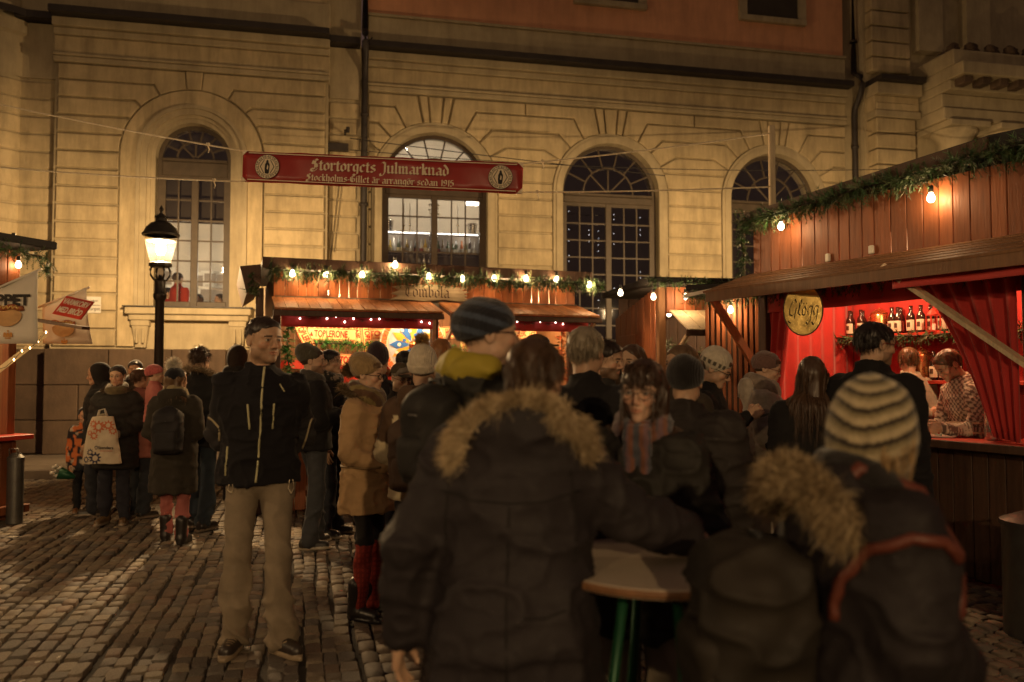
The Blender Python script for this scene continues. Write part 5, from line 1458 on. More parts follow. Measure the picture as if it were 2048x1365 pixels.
def head_colours(v, skin, brow, lips=None, stubble=0.0, eye=(.05,.03,.02), g=0):
    skin = np.array(skin); c = np.tile(skin, (len(v), 1))
    x, y, z = np.abs(v[:,0]), v[:,1], v[:,2]
    def mix(m, col, a=1.0): c[m] = c[m]*(1-a)+np.array(col)*a
    mix((y < -.05) & (((x-.042)/.022)**2+((z+.028)/.02)**2 < 1), skin*np.array([1.05,.78,.75]), .45)
    mix((y < -.10) & (z < -.02) & (z > -.045) & (x < .02), skin*np.array([1.03,.80,.78]), .4)
    if stubble: mix((z < -.042) & (z > -.125) & (y < .0) & (np.hypot(x, (z+.062)*1.3) > .012), np.array(brow)*.9+skin*.1, stubble)
    lc = lips if lips is not None else skin*np.array([.85,.55,.52])
    mix((y < -.083) & (((x)/.023)**2+((z+.065)/.0095)**2 < 1), lc, .75)
    mix((y < -.066) & (z > .0145+.08*(x-.03)**2*0) & (z < .0245-.004*(x > .04)) & (x > .013) & (x < .050), brow, .85)
    mix((y < -.08) & (((x-.032)/.0125)**2+((z+.0008)/.0052)**2 < 1), (.40,.35,.30), 1)
    mix((y < -.08) & (((x-.032)/.0062)**2+((z+.0002)/.0062)**2 < 1), eye, 1)
    mix((y < -.078) & (np.abs(z-.0055) < .0016) & (np.abs(x-.032) < .0135), np.array(brow)*.5, .8)
    return c

# ---- hand template: wrist at the origin, fingers along -Z, palm towards -Y, thumb on +X
def hand_template(curl, h=.0034):
    prims = [((0,0,-.005),(0,.0,-.03),.024,.027)]
    fingers = []
    for i, (x, sc) in enumerate(((.030,.92),(.010,1.0),(-.011,.94),(-.030,.76))):
        p = np.array([x, 0, -.088+abs(x)*.15]); a = 0
        prims.append(((x*.8,0,-.03),tuple(p),.0135,.0115))
        r0 = .0092*(.9+.1*sc)
        for L, da in ((.042*sc, curl*.9), (.026*sc, curl*1.1), (.021*sc, curl*.7)):
            a += da; q = p+np.array([x*.02, -math.sin(a)*L, -math.cos(a)*L]); fingers.append((tuple(p), tuple(q), r0, r0*.92)); p = q; r0 *= .92
    th = [(.026,-.006,-.028),(.046,-.020,-.055),(.050,-.036-.01*curl,-.080),(.044-.008*curl,-.048-.012*curl,-.098)]
    tf = [(th[i], th[i+1], .0125-.0015*i, .0115-.0015*i) for i in range(3)]
    def fn(X, Y, Z):
        d = ell(X, Y, Z, (0,0,-.055), (.038,.0145,.045))
        for p in prims: d = smin(d, cone(X, Y, Z, *p), .012)
        for q in fingers: d = smin(d, cone(X, Y, Z, *q), .0022)
        for q in tf: d = smin(d, cone(X, Y, Z, *q), .006)
        return d
    return surfnet(fn, (-.055,-.10,-.195), (.075,.035,.03), h)
HANDS = {'relaxed': hand_template(.32), 'grip': hand_template(.95)}

def basis(fwd, up):
    """columns: x, y, z with z = -fwd and y close to -up"""
    z = -Vector(fwd).normalized(); y = -Vector(up); y = (y-z*y.dot(z)).normalized(); x = y.cross(z)
    return np.array([x, y, z]).T

# ---- strands
def ribbons(paths, width, cols, jitter=None):
    """paths: (N, K, 3); returns quads of tapered ribbons facing roughly outwards"""
    N_, K = paths.shape[:2]
    t = np.gradient(paths, axis=1); t /= np.maximum(1e-9, np.linalg.norm(t, axis=2))[:,:,None]
    rv = np.random.default_rng(1).normal(size=(N_, 1, 3)); s = np.cross(t, rv); s /= np.maximum(1e-9, np.linalg.norm(s, axis=2))[:,:,None]
    w = width*(1-np.linspace(0, .85, K))[None,:,None]
    P = np.stack([paths-s*w, paths+s*w], 2).reshape(-1, 3)
    base = (np.arange(N_)*K*2)[:,None]; k = np.arange(K-1)[None,:]*2
    a = base+k; f = np.stack([a, a+1, a+3, a+2], -1).reshape(-1, 4)
    c = np.repeat(cols, K*2, axis=0)
    return P, f, c

def fur(name, parent, pts, dirs, length, cols, n, width=.0016, seed=1, spread=.5, droop=.35):
    """fur tufts rooted on a polyline of points with outward directions"""
    r = np.random.default_rng(seed); pts = np.array(pts, float); dirs = np.array(dirs, float)
    i = r.uniform(0, len(pts)-1.001, n); a = i.astype(int); fr = (i-a)[:,None]
    p = pts[a]*(1-fr)+pts[a+1]*fr; d = dirs[a]*(1-fr)+dirs[a+1]*fr
    d = d+r.normal(size=(n, 3))*spread; d /= np.linalg.norm(d, axis=1)[:,None]
    clump = np.array([noise(p*1.0+.3, 26), noise(p+7.7, 26), noise(p+3.1, 26)]).T; d = d+clump*.95; d /= np.linalg.norm(d, axis=1)[:,None]
    p = p+r.normal(size=(n, 3))*length*.22
    L = length*r.uniform(.55, 1.15, n)
    K = 4; tt = np.linspace(0, 1, K)
    path = p[:,None,:]+d[:,None,:]*(L[:,None]*tt[None,:])[:,:,None]
    path[:,:,2] -= (L[:,None]*droop*tt[None,:]**2)
    fb_ = MB(); fb_.cur = tuple(np.array(cols).mean(0)*.55); fb_.tube([tuple(q) for q in pts], length*.42, 8).build('fur_base', MT['fur'], parent, smooth=True)
    cols = np.array(cols); c = cols[r.integers(0, len(cols), n)]*r.uniform(.7,1.2,(n,1))
    v, f, cc = ribbons(path, width, c)
    return make_mesh(name, v, f, MT['fur'], parent, cc)

def hair_strands(parent, name, M3, o, start, n, col, length, width=.0013, seed=1, lift=.0, wave=.0, gravity=1.0, body=None, K=9, part=0):
    """combed strands over the head; M3,o: head rotation and origin; start(r,n)-> points and normals in the head frame"""
    r = np.random.default_rng(seed); p, nn = start(r, n)
    crown = np.array([0, .045, .115])
    path = [p]; L = length*r.uniform(.75, 1.1, n)
    q = p.copy(); ph = r.uniform(0, 6, n)
    C = np.array([0,.018,.035]); RR = np.array([.079,.100,.088])
    down = M3.T @ np.array([0,0,-1.0])
    for k in range(1, K):
        rel = (q-C)/RR; rn = np.linalg.norm(rel, axis=1); nrm = rel/RR; nrm /= np.linalg.norm(nrm, axis=1)[:,None]
        away = q-crown
        if part: away = np.where((q[:,1] < .02)[:,None], np.stack([np.sign(q[:,0])*1.0, np.full(n, .15), np.zeros(n)], 1), away)
        tang = away-nrm*np.sum(away*nrm, 1)[:,None]; tang /= np.maximum(1e-6, np.linalg.norm(tang, axis=1))[:,None]
        inside = np.clip((1.6-rn)/.6, 0, 1)[:,None]
        dirn = tang*(.55*inside)+down*gravity*(1.15-.6*inside)+nrm*lift
        dirn += .22*np.array([noise(q+2.1, 60), noise(q+5.3, 60), noise(q+9.1, 60)]).T
        if wave: dirn += wave*np.stack([np.sin(k*1.1+ph), np.cos(k*1.3+ph), 0*ph], 1)
        dirn /= np.linalg.norm(dirn, axis=1)[:,None]
        q = q+dirn*(L/(K-1))[:,None]
        rel = (q-C)/RR; rn = np.linalg.norm(rel, axis=1); push = rn < 1.0
        q[push] = C+(rel[push]/rn[push][:,None])*RR
        if body is not None:
            for (bc, br) in body:
                rel = (q-bc)/br; rn = np.linalg.norm(rel, axis=1); push = rn < 1.0
                q[push] = bc+(rel[push]/np.maximum(rn[push],1e-6)[:,None])*br
        path.append(q.copy())
    P = np.stack(path, 1); P = P.reshape(-1, 3) @ M3.T+o; P = P.reshape(n, K, 3)
    c = np.array(col)[None,:]*r.uniform(.55, 1.45, (n,1))
    v, f, cc = ribbons(P, width, c)
    return make_mesh(name, v, f, MT['hair'], parent, cc)

def scalp_start(front=.07, slope=1.0, zmin=-.07, grow=1.0, open_face=False):
    def st(r, n):
        out = np.zeros((0,3))
        while len(out) < n:
            u = r.normal(size=(n*3, 3)); u /= np.linalg.norm(u, axis=1)[:,None]
            p = np.array([0,.018,.035])+u*np.array([.079,.100,.088])*grow
            ok = (p[:,2] > front-slope*(p[:,1]+.085)) & (p[:,2] > zmin)
            if open_face: ok &= (np.abs(p[:,0]) > .064) | (p[:,1] > .005)
            out = np.concatenate([out, p[ok]])
        out = out[:n]; nn = (out-np.array([0,.018,.035])); nn /= np.linalg.norm(nn, axis=1)[:,None]
        return out, nn
    return st

BLACK = (.012,.011,.011)
SKIN = (.52,.33,.22)
ARMS = {  # elbow and wrist from the shoulder, outwards x, forwards -y
 'down': ((.045,.03,-.28), (.055,-.05,-.53)), 'behind': ((.15,.13,-.26), (-.07,.19,-.42)), 'pocket': ((.115,.05,-.27), (.03,-.11,-.45)),
 'front': ((.06,.01,-.28), (-.07,-.24,-.22)), 'phone': ((.05,-.02,-.28), (-.08,-.27,-.10)), 'hold': ((.08,.0,-.27), (-.04,-.20,-.36)), 'up': ((.06,-.06,-.26), (-.05,-.22,-.02)), 'forward': ((.04,-.14,-.24), (.02,-.38,-.30))}

def person(px, d, ytop, yaw, label, sex='m', coat=BLACK, coat_mat='cloth', hem=.80, width=1.0, bulk=.0, flare=1.0, puffer=False,
           trousers=(.03,.032,.04), shoe=(.03,.025,.022), sole=(.25,.2,.15), boot=False, arms=('down','down'), lean=0.0, head=(0,0,0), hat=None, hair=None, hood=None,
           collar=.06, skin=SKIN, brow=(.05,.03,.02), stubble=0.0, glasses=None, scarf=None, fur_col=None, stride=(0,0), legs=True, z0=0.0, shoulder=1.0,
           coat_col=None, trouser_col=None, hands=('relaxed','relaxed'), hand_col=None, H=None, pos=None, group='people at the market', name='person', res=None, hat_h=.0, mouth=None, fold=1.0, tr_w=1.0, hair_n=1400, stance=1.0, feet=(10,-10), head_sc=1.0, cuff=1.0, head_off=(0,0,0)):
    if pos is None:
        p = at(px, 745, d); pos = (p.x, d)
    if H is None:
        H = (at(px, ytop, d).z-hat_h)/math.cos(lean*.75)
    k = H/1.75
    seed = int(abs(px)*7+d*100) % 9973
    t = empty(name, (pos[0], pos[1], z0), R(yaw), label, 'person', group)
    h = res or min(.020, max(.0095, .0024*d))
    cl, sl = math.cos(lean), math.sin(lean)
    def up(x, y, z):                                  # torso frame -> person frame, with the lean
        zz = z-.95; return np.array([x, y*cl-zz*sl, y*sl+zz*cl+.95])
    J = {}
    for s in (1, -1):
        sh = (s*.172*shoulder, .012, 1.388); e, w_ = ARMS[arms[0 if s > 0 else 1]] if isinstance(arms[0 if s > 0 else 1], str) else arms[0 if s > 0 else 1]
        J[s] = [up(*sh), up(sh[0]+s*e[0], sh[1]+e[1], sh[2]+e[2]), up(sh[0]+s*w_[0], sh[1]+w_[1], sh[2]+w_[2])]
    hip = [np.array([s*.088, 0, .92]) for s in (1,-1)]
    ank = [np.array([s*.105*stance, -st*.17, .09]) for s, st in zip((1,-1), stride)]
    knee = [(a+b)/2+np.array([0,-.03-.02*abs(st),.02]) for a, b, st in zip(hip, ank, stride)]
    # ---- coat
    B = bulk; a_ = width
    rings = [(hem, (.205*flare+B)*a_, (.155*flare+B), .01), (max(hem+.05,.95), (.195+B)*a_, .145+B, .008), (1.10, (.180+B)*a_, .130+B, .0), (1.30, (.195+B)*a_, .138+B, .0), (1.385, (.186+B*.8)*a_*shoulder, .122+B*.8, .008), (1.43, (.150+B*.6)*shoulder, .105+B*.6, .014), (1.475, .095+B*.3, .085+B*.3, .02), (1.505, .066+B*.2, .070+B*.2, .022)]
    if hem > .93: rings[1] = (hem+.04, (.19+B)*a_, .14+B, .0)
    def coat_fn(X, Y, Z):
        dd = stack(X, Y, Z, rings, lean)-.004
        for s in (1, -1):
            S_, E_, W_ = J[s]
            arm = smin(cone(X, Y, Z, S_, E_, .074+B*.8, .056+B*.7), cone(X, Y, Z, E_, W_, .056+B*.7, .044+B*.6), .02)
            dd = smin(dd, arm, .045)
        if collar:
            c0 = up(0,.022,1.44); c1 = up(0,.022,1.60); z_ = (Z-.95)*cl+Y*sl*-1+.95
            ring_c = np.maximum(cone(X, Y, Z, c0, c1, .080+B*.4, .074+B*.4), z_-(1.475+collar+.25*(Y-c0[1])))
            ring_c = smax(ring_c, np.minimum(.062-np.sqrt((X-c1[0])**2+(Y-.02+(Z-.95)*sl)**2), z_-1.50)*1.0 if False else -cone(X, Y, Z, up(0,.02,1.52), up(0,.02,1.70), .060, .060), .006)
            dd = smin(dd, ring_c, .015)
        if hood == 'down':
            c = up(0,.115,1.475); dd = smin(dd, ell(X, Y, Z, c, (.135,.075,.10)), .05); c = up(0,.06,1.60); dd = smax(dd, -ell(X, Y, Z, c, (.10,.10,.09)), .03)
        return dd
    ext = np.array([j for s in (1,-1) for j in J[s]]+[up(0,0,1.62), up(.2,.2,hem), up(-.25,-.2,hem), up(0,.22,1.45)])
    lo = ext.min(0)-.11-B; hi = ext.max(0)+.11+B; lo[0] = min(lo[0], -.30*a_*max(1,flare)-B); hi[0] = max(hi[0], .30*a_*max(1,flare)+B); lo[1] = min(lo[1], -.24*max(1,flare)-B); hi[1] = max(hi[1], .24*max(1,flare)+B); lo[2] = hem-.03
    v, f = surfnet(coat_fn, lo, hi, h/k)
    v = relax(v, f, 1, .4); nn = normals(v, f)
    # which part of the coat a vertex belongs to: distance along the sleeve, or height on the torso
    arm_d = np.full(len(v), 9.0); arm_t = np.zeros(len(v)); elbow_d = np.full(len(v), 9.0)
    for s in (1, -1):
        S_, E_, W_ = J[s]
        for a, b, off in ((S_, E_, 0.0), (E_, W_, np.linalg.norm(E_-S_))):
            dv = b-a; L2 = dv @ dv; tt = np.clip(((v-a) @ dv)/L2, 0, 1); dist = np.linalg.norm(v-a-tt[:,None]*dv, axis=1)
            m = dist < arm_d; arm_d[m] = dist[m]; arm_t[m] = off+tt[m]*math.sqrt(L2)
        elbow_d = np.minimum(elbow_d, np.linalg.norm(v-E_, axis=1))
    sleeve = arm_d < .085+B
    co = np.where(sleeve, arm_t, v[:,2])
    if puffer:
        disp = .016*np.abs(np.sin(math.pi*co/.085))**.6-.010+.004*noise(v, 16)
    else:
        fo = 1-np.abs(noise(v+seed*.37, (7,7,10))); fo2 = 1-np.abs(noise(v+seed*.11, (13,13,19))); fo3 = noise(v+seed*.23, (5,5,3.2))
        ring_ = np.sin(arm_t*62+3*noise(v, 9))*np.exp(-(elbow_d/.11)**2)*np.where(sleeve, 1, 0)
        disp = fold*(.012*(fo**5)+.007*(fo2**6)+.008*fo3+.007*ring_-.004)
        disp += fold*.010*np.sin(np.arctan2(v[:,1], v[:,0])*7+seed)*np.clip((1.0-v[:,2])/.5, 0, 1)
    v = v+nn*disp[:,None]
    if not coat_col: cc = np.tile(np.array(coat, float), (len(v), 1))
    else: cc = np.array(coat_col(v, sleeve, arm_t), float)
    co_o = make_mesh('coat', v*k, f, MT[coat_mat], t, cc)
    # ---- trousers and shoes
    if legs:
        tw = tr_w
        def leg_fn(X, Y, Z):
            dd = ell(X, Y, Z, (0,.01,.93), (.165,.125,.13))
            for i in (0, 1):
                dd = smin(dd, smin(cone(X, Y, Z, hip[i]+np.array([0,0,-.02]), knee[i], .095*tw, .068*tw), cone(X, Y, Z, knee[i], ank[i]+np.array([0,.01,-.02]), .068*tw, .060*tw if not boot else .042), .02), .012)
            return np.maximum(dd, .045-Z)
        v, f = surfnet(leg_fn, (-.25,-.34,.02), (.25,.34,min(1.04,hem+.12) if hem < .9 else 1.04), h/k)
        v = relax(v, f, 1, .4); nn = normals(v, f)
        fo = 1-np.abs(noise(v+seed*.7, (8,8,15))); low = np.clip((.55-v[:,2])/.3, 0, 1)
        disp = .024*(1-np.abs(noise(np.stack([v[:,0],v[:,1],v[:,2]+.8*v[:,0]+.5*v[:,1]],1)+seed*.7,(9,9,11))))**4*(.35+low)+.005*fo**4*low+.009*noise(v, (6,6,3))
        v = v+nn*disp[:,None]
        cc = np.tile(np.array(trousers, float), (len(v), 1)) if trouser_col is None else np.array(trouser_col(v), float)
        make_mesh('trousers', v*k, f, MT['cloth'], t, cc)
        for i, s in enumerate((1, -1)):
            a = ank[i]; ya = R(feet[i])
            ht = .20 if boot else .075
            def shoe_fn(X, Y, Z):
                x = (X-a[0])*math.cos(ya)+(Y-a[1])*math.sin(ya); y = -(X-a[0])*math.sin(ya)+(Y-a[1])*math.cos(ya)
                dd = cone(x, y, Z, (0,.045,.05), (0,-.13,.038), .045, .040)
                dd = smin(dd, cone(x, y, Z, (0,.03,.06), (0,.02,ht+.03), .050, .060 if boot else .045), .03)
                sole_ = rbox(x, y, Z, (0,-.05,.013), (.047,.145,.014), .012); sole_ = np.maximum(sole_, np.sqrt((x/.05)**2+((y+.05)/.15)**2)*.05-.05)
                return np.maximum(np.minimum(np.maximum(dd, .015-Z), sole_), -Z+.001)
            v, f = surfnet(shoe_fn, (a[0]-.11,a[1]-.25,-.01), (a[0]+.11,a[1]+.14,ht+.09), max(.0065, h*.6)/k)
            v = relax(v, f, 1, .4)
            cc = np.where((v[:,2] < .028)[:,None], np.array(sole), np.array(shoe))
            if not boot:      # laces
                lx = (v[:,2] > .07) & (v[:,1] < a[1]-.02) & (np.sin((v[:,1]-a[1])*260) > .35) & (np.abs(v[:,0]-a[0]) < .03); cc[lx] = np.array(sole)*1.1
            make_mesh('shoe', v*k, f, MT['leather'], t, cc)
    # ---- body: head, neck, hidden trunk and limbs, hands - one mesh
    tmpl = HEADS[mouth or ('m' if sex == 'm' else 'f')]
    hv, hf = tmpl; hy, hp, hr = (R(a) for a in head)
    Mh = (Matrix.Rotation(hy, 3, 'Z') @ Matrix.Rotation(lean*.45-hp*0, 3, 'X') @ Matrix.Rotation(hp, 3, 'X') @ Matrix.Rotation(hr, 3, 'Y')); M3 = np.array(Mh)
    neck = up(0,.03,1.50); hc = neck+M3 @ np.array([0,-.018,.135])+np.array(head_off)
    sc = (.985 if sex == 'm' else .955)*head_sc
    V_ = [hv*sc @ M3.T+hc]; F_ = [hf]; C_ = [head_colours(hv, skin, brow, stubble=stubble, g=0 if sex == 'm' else 1)]; nb = len(hv)
    for i, s in enumerate((1, -1)):
        S_, E_, W_ = J[s]; fw = (W_-E_)/np.linalg.norm(W_-E_)
        inward = Vector((-s, 0, 0)) if abs(fw[0]) < .8 else Vector((0, .3, -1))
        Bm = basis(fw, inward); tv, tf = HANDS[hands[i]]
        tv2 = tv.copy()
        if s < 0: tv2[:,0] *= -1
        # palm faces -Y of the template: point it inwards
        hvv = tv2*1.0 @ Bm.T+W_+fw*.012
        V_.append(hvv); F_.append((tf if s > 0 else tf[:, ::-1])+nb); nb += len(tv); C_.append(np.tile(np.array(hand_col if hand_col is not None else skin), (len(tv), 1)))
    def slim(X, Y, Z):
        dd = stack(X, Y, Z, [(.85,.12,.09,0),(1.1,.12,.08,0),(1.35,.13,.09,0),(1.47,.06,.06,.02),(1.52,.045,.045,.03)], lean)
        for s in (1,-1):
            S_, E_, W_ = J[s]; dd = smin(dd, smin(cone(X, Y, Z, S_, E_, .040, .034), cone(X, Y, Z, E_, W_, .034, .024), .02), .03)
        if legs:
            for i in (0,1): dd = smin(dd, smin(cone(X, Y, Z, hip[i], knee[i], .06, .045), cone(X, Y, Z, knee[i], ank[i], .045, .032), .02), .03)
        return dd
    l2 = np.minimum(ext.min(0)-.08, np.array([-.2,-.3,.03 if legs else .8])); h2 = np.maximum(ext.max(0)+.06, np.array([.2,.25,1.53]))
    bv, bf = surfnet(slim, l2, h2, .026)
    V_.append(bv); F_.append(bf+nb); C_.append(np.tile(np.array(skin), (len(bv), 1)))
    make_mesh('body', np.concatenate(V_)*k, np.concatenate(F_), MT['skin'], t, np.concatenate(C_))
    hcw = hc*k; M3k = M3*sc*k
    def hm(vv): return vv @ M3k.T+hcw
    hres = max(.0045, .0011*d)
    # ---- hair
    if hair:
        st, hcx = hair[0], np.array(hair[1], float)
        ln = hair[2] if len(hair) > 2 else .1
        def cap(X, Y, Z):
            dd = ell(X, Y, Z, (0,.018,.037), (.081,.103,.090) if st != 'crop' else (.0775,.0985,.0865)); dd = smin(dd, ell(X, Y, Z, (0,-.045,.047), (.062,.0495,.0545)), .03)
            fr = .058 if st != 'bangs' else .030
            dd = smax(dd, (fr-1.0*(Y+.085))-Z if st != 'crop' else (.060-.92*(Y+.085)+.35*np.maximum(0,np.abs(X)-.045))-Z, .008)
            if st in ('long', 'bangs'):
                for s in (1,-1):
                    dd = smin(dd, cone(X, Y, Z, (s*.066,.025,.02), (s*.075,.03,-.02-ln*.6), .030, .026), .02)
                dd = smin(dd, cone(X, Y, Z, (0,.075,.0), (0,.085,-.02-ln*.8), .055, .05), .04)
                dd = smax(dd, -ell(X, Y, Z, (0,-.065,-.03), (.052,.06,.11)), .012)
            return dd
        v, f = surfnet(cap, (-.13,-.13,-.09-ln), (.13,.16,.14), hres); v = relax(v, f, 1, .4)
        nn = normals(v, f); v = v+nn*(.004*noise(v, (55,55,14)))[:,None]
        make_mesh('hair', hm(v), f, MT['hair'], t, np.tile(hcx*.75, (len(v), 1)))
        body_e = [(np.array([0,.035,-.20]), np.array([.19,.13,.085])), (np.array([0,.03,-.10]), np.array([.065,.07,.14])), (np.array([0,-.075,-.03]), np.array([.062,.075,.12]))]
        if not (hat and st == 'short'):
            n_ = hair_n if d < 6 else hair_n//2
            if st in ('long', 'bangs'): hair_strands(t, 'hair_strands', M3k, hcw, scalp_start(.06 if st == 'long' else .045, open_face=(st == 'bangs' or abs(yaw) < 60)), n_, hcx, ln+.12, .0015 if d < 5 else .0026, seed, .02, .05 if len(hair) < 4 else hair[3], 1.0, body_e, 11, part=1 if st == 'long' else 0)
            elif st == 'crop': hair_strands(t, 'hair_strands', M3k, hcw, scalp_start(.068, .95), n_, hcx, .014, .0012, seed, .4, 0, .2, None, 3)
            else: hair_strands(t, 'hair_strands', M3k, hcw, scalp_start(.074), n_, hcx, ln*.6, .0013 if d < 5 else .0024, seed, .16 if st != 'curly' else .5, 0 if st != 'curly' else .6, .35, None, 6)
        if st == 'bangs':
            r = np.random.default_rng(3); n_ = 260; x = r.uniform(-.062,.062,n_); p0 = np.stack([x*.8, -.060+x*x*6, np.full(n_,.105)], 1)+r.normal(size=(n_,3))*.004
            p1 = np.stack([x, -.098+x*x*9, np.full(n_,.062)], 1); p2 = np.stack([x*1.04, -.100+x*x*9, .018+r.uniform(-.008,.006,n_)], 1)
            P = np.stack([p0, (p0+p1)/2+np.array([0,-.012,.012]), p1, (p1+p2)/2+np.array([0,-.004,0]), p2], 1); vv, ff, cc = ribbons(P, .0022, hcx[None,:]*r.uniform(.5,1.3,(n_,1))); make_mesh('fringe', hm(vv), ff, MT['hair'], t, cc)
    # ---- hats
    if hat:
        ht = hat['type']; c0 = np.array(hat.get('col', BLACK), float)
        if ht in ('beanie', 'earflap', 'hoodup', 'cap'):
            tall = hat.get('tall', 0.0); back = hat.get('back', 0.0); low = hat.get('low', .018)
            def hat_fn(X, Y, Z):
                if ht == 'hoodup':
                    dd = ell(X, Y, Z, (0,.035,.015), (.112,.128,.135)); dd = smin(dd, cone(X, Y, Z, (0,.06,-.06), (0,.06,-.17), .095, .11), .05)
                    return smax(dd, -ell(X, Y, Z, (0,-.09,-.02), (.078,.10,.115)), .015)
                if ht == 'cap':
                    dd = ell(X, Y, Z, (0,.018,.045), (.086,.108,.088)); dd = smax(dd, (.040-.15*Y)-Z, .008)
                    br = np.maximum(np.sqrt((X/.075)**2+((Y+.085)/.085)**2)*.075-.075, np.abs(Z-.048-.10*(Y+.09)-.9*X*X*-3)-.004)
                    return smin(dd, np.maximum(br, Y+.06), .004)
                dd = ell(X, Y, Z, (0,.018,.040), (.089,.111,.096+.0*tall))
                if tall: dd = smin(dd, ell(X, Y, Z, (0,.03+back,.07+tall), (.062,.072,.062)), .07)
                edge = low-.28*(Y+.0)
                if ht == 'earflap': edge = low-.08-.0*Y+.9*np.maximum(0, np.abs(Y-.01)-.02)*1.6
                if ht == 'earflap': edge = np.minimum(edge, low+.02*(Y < 0))
                dd = smax(dd, edge-Z, .010)
                return dd
            v, f = surfnet(hat_fn, (-.135,-.19,-.22), (.135,.19,.20+tall), hres); v = relax(v, f, 2, .4); nn = normals(v, f); hs = hat.get('sc', 1.0)
            ang = np.arctan2(v[:,0], v[:,1]-.02)
            if ht == 'beanie' or ht == 'earflap':
                rib = hat.get('rib', 0.0); v = v+nn*(rib*np.abs(np.sin(ang*hat.get('nrib', 26)))+.003*noise(v, 22))[:,None]
                if hat.get('cuff'):
                    m = v[:,2] < low-.28*v[:,1]+hat['cuff']; v[m] += nn[m]*.007
            cc = np.tile(c0, (len(v), 1))
            if 'stripes' in hat: cc = hat['stripes'](v, cc)
            cc = cc*(1+.15*noise(v, 60)[:,None])
            make_mesh('hat' if ht != 'hoodup' else 'hood', hm((v-np.array([0,.02,.136]))*np.array([hs,hs,hs*hat.get('zs',1.0)])+np.array([0,.02,.136])), f, MT[hat.get('mat', 'knit')], t, cc)
        if hat.get('pom') is not None:
            pc = np.array(hat.get('pom_at', (0,.03+hat.get('back',0),.155+hat.get('tall',0)))); r = np.random.default_rng(2); n_ = 900; u = r.normal(size=(n_,3)); u /= np.linalg.norm(u, axis=1)[:,None]
            rr = hat.get('pom_r', .045); p0 = pc+u*rr*.35; P = np.stack([p0, p0+u*rr*.4+r.normal(size=(n_,3))*.003, p0+u*rr*.75*r.uniform(.8,1.15,(n_,1))+r.normal(size=(n_,3))*.006], 1)
            vv, ff, c2 = ribbons(P, .0034 if d < 6 else .005, np.array(hat['pom'])[None,:]*r.uniform(.7,1.2,(n_,1))); make_mesh('pompom', hm(vv), ff, MT['fur'], t, c2)
    # ---- glasses
    if glasses is not None:
        m = MB(); m.cur = tuple(glasses)
        for s in (1,-1):
            m.tube([tuple(hm(np.array([[s*.033+.022*math.cos(a)*1.1, -.108+.006*abs(math.cos(a)), -.003+.018*math.sin(a)]]))[0]) for a in np.linspace(0, 2*math.pi, 15)[:-1]], .0022*k, 5, closed=True)
            m.tube([tuple(x) for x in hm(np.array([[s*.057,-.100,.002],[s*.074,-.06,.003],[s*.083,.005,.004],[s*.081,.02,-.008]]))], .002*k, 5)
        m.tube([tuple(x) for x in hm(np.array([[-.011,-.112,.0],[0,-.115,.003],[.011,-.112,.0]]))], .002*k, 5); m.build('glasses', MT['attr_gloss'], t, smooth=True)
    # ---- scarf
    if scarf is not None:
        sc_col = scarf['col'] if callable(scarf['col']) else None; c0 = np.array((.3,.2,.2) if sc_col else scarf['col'], float); sr = scarf.get('r', .04)
        ctr = up(0,.012,1.50+scarf.get('dz',0))
        def sc_fn(X, Y, Z):
            x, y, z = X-ctr[0], Y-ctr[1], Z-ctr[2]
            q = np.sqrt((x/1.0)**2+(y/.95)**2)-.082; dd = np.sqrt(q*q+((z-.35*y)/1.25)**2)-sr
            q2 = np.sqrt((x/1.0)**2+(y/.95)**2)-.090; dd = smin(dd, np.sqrt(q2*q2+((z+.035+.15*x)/1.2)**2)-sr*.8, .01)
            for (xa, L_) in scarf.get('tails', ()):
                a = ctr+np.array([xa,-.13,-.02]); b = ctr+np.array([xa*1.35,-.175-B,-L_]); dd = smin(dd, cone(X, (Y-a[1])*1.6+a[1], Z, a, b, scarf.get('tw',.042), scarf.get('tw',.042)*1.15), .03)
            return dd
        L_ = max([q[1] for q in scarf.get('tails', ((0,.1),))])
        v, f = surfnet(sc_fn, (ctr[0]-.22,ctr[1]-.27-B,ctr[2]-.12-L_), (ctr[0]+.22,ctr[1]+.20,ctr[2]+.14), max(.008,h*.6)); v = relax(v, f, 1, .4); nn = normals(v, f)
        v = v+nn*(.007*(1-np.abs(noise(v, (18,18,30))))**3+.005*np.sin(v[:,0]*150)*0)[:,None]
        cc = np.tile(c0, (len(v),1)) if not sc_col else np.array(sc_col(v-ctr))
        make_mesh('scarf', v*k, f, MT['wool'], t, cc*(1+.2*noise(v, 50)[:,None]))
    if fur_col is not None:
        pts = []; dr = []
        for a in np.linspace(-2.5, 2.5, 40):
            x, y = math.sin(a), math.cos(a); pts.append(up(.125*x, .055+.115*y, 1.50+.045*y)); dr.append(up(x*.8, y*.9, .95+.55)-up(0,0,.95))
        fur('fur_trim', t, np.array(pts)*k, dr, .06*k, fur_col, 2600 if d < 4 else 900, .0018 if d < 4 else .0035, seed)
    T = dict(o=t, k=k, up=up, J=J, hc=hcw, M=M3k, hm=hm, lean=lean, hem=hem, pos=pos, yaw=R(yaw), B=B, coat=co_o)
    return T

def sdf_part(name, fn, lo, hi, h, mat, parent, col, disp=None, k=1.0):
    v, f = surfnet(fn, lo, hi, h); v = relax(v, f, 1, .4)
    if disp is not None: v = v+normals(v, f)*disp(v)[:,None]
    c = col(v) if callable(col) else np.tile(np.array(col, float), (len(v), 1))
    return make_mesh(name, v*k, f, MT[mat], parent, c)

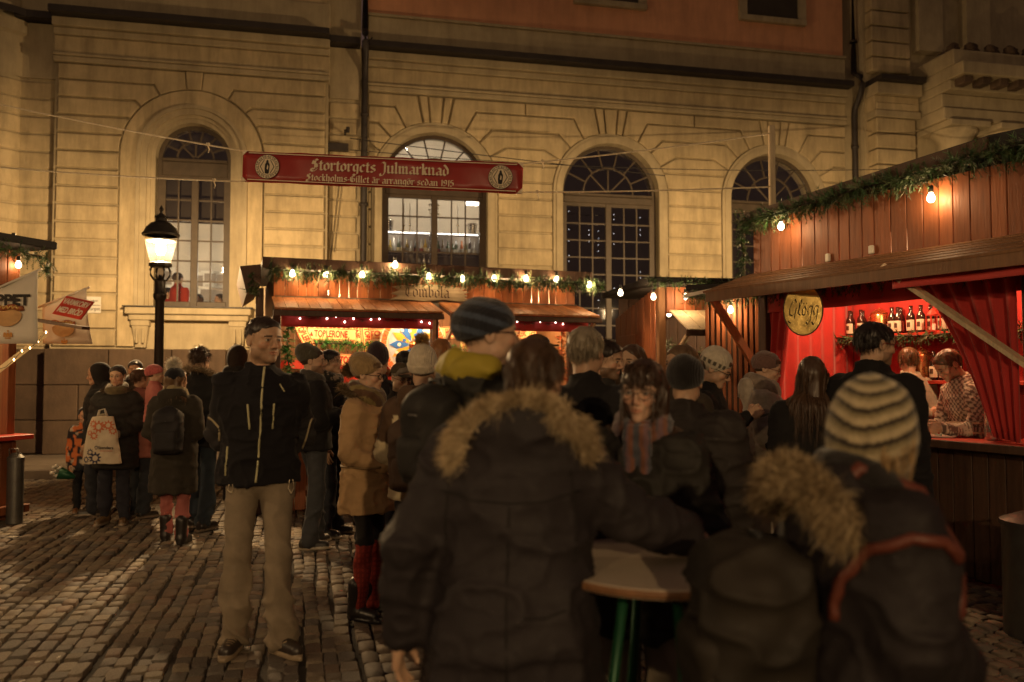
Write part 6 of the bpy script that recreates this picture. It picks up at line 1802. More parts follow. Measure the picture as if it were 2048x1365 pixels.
def backpack(T, label, col=(.02,.02,.022), size=(.15,.10,.24), zc=1.18, straps=True, trim=None, sag=1.0):
    """worn backpack, a thing of its own, placed on the wearer's back"""
    k = T['k']; b = empty('backpack', (T['pos'][0], T['pos'][1], T['o'].location.z), T['yaw'], label, 'backpack', 'backpacks worn by people')
    c = T['up'](0, .155+T['B']+size[1]*.9, zc); sx, sy, sz = size
    h = .011
    sdf_part('bag', lambda X, Y, Z: smin(rbox(X, Y, Z, c, (sx,sy,sz), .07), ell(X, Y, Z, c+np.array([0,0,sz*.75]), (sx*.8,sy*.9,sz*.45)), .04), c-np.array([sx+.05,sy+.05,sz+.12]), c+np.array([sx+.05,sy+.05,sz+.16]), h, 'nylon', b, lambda v: np.array(col)[None,:]*(1+.3*noise(v, 11)[:,None]), lambda v: sag*(.008*noise(v, 12)+.012*(1-np.abs(noise(v+3, (6,6,11))))**4), k)
    c2 = c+np.array([0,sy*.85,-sz*.35])
    sdf_part('front_pocket', lambda X, Y, Z: rbox(X, Y, Z, c2, (sx*.75,sy*.45,sz*.5), .04), c2-np.array([sx,sy,sz*.7]), c2+np.array([sx,sy,sz*.7]), h, 'nylon', b, np.array(col)*1.12, lambda v: sag*.008*noise(v, 13), k)
    hx = c+np.array([0,-sy*.2,sz*1.02]); MB().tube([tuple((hx+np.array([-.04,0,0]))*k), tuple((hx+np.array([-.03,0,.04]))*k), tuple((hx+np.array([.03,0,.04]))*k), tuple((hx+np.array([.04,0,0]))*k)], .009, 6).build('carry_handle', MT['bulb_socket'], b, smooth=True)
    if straps:
        for s in (1,-1):
            B = T['B']; pth = [T['up'](s*.085,.13+B,1.42), T['up'](s*.10,.05+B*.5,1.485+B), T['up'](s*.11,-.06-B*.6,1.45+B*.6), T['up'](s*.125,-.140-B,1.32), T['up'](s*.155,-.125-B,1.18), T['up'](s*.19+B*s,-.02,1.05), T['up'](s*.15,.13+B,1.0)]
            pp = []
            for i in range(len(pth)-1):
                for q in (0,.33,.66): pp.append(tuple((pth[i]*(1-q)+pth[i+1]*q)*k))
            MB().tube(pp, .017, 8).build('shoulder_strap', MT[trim or 'bulb_socket'], b, smooth=True)
    for zz in (.55, -.05):
        zc_ = c+np.array([0,sy*1.0+.004,sz*zz]); MB().tube([tuple((zc_+np.array([x,-abs(x)*.25+.0,0]))*k) for x in np.linspace(-sx*.6,sx*.6,7)], .004, 5).build('zip', MT['bin_metal'], b, smooth=True)
    return b

from mathutils.bvhtree import BVHTree
def coat_line(T, name, pts, r, mat, col=None, out=.003, side='front', parent=None, flat=False):
    """trim laid on the coat: pts are (x, z) in unscaled figure units seen from the given side"""
    if 'bvh' not in T:
        me = T['coat'].data; n = len(me.vertices); co = np.empty(n*3); me.vertices.foreach_get('co', co)
        T['bvh'] = BVHTree.FromPolygons([tuple(p) for p in co.reshape(-1,3)], [tuple(q.vertices) for q in me.polygons])
    k = T['k']; path = []; dense = []
    for a, b in zip(pts, pts[1:]):
        for q in (0,.2,.4,.6,.8): dense.append((a[0]*(1-q)+b[0]*q, a[1]*(1-q)+b[1]*q))
    dense.append(pts[-1])
    for (x, z) in dense:
        o, d = {'front': (Vector((x*k,-1.5,z*k)), Vector((0,1,0))), 'back': (Vector((x*k,1.5,z*k)), Vector((0,-1,0))), 'left': (Vector((1.5,x*k,z*k)), Vector((-1,0,0))), 'right': (Vector((-1.5,x*k,z*k)), Vector((1,0,0)))}[side]
        h, nrm, _, _ = T['bvh'].ray_cast(o, d)
        if h is not None: path.append(tuple(h-d*out))
    if len(path) < 2: return None
    m = MB(); m.cur = col
    return m.tube(path, r, 6).build(name, mat, parent or T['o'], smooth=True)
# ------------------------------------------------------------------ the crowd
LIME = (.50,.47,.27)
def soft_col(v, sl, t):
    c = np.tile(np.array([.012,.011,.013]), (len(v), 1))
    m = sl & (t > .17) & (t < .42) & (v[:,1] > -.02+.0*t) ; c[m] = (.030,.027,.028)
    return c
T = person(522, 4.35, 637, 14, 'man in black softshell jacket and grey trousers standing with hands behind back', 'm', coat_col=soft_col, hem=.885, bulk=.004, shoulder=.97, arms=(((.055,.12,-.26),(-.09,.18,-.43)),)*2, head=(34,2,0), hair=('crop',(.035,.022,.014)), stubble=.30, trousers=(.25,.20,.14), shoe=(.035,.026,.02), sole=(.30,.23,.15), stride=(.35,-.25), stance=1.15, feet=(38,-12), collar=.045, tr_w=.95, skin=(.50,.31,.20), brow=(.025,.015,.01), res=.009, head_sc=1.06, fold=1.5)
coat_line(T, 'zip', [(.02,1.49),(.015,1.40),(.012,1.2),(.0,1.0),(-.01,.90)], .006, MT['attr_matte'], LIME)
for x in (-.055, .075): coat_line(T, 'pocket_zip', [(x,1.30),(x+(.012 if x < 0 else -.006),1.17)], .0055, MT['attr_matte'], LIME)
coat_line(T, 'pocket_zip', [(-.155,1.08),(-.165,.93)], .0065, MT['attr_matte'], LIME)
coat_line(T, 'piping', [(.10,1.40),(.125,1.36)], .0045, MT['attr_matte'], LIME)
coat_line(T, 'sleeve_piping', [(-.30,1.24),(-.245,1.21),(-.20,1.16),(-.205,1.10)], .006, MT['attr_matte'], (.40,.33,.20))
coat_line(T, 'sleeve_piping', [(.30,1.25),(.26,1.20),(.235,1.10),(.215,1.04)], .006, MT['attr_matte'], (.40,.33,.20))
for x, z, L in ((-.13,.885,.03),(.165,.90,.06)): MB().tube([tuple(Vector((x+dx, -.16, z+dz))*T['k']) for dx, dz in ((-.008,.01),(-.014,-L*.6),(0,-L),(.014,-L*.6),(.008,.01))], .003, 5).build('drawcord', MT['letter_cream'], T['o'], smooth=True)

# --- left group
beanie = lambda col, **k: dict(type='beanie', col=col, **k)
person(196, 8.5, 730, -75, 'person in black hooded coat and brown cap looking left', 'm', coat=(.014,.013,.013), hem=.75, hood='down', hat=dict(type='hoodup', col=(.016,.014,.014), mat='cloth'), skin=(.42,.26,.17), head=(0,8,0), arms=('down','down'))
P2 = person(234, 7.95, 733, 8, 'woman in dark beanie and black puffer coat holding a white patterned bag', 'f', coat=(.020,.018,.016), coat_mat='nylon', puffer=True, bulk=.03, hem=.62, hat=beanie((.035,.032,.032), rib=.003, low=.03), hair=('short',(.05,.03,.02)), arms=('hold','front'), hands=('grip','grip'), scarf=dict(col=(.11,.085,.045)), hand_col=(.30,.25,.18), trousers=(.028,.028,.038), shoe=(.12,.07,.03), boot=True, fur_col=[(.08,.06,.04),(.12,.09,.06)], mouth='fo')
person(270, 9.0, 722, 18, 'woman with dark headband and black scarf behind the puffer coat woman', 'f', coat=(.03,.024,.02), hair=('short',(.03,.02,.015)), hat=beanie((.022,.017,.016), low=.035), scarf=dict(col=(.014,.013,.013), r=.05), hem=.7)
person(282, 8.3, 738, 150, 'woman in dusty pink puffer jacket with brown hair seen from behind', 'f', coat=(.34,.13,.10), coat_mat='nylon', puffer=True, bulk=.028, hem=.72, hair=('short',(.10,.05,.025),.10), arms=('front','front'), trousers=(.04,.045,.055))
CH = person(312, 7.5, 0, 120, 'small child in pink knitted hat and pink jacket carried on an arm', 'f', H=.92, z0=.62, coat=(.42,.13,.11), coat_mat='nylon', puffer=True, bulk=.03, hem=.78, hat=beanie((.52,.13,.12), rib=.008, nrib=9, mat='wool', sc=1.05), hair=('short',(.1,.05,.02)), arms=('up','hold'), trousers=(.02,.018,.02), shoe=(.50,.09,.07), sole=(.2,.05,.05), boot=True, head_sc=1.35, stride=(.9,.2), shoulder=.85)
P6 = person(352, 7.1, 738, 188, 'girl in olive hooded coat and pink trousers wearing a black beanie with white pompom', 'f', coat=(.040,.034,.026), hem=.50, bulk=.022, flare=1.05, hood='down', hat=beanie((.016,.015,.018), pom=(.88,.82,.70), pom_r=.08, pom_at=(.035,.02,.165)), hair=('long',(.18,.10,.045),.16), arms=('front','front'), trousers=(.36,.12,.105), tr_w=.85, shoe=(.02,.016,.014), sole=(.02,.016,.014), boot=True, stride=(.7,-.4), scarf=dict(col=(.30,.24,.13), r=.045), head=(-50,0,0))
backpack(P6, 'black backpack on the girl with the white pompom hat', (.022,.020,.021), (.14,.085,.21), 1.12)
P7 = person(402, 7.7, 696, 172, 'man with curly brown hair in dark coat with pale fur collar, seen from behind', 'm', coat=(.018,.018,.019), hem=.80, bulk=.03, hair=('curly',(.055,.030,.016),.12), fur_col=[(.30,.23,.14),(.22,.16,.10),(.36,.28,.18)], trousers=(.035,.048,.065), shoe=(.025,.022,.02), stride=(.6,-.5), arms=('front','down'))
person(478, 9.3, 690, 175, 'person in black hood behind the man in the softshell jacket', 'm', coat=(.013,.012,.012), hem=.8, bulk=.02, hat=dict(type='hoodup', col=(.022,.015,.012), mat='cloth'), hood='down', trousers=(.02,.02,.022), shoe=(.012,.012,.012), boot=True, hat_h=.03)
CK = person(172, 8.6, 0, 30, 'child in orange and black patterned jacket at the far left beside the bag', 'f', H=1.10, coat_col=lambda v, s, t: np.where((noise(v+3, 13) > .12)[:,None], np.array([.55,.16,.05]), np.where((noise(v+9, 17) > .3)[:,None], np.array([.45,.38,.30]), np.array([.016,.018,.025]))), coat_mat='nylon', bulk=.03, hem=.72, hat=beanie((.02,.018,.02)), head_sc=1.3, shoulder=.9, trousers=(.018,.018,.02), shoe=(.2,.09,.035), boot=True)
# --- middle
P10 = person(628, 6.9, 697, 118, 'man in grey green beanie and black jacket with jeans facing right', 'm', coat=(.014,.013,.014), hem=.86, bulk=.012, hat=beanie((.075,.068,.048), tall=.03, back=.05, low=.02), hair=('short',(.06,.035,.02)), stubble=.5, trousers=(.055,.058,.065), shoe=(.03,.028,.026), sole=(.38,.33,.25), stride=(.3,-.3), head=(-22,0,0), arms=('front','front'), scarf=dict(col=(.06,.055,.05), r=.03), feet=(30,-10))
person(664, 7.4, 700, 75, 'dark haired woman with spotted scarf in profile behind the man in beanie', 'f', coat=(.014,.013,.013), hair=('short',(.018,.012,.010),.12), scarf=dict(col=lambda v: np.where((noise(v, 60) > .1)[:,None], np.array([.25,.2,.15]), np.array([.02,.02,.02]))), hem=.75)
P12 = person(737, 4.98, 716, 72, 'woman in brown parka and red lace tights wearing a brown knit hat with pompom', 'f', coat=(.38,.245,.125), hem=.71, bulk=.012, flare=1.06, hat=beanie((.27,.185,.09), low=.0, rib=.0025, nrib=34, tall=.02, back=.05, pom=(.14,.085,.04), pom_at=(0,.15,.02), pom_r=.06), hair=('short',(.16,.09,.04)), glasses=(.02,.015,.012), scarf=dict(col=lambda v: np.where((np.sin(v[:,0]*60+v[:,2]*45+v[:,1]*20) > .2)[:,None], np.array([.20,.15,.06]), np.array([.10,.055,.03])), r=.055, dz=.0), arms=('hold','hold'), hands=('grip','grip'),
    trouser_col=lambda v: np.where((v[:,2] > .50)[:,None], np.array([.016,.014,.014]), np.where(((np.sin(np.arctan2(v[:,1], np.abs(v[:,0])-.1)*14) > .1) & (np.sin(v[:,2]*190) > -.5))[:,None], np.array([.34,.045,.030]), np.array([.20,.030,.022]))), tr_w=.78, shoe=(.016,.013,.012), sole=(.012,.01,.01), boot=True, fur_col=[(.12,.085,.045),(.17,.12,.07)], res=.010, head=(4,6,0))
coat_line(P12, 'waist_cord', [(-.20,1.03),(-.1,1.02),(0,1.025),(.1,1.02),(.2,1.03)], .007, MT['attr_matte'], (.2,.13,.06), side='right')
person(757, 6.4, 690, 176, 'person in dark plum beanie seen from behind in front of the stall', 'm', coat=(.018,.016,.018), hat=beanie((.040,.026,.032), tall=.04, low=-.0, rib=.002), hair=('short',(.03,.02,.015)), hem=.8, hat_h=.03)
person(808, 7.4, 702, -160, 'dark haired person close to the prize wheel', 'f', coat=(.02,.018,.02), hair=('short',(.016,.012,.010),.13), hem=.8)
person(800, 6.1, 728, 25, 'older person in olive cap and glasses facing the camera', 'm', coat=(.03,.026,.022), hat=dict(type='cap', col=(.070,.056,.034), mat='cloth'), hair=('short',(.20,.17,.13)), glasses=(.03,.025,.02), skin=(.52,.35,.24), head=(10,12,0), hem=.8)
def two_tone(v, s, t):
    c = np.tile(np.array([.085,.050,.030]), (len(v), 1))
    c[(~s) & (np.abs(v[:,0]) > .085+.35*np.maximum(0, v[:,2]-1.25)) & (v[:,2] < 1.36)] = (.56,.47,.30)
    c[s & (t > .20) & (t < .30) & (v[:,1] > .02)] = (.56,.47,.30)
    return c
P16 = person(848, 4.55, 693, 168, 'person in brown and cream jacket wearing a pale knit hat with tan pompom', 'f', coat_col=two_tone, hem=.86, bulk=.015, hat=beanie((.58,.50,.38), cuff=.05, rib=.003, nrib=40, tall=.035, pom=(.34,.20,.09), pom_r=.05, low=.005), hair=('short',(.12,.07,.04)), hood='down', arms=('hold','hold'), hat_h=.03, trousers=(.03,.03,.04), head=(10,0,0))
backpack(P16, 'brown backpack on the person with the pale pompom hat', (.060,.036,.024), (.13,.07,.20), 1.12)
person(884, 6.2, 678, 170, 'woman with long red blonde hair at the stall counter', 'f', coat=(.02,.018,.018), hair=('long',(.34,.15,.05),.28,.25), hem=.8)
person(942, 6.8, 704, 170, 'black haired person with a white headband behind the striped beanie man', 'f', coat=(.02,.02,.022), hair=('short',(.014,.011,.010),.12), hem=.8)
# --- tall man in the striped beanie
def blue_stripes(v, c):
    q = v[:,2]+.55*v[:,1]*0-.32*v[:,1]; s = np.sin((q+.02)*2*math.pi/.052)
    return np.where((s > .35)[:,None], np.array([.055,.070,.105]), np.array([.020,.021,.028]))
P18 = person(983, 2.85, 606, 128, 'tall man in blue striped beanie and glasses with yellow hood lining', 'm', coat=(.020,.019,.017), coat_mat='nylon', hem=.80, bulk=.03, hat=beanie((.03,.032,.04), stripes=blue_stripes, low=.012, tall=.0, sc=1.06, rib=.0015, nrib=50), hair=('crop',(.06,.04,.03)), glasses=(.03,.028,.026), hood='down', head=(-22,-2,0), arms=('hold','hold'), skin=(.50,.32,.22), res=.011)
k = P18['k']; c = P18['up'](-.01,.115,1.515)
sdf_part('hood_lining', lambda X, Y, Z: smax(ell(X, Y, Z, c, (.155,.085,.075)), -ell(X, Y, Z, c+np.array([-.02,-.06,.06]), (.10,.09,.07)), .02), c-.2, c+.2, .008, 'nylon', P18['o'], (.34,.27,.035), lambda v: .010*noise(v, 16)+.006*noise(v, 30), k)
backpack(P18, 'black backpack with a metal ring on the tall man in the striped beanie', (.016,.015,.014), (.12,.075,.16), 1.27)
# --- foreground: fur hood
def fur_arc(T, rx, rz, zc, yc, length, cols, n, a0=0, a1=180, width=.0016, seed=3, back=.6, yb=.05, x0=0, name='fur_trim'):
    pts = []; dr = []
    for a in np.linspace(R(a0), R(a1), 44):
        pts.append(T['up'](x0+rx*math.cos(a), yc+yb*math.sin(a), zc+rz*math.sin(a))*T['k'])
        dr.append(np.array([math.cos(a)*.8, back, .9*math.sin(a)+.1]))
    return fur(name, T['o'], pts, dr, length, cols, n, width, seed, spread=.42)
FURB = [(.50,.38,.22),(.36,.26,.14),(.62,.49,.30),(.24,.17,.09),(.12,.08,.05)]
P19 = person(1030, 2.20, 0, 176, 'person in long black parka with fur trimmed hood leaning on the standing table', 'm', H=1.60, pos=(at(1025,745,2.2).x, 2.2), coat=(.023,.019,.021), coat_mat='nylon', hem=.34, bulk=.03, flare=1.24, width=1.08, hair=('short',(.075,.042,.024),.11), hood='down', lean=.10, head=(-18,6,0), head_off=(-.055,0,-.01), arms=(((.135,.06,-.26),(.165,-.02,-.53)), ((.17,-.06,-.17),(.36,-.18,-.25))), trousers=(.02,.02,.022), res=.011, fold=1.3, hair_n=3200)
for q in ([(-.20,1.30),(-.1,1.275),(0,1.27),(.1,1.275),(.20,1.30)], [(0,1.26),(.005,1.0),(0,.75),(0,.4)], [(-.175,1.36),(-.19,1.2),(-.185,1.1)], [(.175,1.36),(.19,1.2),(.185,1.1)], [(-.16,.98),(-.1,.96),(-.04,.965)]): coat_line(P19, 'seam', q, .0028, MT['seam'], out=.0005, side='back')
fur_arc(P19, .185, .140, 1.395, .115, .050, [(.62,.49,.30),(.46,.34,.19),(.72,.58,.38),(.28,.20,.11)], 14000, -14, 184, .0011, 3, .55, .05, -.035)
pass
# --- right of the middle
person(1080, 6.4, 672, 75, 'man in brown flat cap in front of the right half of the prize stall', 'm', coat=(.05,.035,.022), hat=dict(type='cap', col=(.13,.075,.035), mat='cloth'), hair=('short',(.06,.035,.02)), hem=.8)
person(1172, 3.75, 657, 166, 'grey haired man in black coat seen from behind', 'm', coat=(.015,.014,.015), hair=('short',(.30,.25,.18),.085), hem=.62, bulk=.02, collar=.05, head=(-14,0,0), hair_n=2600, skin=(.46,.29,.19))
person(1210, 4.7, 682, 60, 'dark haired bearded man close beside the grey haired man', 'm', coat=(.03,.028,.026), hair=('curly',(.03,.018,.012),.09), stubble=.75, brow=(.03,.018,.012), hem=.8, head=(0,8,0))
person(1262, 5.0, 690, -38, 'woman with long wavy brown hair talking and looking left', 'f', coat=(.05,.04,.032), hair=('long',(.085,.048,.026),.30,.3), hem=.75, mouth='fo', skin=(.52,.34,.23))
SC_C = lambda v: np.where((np.sin(v[:,0]*150+v[:,2]*10) > .35)[:,None], np.array([.19,.085,.055]), np.where((np.sin(v[:,0]*110+2) > .1)[:,None], np.array([.075,.078,.095]), np.array([.16,.095,.105])))
P24 = person(1284, 2.78, 724, -16, 'woman with brown fringe and glasses in black leather jacket with striped scarf', 'f', coat=(.022,.020,.017), coat_mat='nylon', hem=.72, bulk=.03, hair=('bangs',(.055,.030,.018),.24,.12), glasses=(.16,.11,.08), scarf=dict(col=SC_C, r=.036, tails=((-.03,.42),(.02,.36)), tw=.028), arms=('hold','hold'), head=(-8,4,3), trousers=(.40,.34,.25), tr_w=1.1, shoe=(.05,.04,.03), res=.010, hair_n=3600, skin=(.62,.40,.28), puffer=False, fold=1.8, head_sc=1.08)
person(1360, 4.7, 692, -62, 'man with short brown hair looking left behind the woman with fringe', 'm', coat=(.045,.035,.026), hair=('short',(.17,.105,.055),.08), hem=.8, skin=(.48,.30,.20))
P26 = person(1372, 3.4, 714, 158, 'person in black beanie and dark padded jacket with a shoulder strap, seen from behind', 'f', coat=(.026,.021,.019), coat_mat='nylon', hem=.75, bulk=.05, hat=beanie((.014,.012,.012), low=-.015, sc=1.04), hair=('short',(.04,.025,.015)), collar=.06, fold=1.3)
coat_line(P26, 'bag_strap', [(.12,1.46),(.02,1.34),(-.10,1.16),(-.18,1.0),(-.2,.9)], .013, MT['attr_matte'], (.16,.11,.075), side='back')
NORD = lambda v, c: np.where(((np.abs(v[:,2]-.035) < .014) & (np.sin(np.arctan2(v[:,0], v[:,1])*16) > -.2))[:,None], np.array([.10,.09,.07]), c)
P27 = person(1418, 5.2, 699, 68, 'person in white earflap knit hat and glasses looking down at a phone', 'm', coat=(.015,.014,.014), hat=dict(type='earflap', col=(.52,.46,.36), stripes=NORD, low=.015, tall=.01), hair=('short',(.1,.06,.03)), glasses=(.03,.025,.02), head=(0,26,0), arms=('phone','phone'), hands=('grip','grip'), hem=.8)
w_ = (P27['J'][1][2]+P27['J'][-1][2])/2*P27['k']; ph = MB().box(-.04,.04,-.13,.02,-.006,.006,.004).build('phone', MT['bulb_socket']); ph.location = (P27['pos'][0]+math.sin(P27['yaw'])*(-w_[1]+.09), P27['pos'][1]-math.cos(P27['yaw'])*(-w_[1]+.09), w_[2]+.01); ph.rotation_euler = (R(-20),0,P27['yaw']); tag(ph, 'dark phone held by the person in the white knit hat', 'phone')
P28 = person(1528, 5.6, 705, 74, 'woman in long grey hooded coat with a mauve knit hat and glasses', 'f', coat=(.36,.31,.25), coat_mat='wool', hem=.45, flare=1.1, bulk=.015, hood='down', hat=beanie((.15,.085,.07), low=-.0, rib=.002), hair=('short',(.08,.05,.03)), glasses=(.2,.05,.03), scarf=dict(col=(.24,.19,.15), r=.055), arms=('hold','hold'), head=(0,14,0), trousers=(.03,.03,.03))
coat_line(P28, 'half_belt', [(-.12,1.06),(0,1.055),(.12,1.06)], .012, MT['attr_matte'], (.2,.17,.13), side='back')
P29 = person(1622, 4.6, 714, 172, 'woman with long dark brown hair in black jacket, seen from behind', 'f', coat=(.013,.012,.012), hair=('long',(.085,.047,.026),.34,.06), hem=.82, bulk=.02, hair_n=3000, trousers=(.018,.018,.02))
coat_line(P29, 'zip', [(-.06,1.22),(-.085,1.12),(-.09,1.05)], .005, MT['steel'], None, side='back')
person(1748, 4.4, 647, 132, 'dark haired man in black coat and red framed glasses at the mulled wine stall', 'm', coat=(.012,.011,.012), hair=('short',(.022,.015,.012),.10), glasses=(.22,.03,.02), collar=.055, hem=.7, bulk=.02, stubble=.5, head=(-30,4,0), skin=(.50,.31,.20))
# --- servers in the mulled wine stall
p = W(GF, .92, .82, 0); person(1815, 0, 0, -100, 'server in pale cable knit sweater at the back of the mulled wine stall', 'f', H=1.70, pos=(p.x, p.y), coat=(.50,.44,.33), coat_mat='knit', hem=.9, bulk=.018, hair=('long',(.30,.19,.09),.10), arms=('front','front'), res=.014, head=(0,15,0)) if False else None
def srv(x, y, yaw, label, **kw):
    q = W(GF, x, y, 0); kw.setdefault('d_', 6.5); d_ = kw.pop('d_')
    return person(0, d_, 0, yaw, label, pos=(q.x, q.y), **kw)
srv(1.10, .72, 20, 'server in pale knit sweater standing at the back of the mulled wine stall', sex='f', H=1.72, coat=(.50,.44,.33), coat_mat='knit', hem=.9, bulk=.018, hair=('short',(.15,.085,.04),.12), arms=('front','front'), head=(150,10,0))
GING = lambda v, s, t: np.where(((np.sin(np.where(s, t, v[:,2])*150) > 0) ^ (np.sin(np.where(s, v[:,1]*1.3+v[:,2]*.2, v[:,0]+v[:,1]*.6)*150) > 0))[:,None], np.array([.58,.50,.40]), np.array([.17,.12,.10]))
srv(1.88, .50, -88, 'server with tied up hair in checked shirt bending over the counter', sex='f', H=1.74, coat_col=GING, hem=.92, lean=.42, hair=('short',(.13,.072,.035),.09), head=(0,24,0), arms=(((.05,-.16,-.22),(.0,-.34,-.14)),)*2, hands=('grip','grip'), res=.0085, collar=.02)
# --- foreground right: striped knit hat
CREAMY = np.array([.40,.33,.21]); OLV = np.array([.20,.165,.095]); DK = np.array([.035,.026,.020])
def rings_(v, c):
    q = np.sqrt(v[:,0]**2+(v[:,1]-.05)**2)*.75-(v[:,2]-.16)+.02*noise(v, 9); s = (q/.036) % 1.0
    return np.where((s < .30)[:,None], DK, np.where((s < .52)[:,None], OLV, np.where((s < .62)[:,None], OLV*1.3, CREAMY)))
P31 = person(1700, 1.90, 0, 97, 'woman in cream and brown striped knit hat with fur trimmed hood down', 'f', H=1.45, pos=(at(1708,745,1.9).x, 1.90), coat=(.017,.0135,.0145), coat_mat='nylon', hem=.55, bulk=.06, flare=1.1, width=1.1, hat=beanie((.4,.33,.2), stripes=rings_, low=-.075, sc=1.16, zs=1.42, tall=.02, rib=.0), hair=('long',(.34,.22,.10),.09,.25), hood='down', scarf=dict(col=(.015,.013,.013), r=.05), head=(-8,4,-6), head_off=(0,-.035,0), lean=.05, arms=('hold','hold'), res=.011, fold=1.4, hair_n=2600, trousers=(.05,.045,.04))
fur_arc(P31, .185, .105, 1.41, .16, .060, FURB, 10000, -10, 190, .0011, 7, .6, .06)
fur_arc(P31, .13, .07, 1.42, .20, .055, FURB, 5000, 0, 180, .0011, 9, .6, .05)
bp_ = backpack(P31, 'dark olive backpack with red leather straps on the woman in the striped hat', (.021,.017,.013), (.165,.135,.24), 1.06, trim='strap_red', sag=2.4)
coat_line(P31, 'shoulder_strap', [(.16,1.16),(.15,1.26),(.10,1.36),(.03,1.40),(-.05,1.39),(-.10,1.34)], .0135, MT['strap_red'], None, out=.004, side='right', parent=bp_)
# --- people inside the cafe window
for i, (px, yt, yaw, col, hc, lab) in enumerate(((354,546,160,(.42,.05,.03),(.05,.03,.02),'guest in red sweater standing inside the lit arched window'), (337,576,100,(.36,.04,.03),(.015,.012,.01),'dark haired guest in red inside the lower left window panes'), (393,588,-20,(.10,.07,.05),(.10,.06,.03),'seated guest facing out in the lit arched window'), (436,588,-60,(.25,.28,.32),(.05,.035,.02),'seated guest in pale blue at the right of the lit window'))):
    dd = 15.0 if i < 2 else 15.6; zt = at(px, yt, dd).z
    person(px, dd, yt, yaw, lab, 'm' if i < 2 else 'f', H=1.72, z0=zt-1.72, coat=col, hem=.85, hair=('short',hc,.1), legs=False, group='guests inside the cafe')
# ------------------------------------------------------------------ things on and in the building
def BW_(u, y, z): return BF.m @ Vector((u, y, z))
for i, (u, yy) in enumerate(((-2.86, -.16), (7.50, -.14))):
    t = empty('downpipe', BW_(u, yy, 0), BF.a, ['dark metal downpipe between the pavilion and the orange wall', 'dark metal downpipe at the right end of the orange wall'][i], 'downpipe')
    MB().tube([(0,0,12.0),(0,0,7.95),(0,-.22,7.78),(0,-.30,7.60),(0,-.22,7.42),(0,-.02,7.15),(0,0,7.0),(0,0,.35),(0,-.1,.2)], .062, 12).build('pipe', MT['flashing'], t, smooth=True)
    for zz in (1.3, 2.9, 4.6, 6.3, 8.6): MB().lathe([(.064,0),(.078,.0),(.078,.05),(.064,.05)], 12, (0,0,zz)).build('collar', MT['flashing'], t, smooth=True)
bx = MB().box(-.19,.19,-.14,.0,-.07,.07,.012).build('junction_box', MT['flashing']); u_, z_ = BF.hit(676, 297, -.14); bx.location = BW_(u_, -.13, z_); bx.rotation_euler = (0,0,BF.a); tag(bx, 'dark box fixed high on the wall beside the downpipe', 'box')
cm = MB().tube([(0,0,0),(0,-.12,.05),(.05,-.2,.03)], .02, 8).lathe([(0,0),(.035,.0),(.035,.10),(0,.11)], 10, (.05,-.22,-.02)).build('bracket', MT['flashing']); u_, z_ = BF.hit(690, 270, -.13); cm.location = BW_(u_, -.13, z_); cm.rotation_euler = (0,0,BF.a); cm.name = 'wall_camera'; tag(cm, 'small dark camera on a bracket above the wall box', 'camera')
for i, (p, q, sg) in enumerate((((684,312),(660,520),.0), ((690,312),(668,505),.02))):
    (ua, za), (ub, zb) = BF.hit(*p, -.16), BF.hit(*q, -.16)
    rope(BW_(ua,-.16,za), BW_(ub,-.16,zb), sg, ['left thin cable hanging from the wall box', 'right thin cable hanging from the wall box'][i], .006, 'cable')
rope(at(735,105,14.7), at(745,75,14.7), -.05, 'short pale cable looping at the top of the downpipe', .012, 'cable')
sg_ = MB().box(-.17,.17,-.012,.0,-.14,.14,.003).build('plate', MT['white_paint']); u_, z_ = BF.hit(180, 610, PY-.03); sg_.location = BW_(u_, PY-.02, z_); sg_.rotation_euler = (0,0,BF.a); sg_.name = 'street_sign'; tag(sg_, 'small white street name plate on the pavilion wall behind the flags', 'sign')
font_text('Stortorget', .075, 'lettering', MT['letter_black'], sg_, Matrix.Translation((0,-.016,-.07)))
MB().box(-.16,.16,-.016,-.013,-.012,-.004).build('rule', MT['letter_black'], sg_)
font_text('Kåkbrinken', .055, 'lettering', MT['letter_black'], sg_, Matrix.Translation((0,-.016,.07)))
# --- bar behind the window with the banner: shelves of bottles
GCOL = [(.03,.02,.015),(.05,.06,.03),(.45,.30,.06),(.55,.52,.46),(.30,.10,.04),(.06,.10,.04),(.60,.56,.48),(.20,.13,.05)]
MT['bar_glass'] = material('bar_glass', rough=.12, var=.05, vscale=20, bump=0, attr=True, spec=.7)
bar = frame_empty('back_bar', BF, 'glass shelved back bar seen through the lit arched window', 'bar')
for zz in (3.48, 3.91, 4.34): MB().box(-2.55, -.45, .95, 1.25, zz, zz+.014, .003).build('shelf', MT['steel'], bar)
MB().box(-2.6,-.4,1.26,1.30,2.3,4.33).build('back_panel', MT['room_panel'], bar)
for u in (-2.58, -1.5, -.44): MB().box(u-.015,u+.015,.95,1.25,2.3,4.36).build('upright', MT['steel'], bar)
_bb = []
for k in range(4):
    prof = [[(0,0),(.036,0),(.036,.17),(.014,.22),(.013,.29),(0,.29)], [(0,0),(.045,0),(.045,.13),(.035,.16),(.015,.18),(.015,.25),(0,.25)], [(0,0),(.032,0),(.03,.2),(.012,.25),(.012,.32),(0,.32)], [(0,0),(.04,0),(.043,.1),(.02,.16),(.013,.2),(.016,.27),(0,.275)]][k]
    _bb.append(prof)
rb = random.Random(12); u = -2.48; i = 0
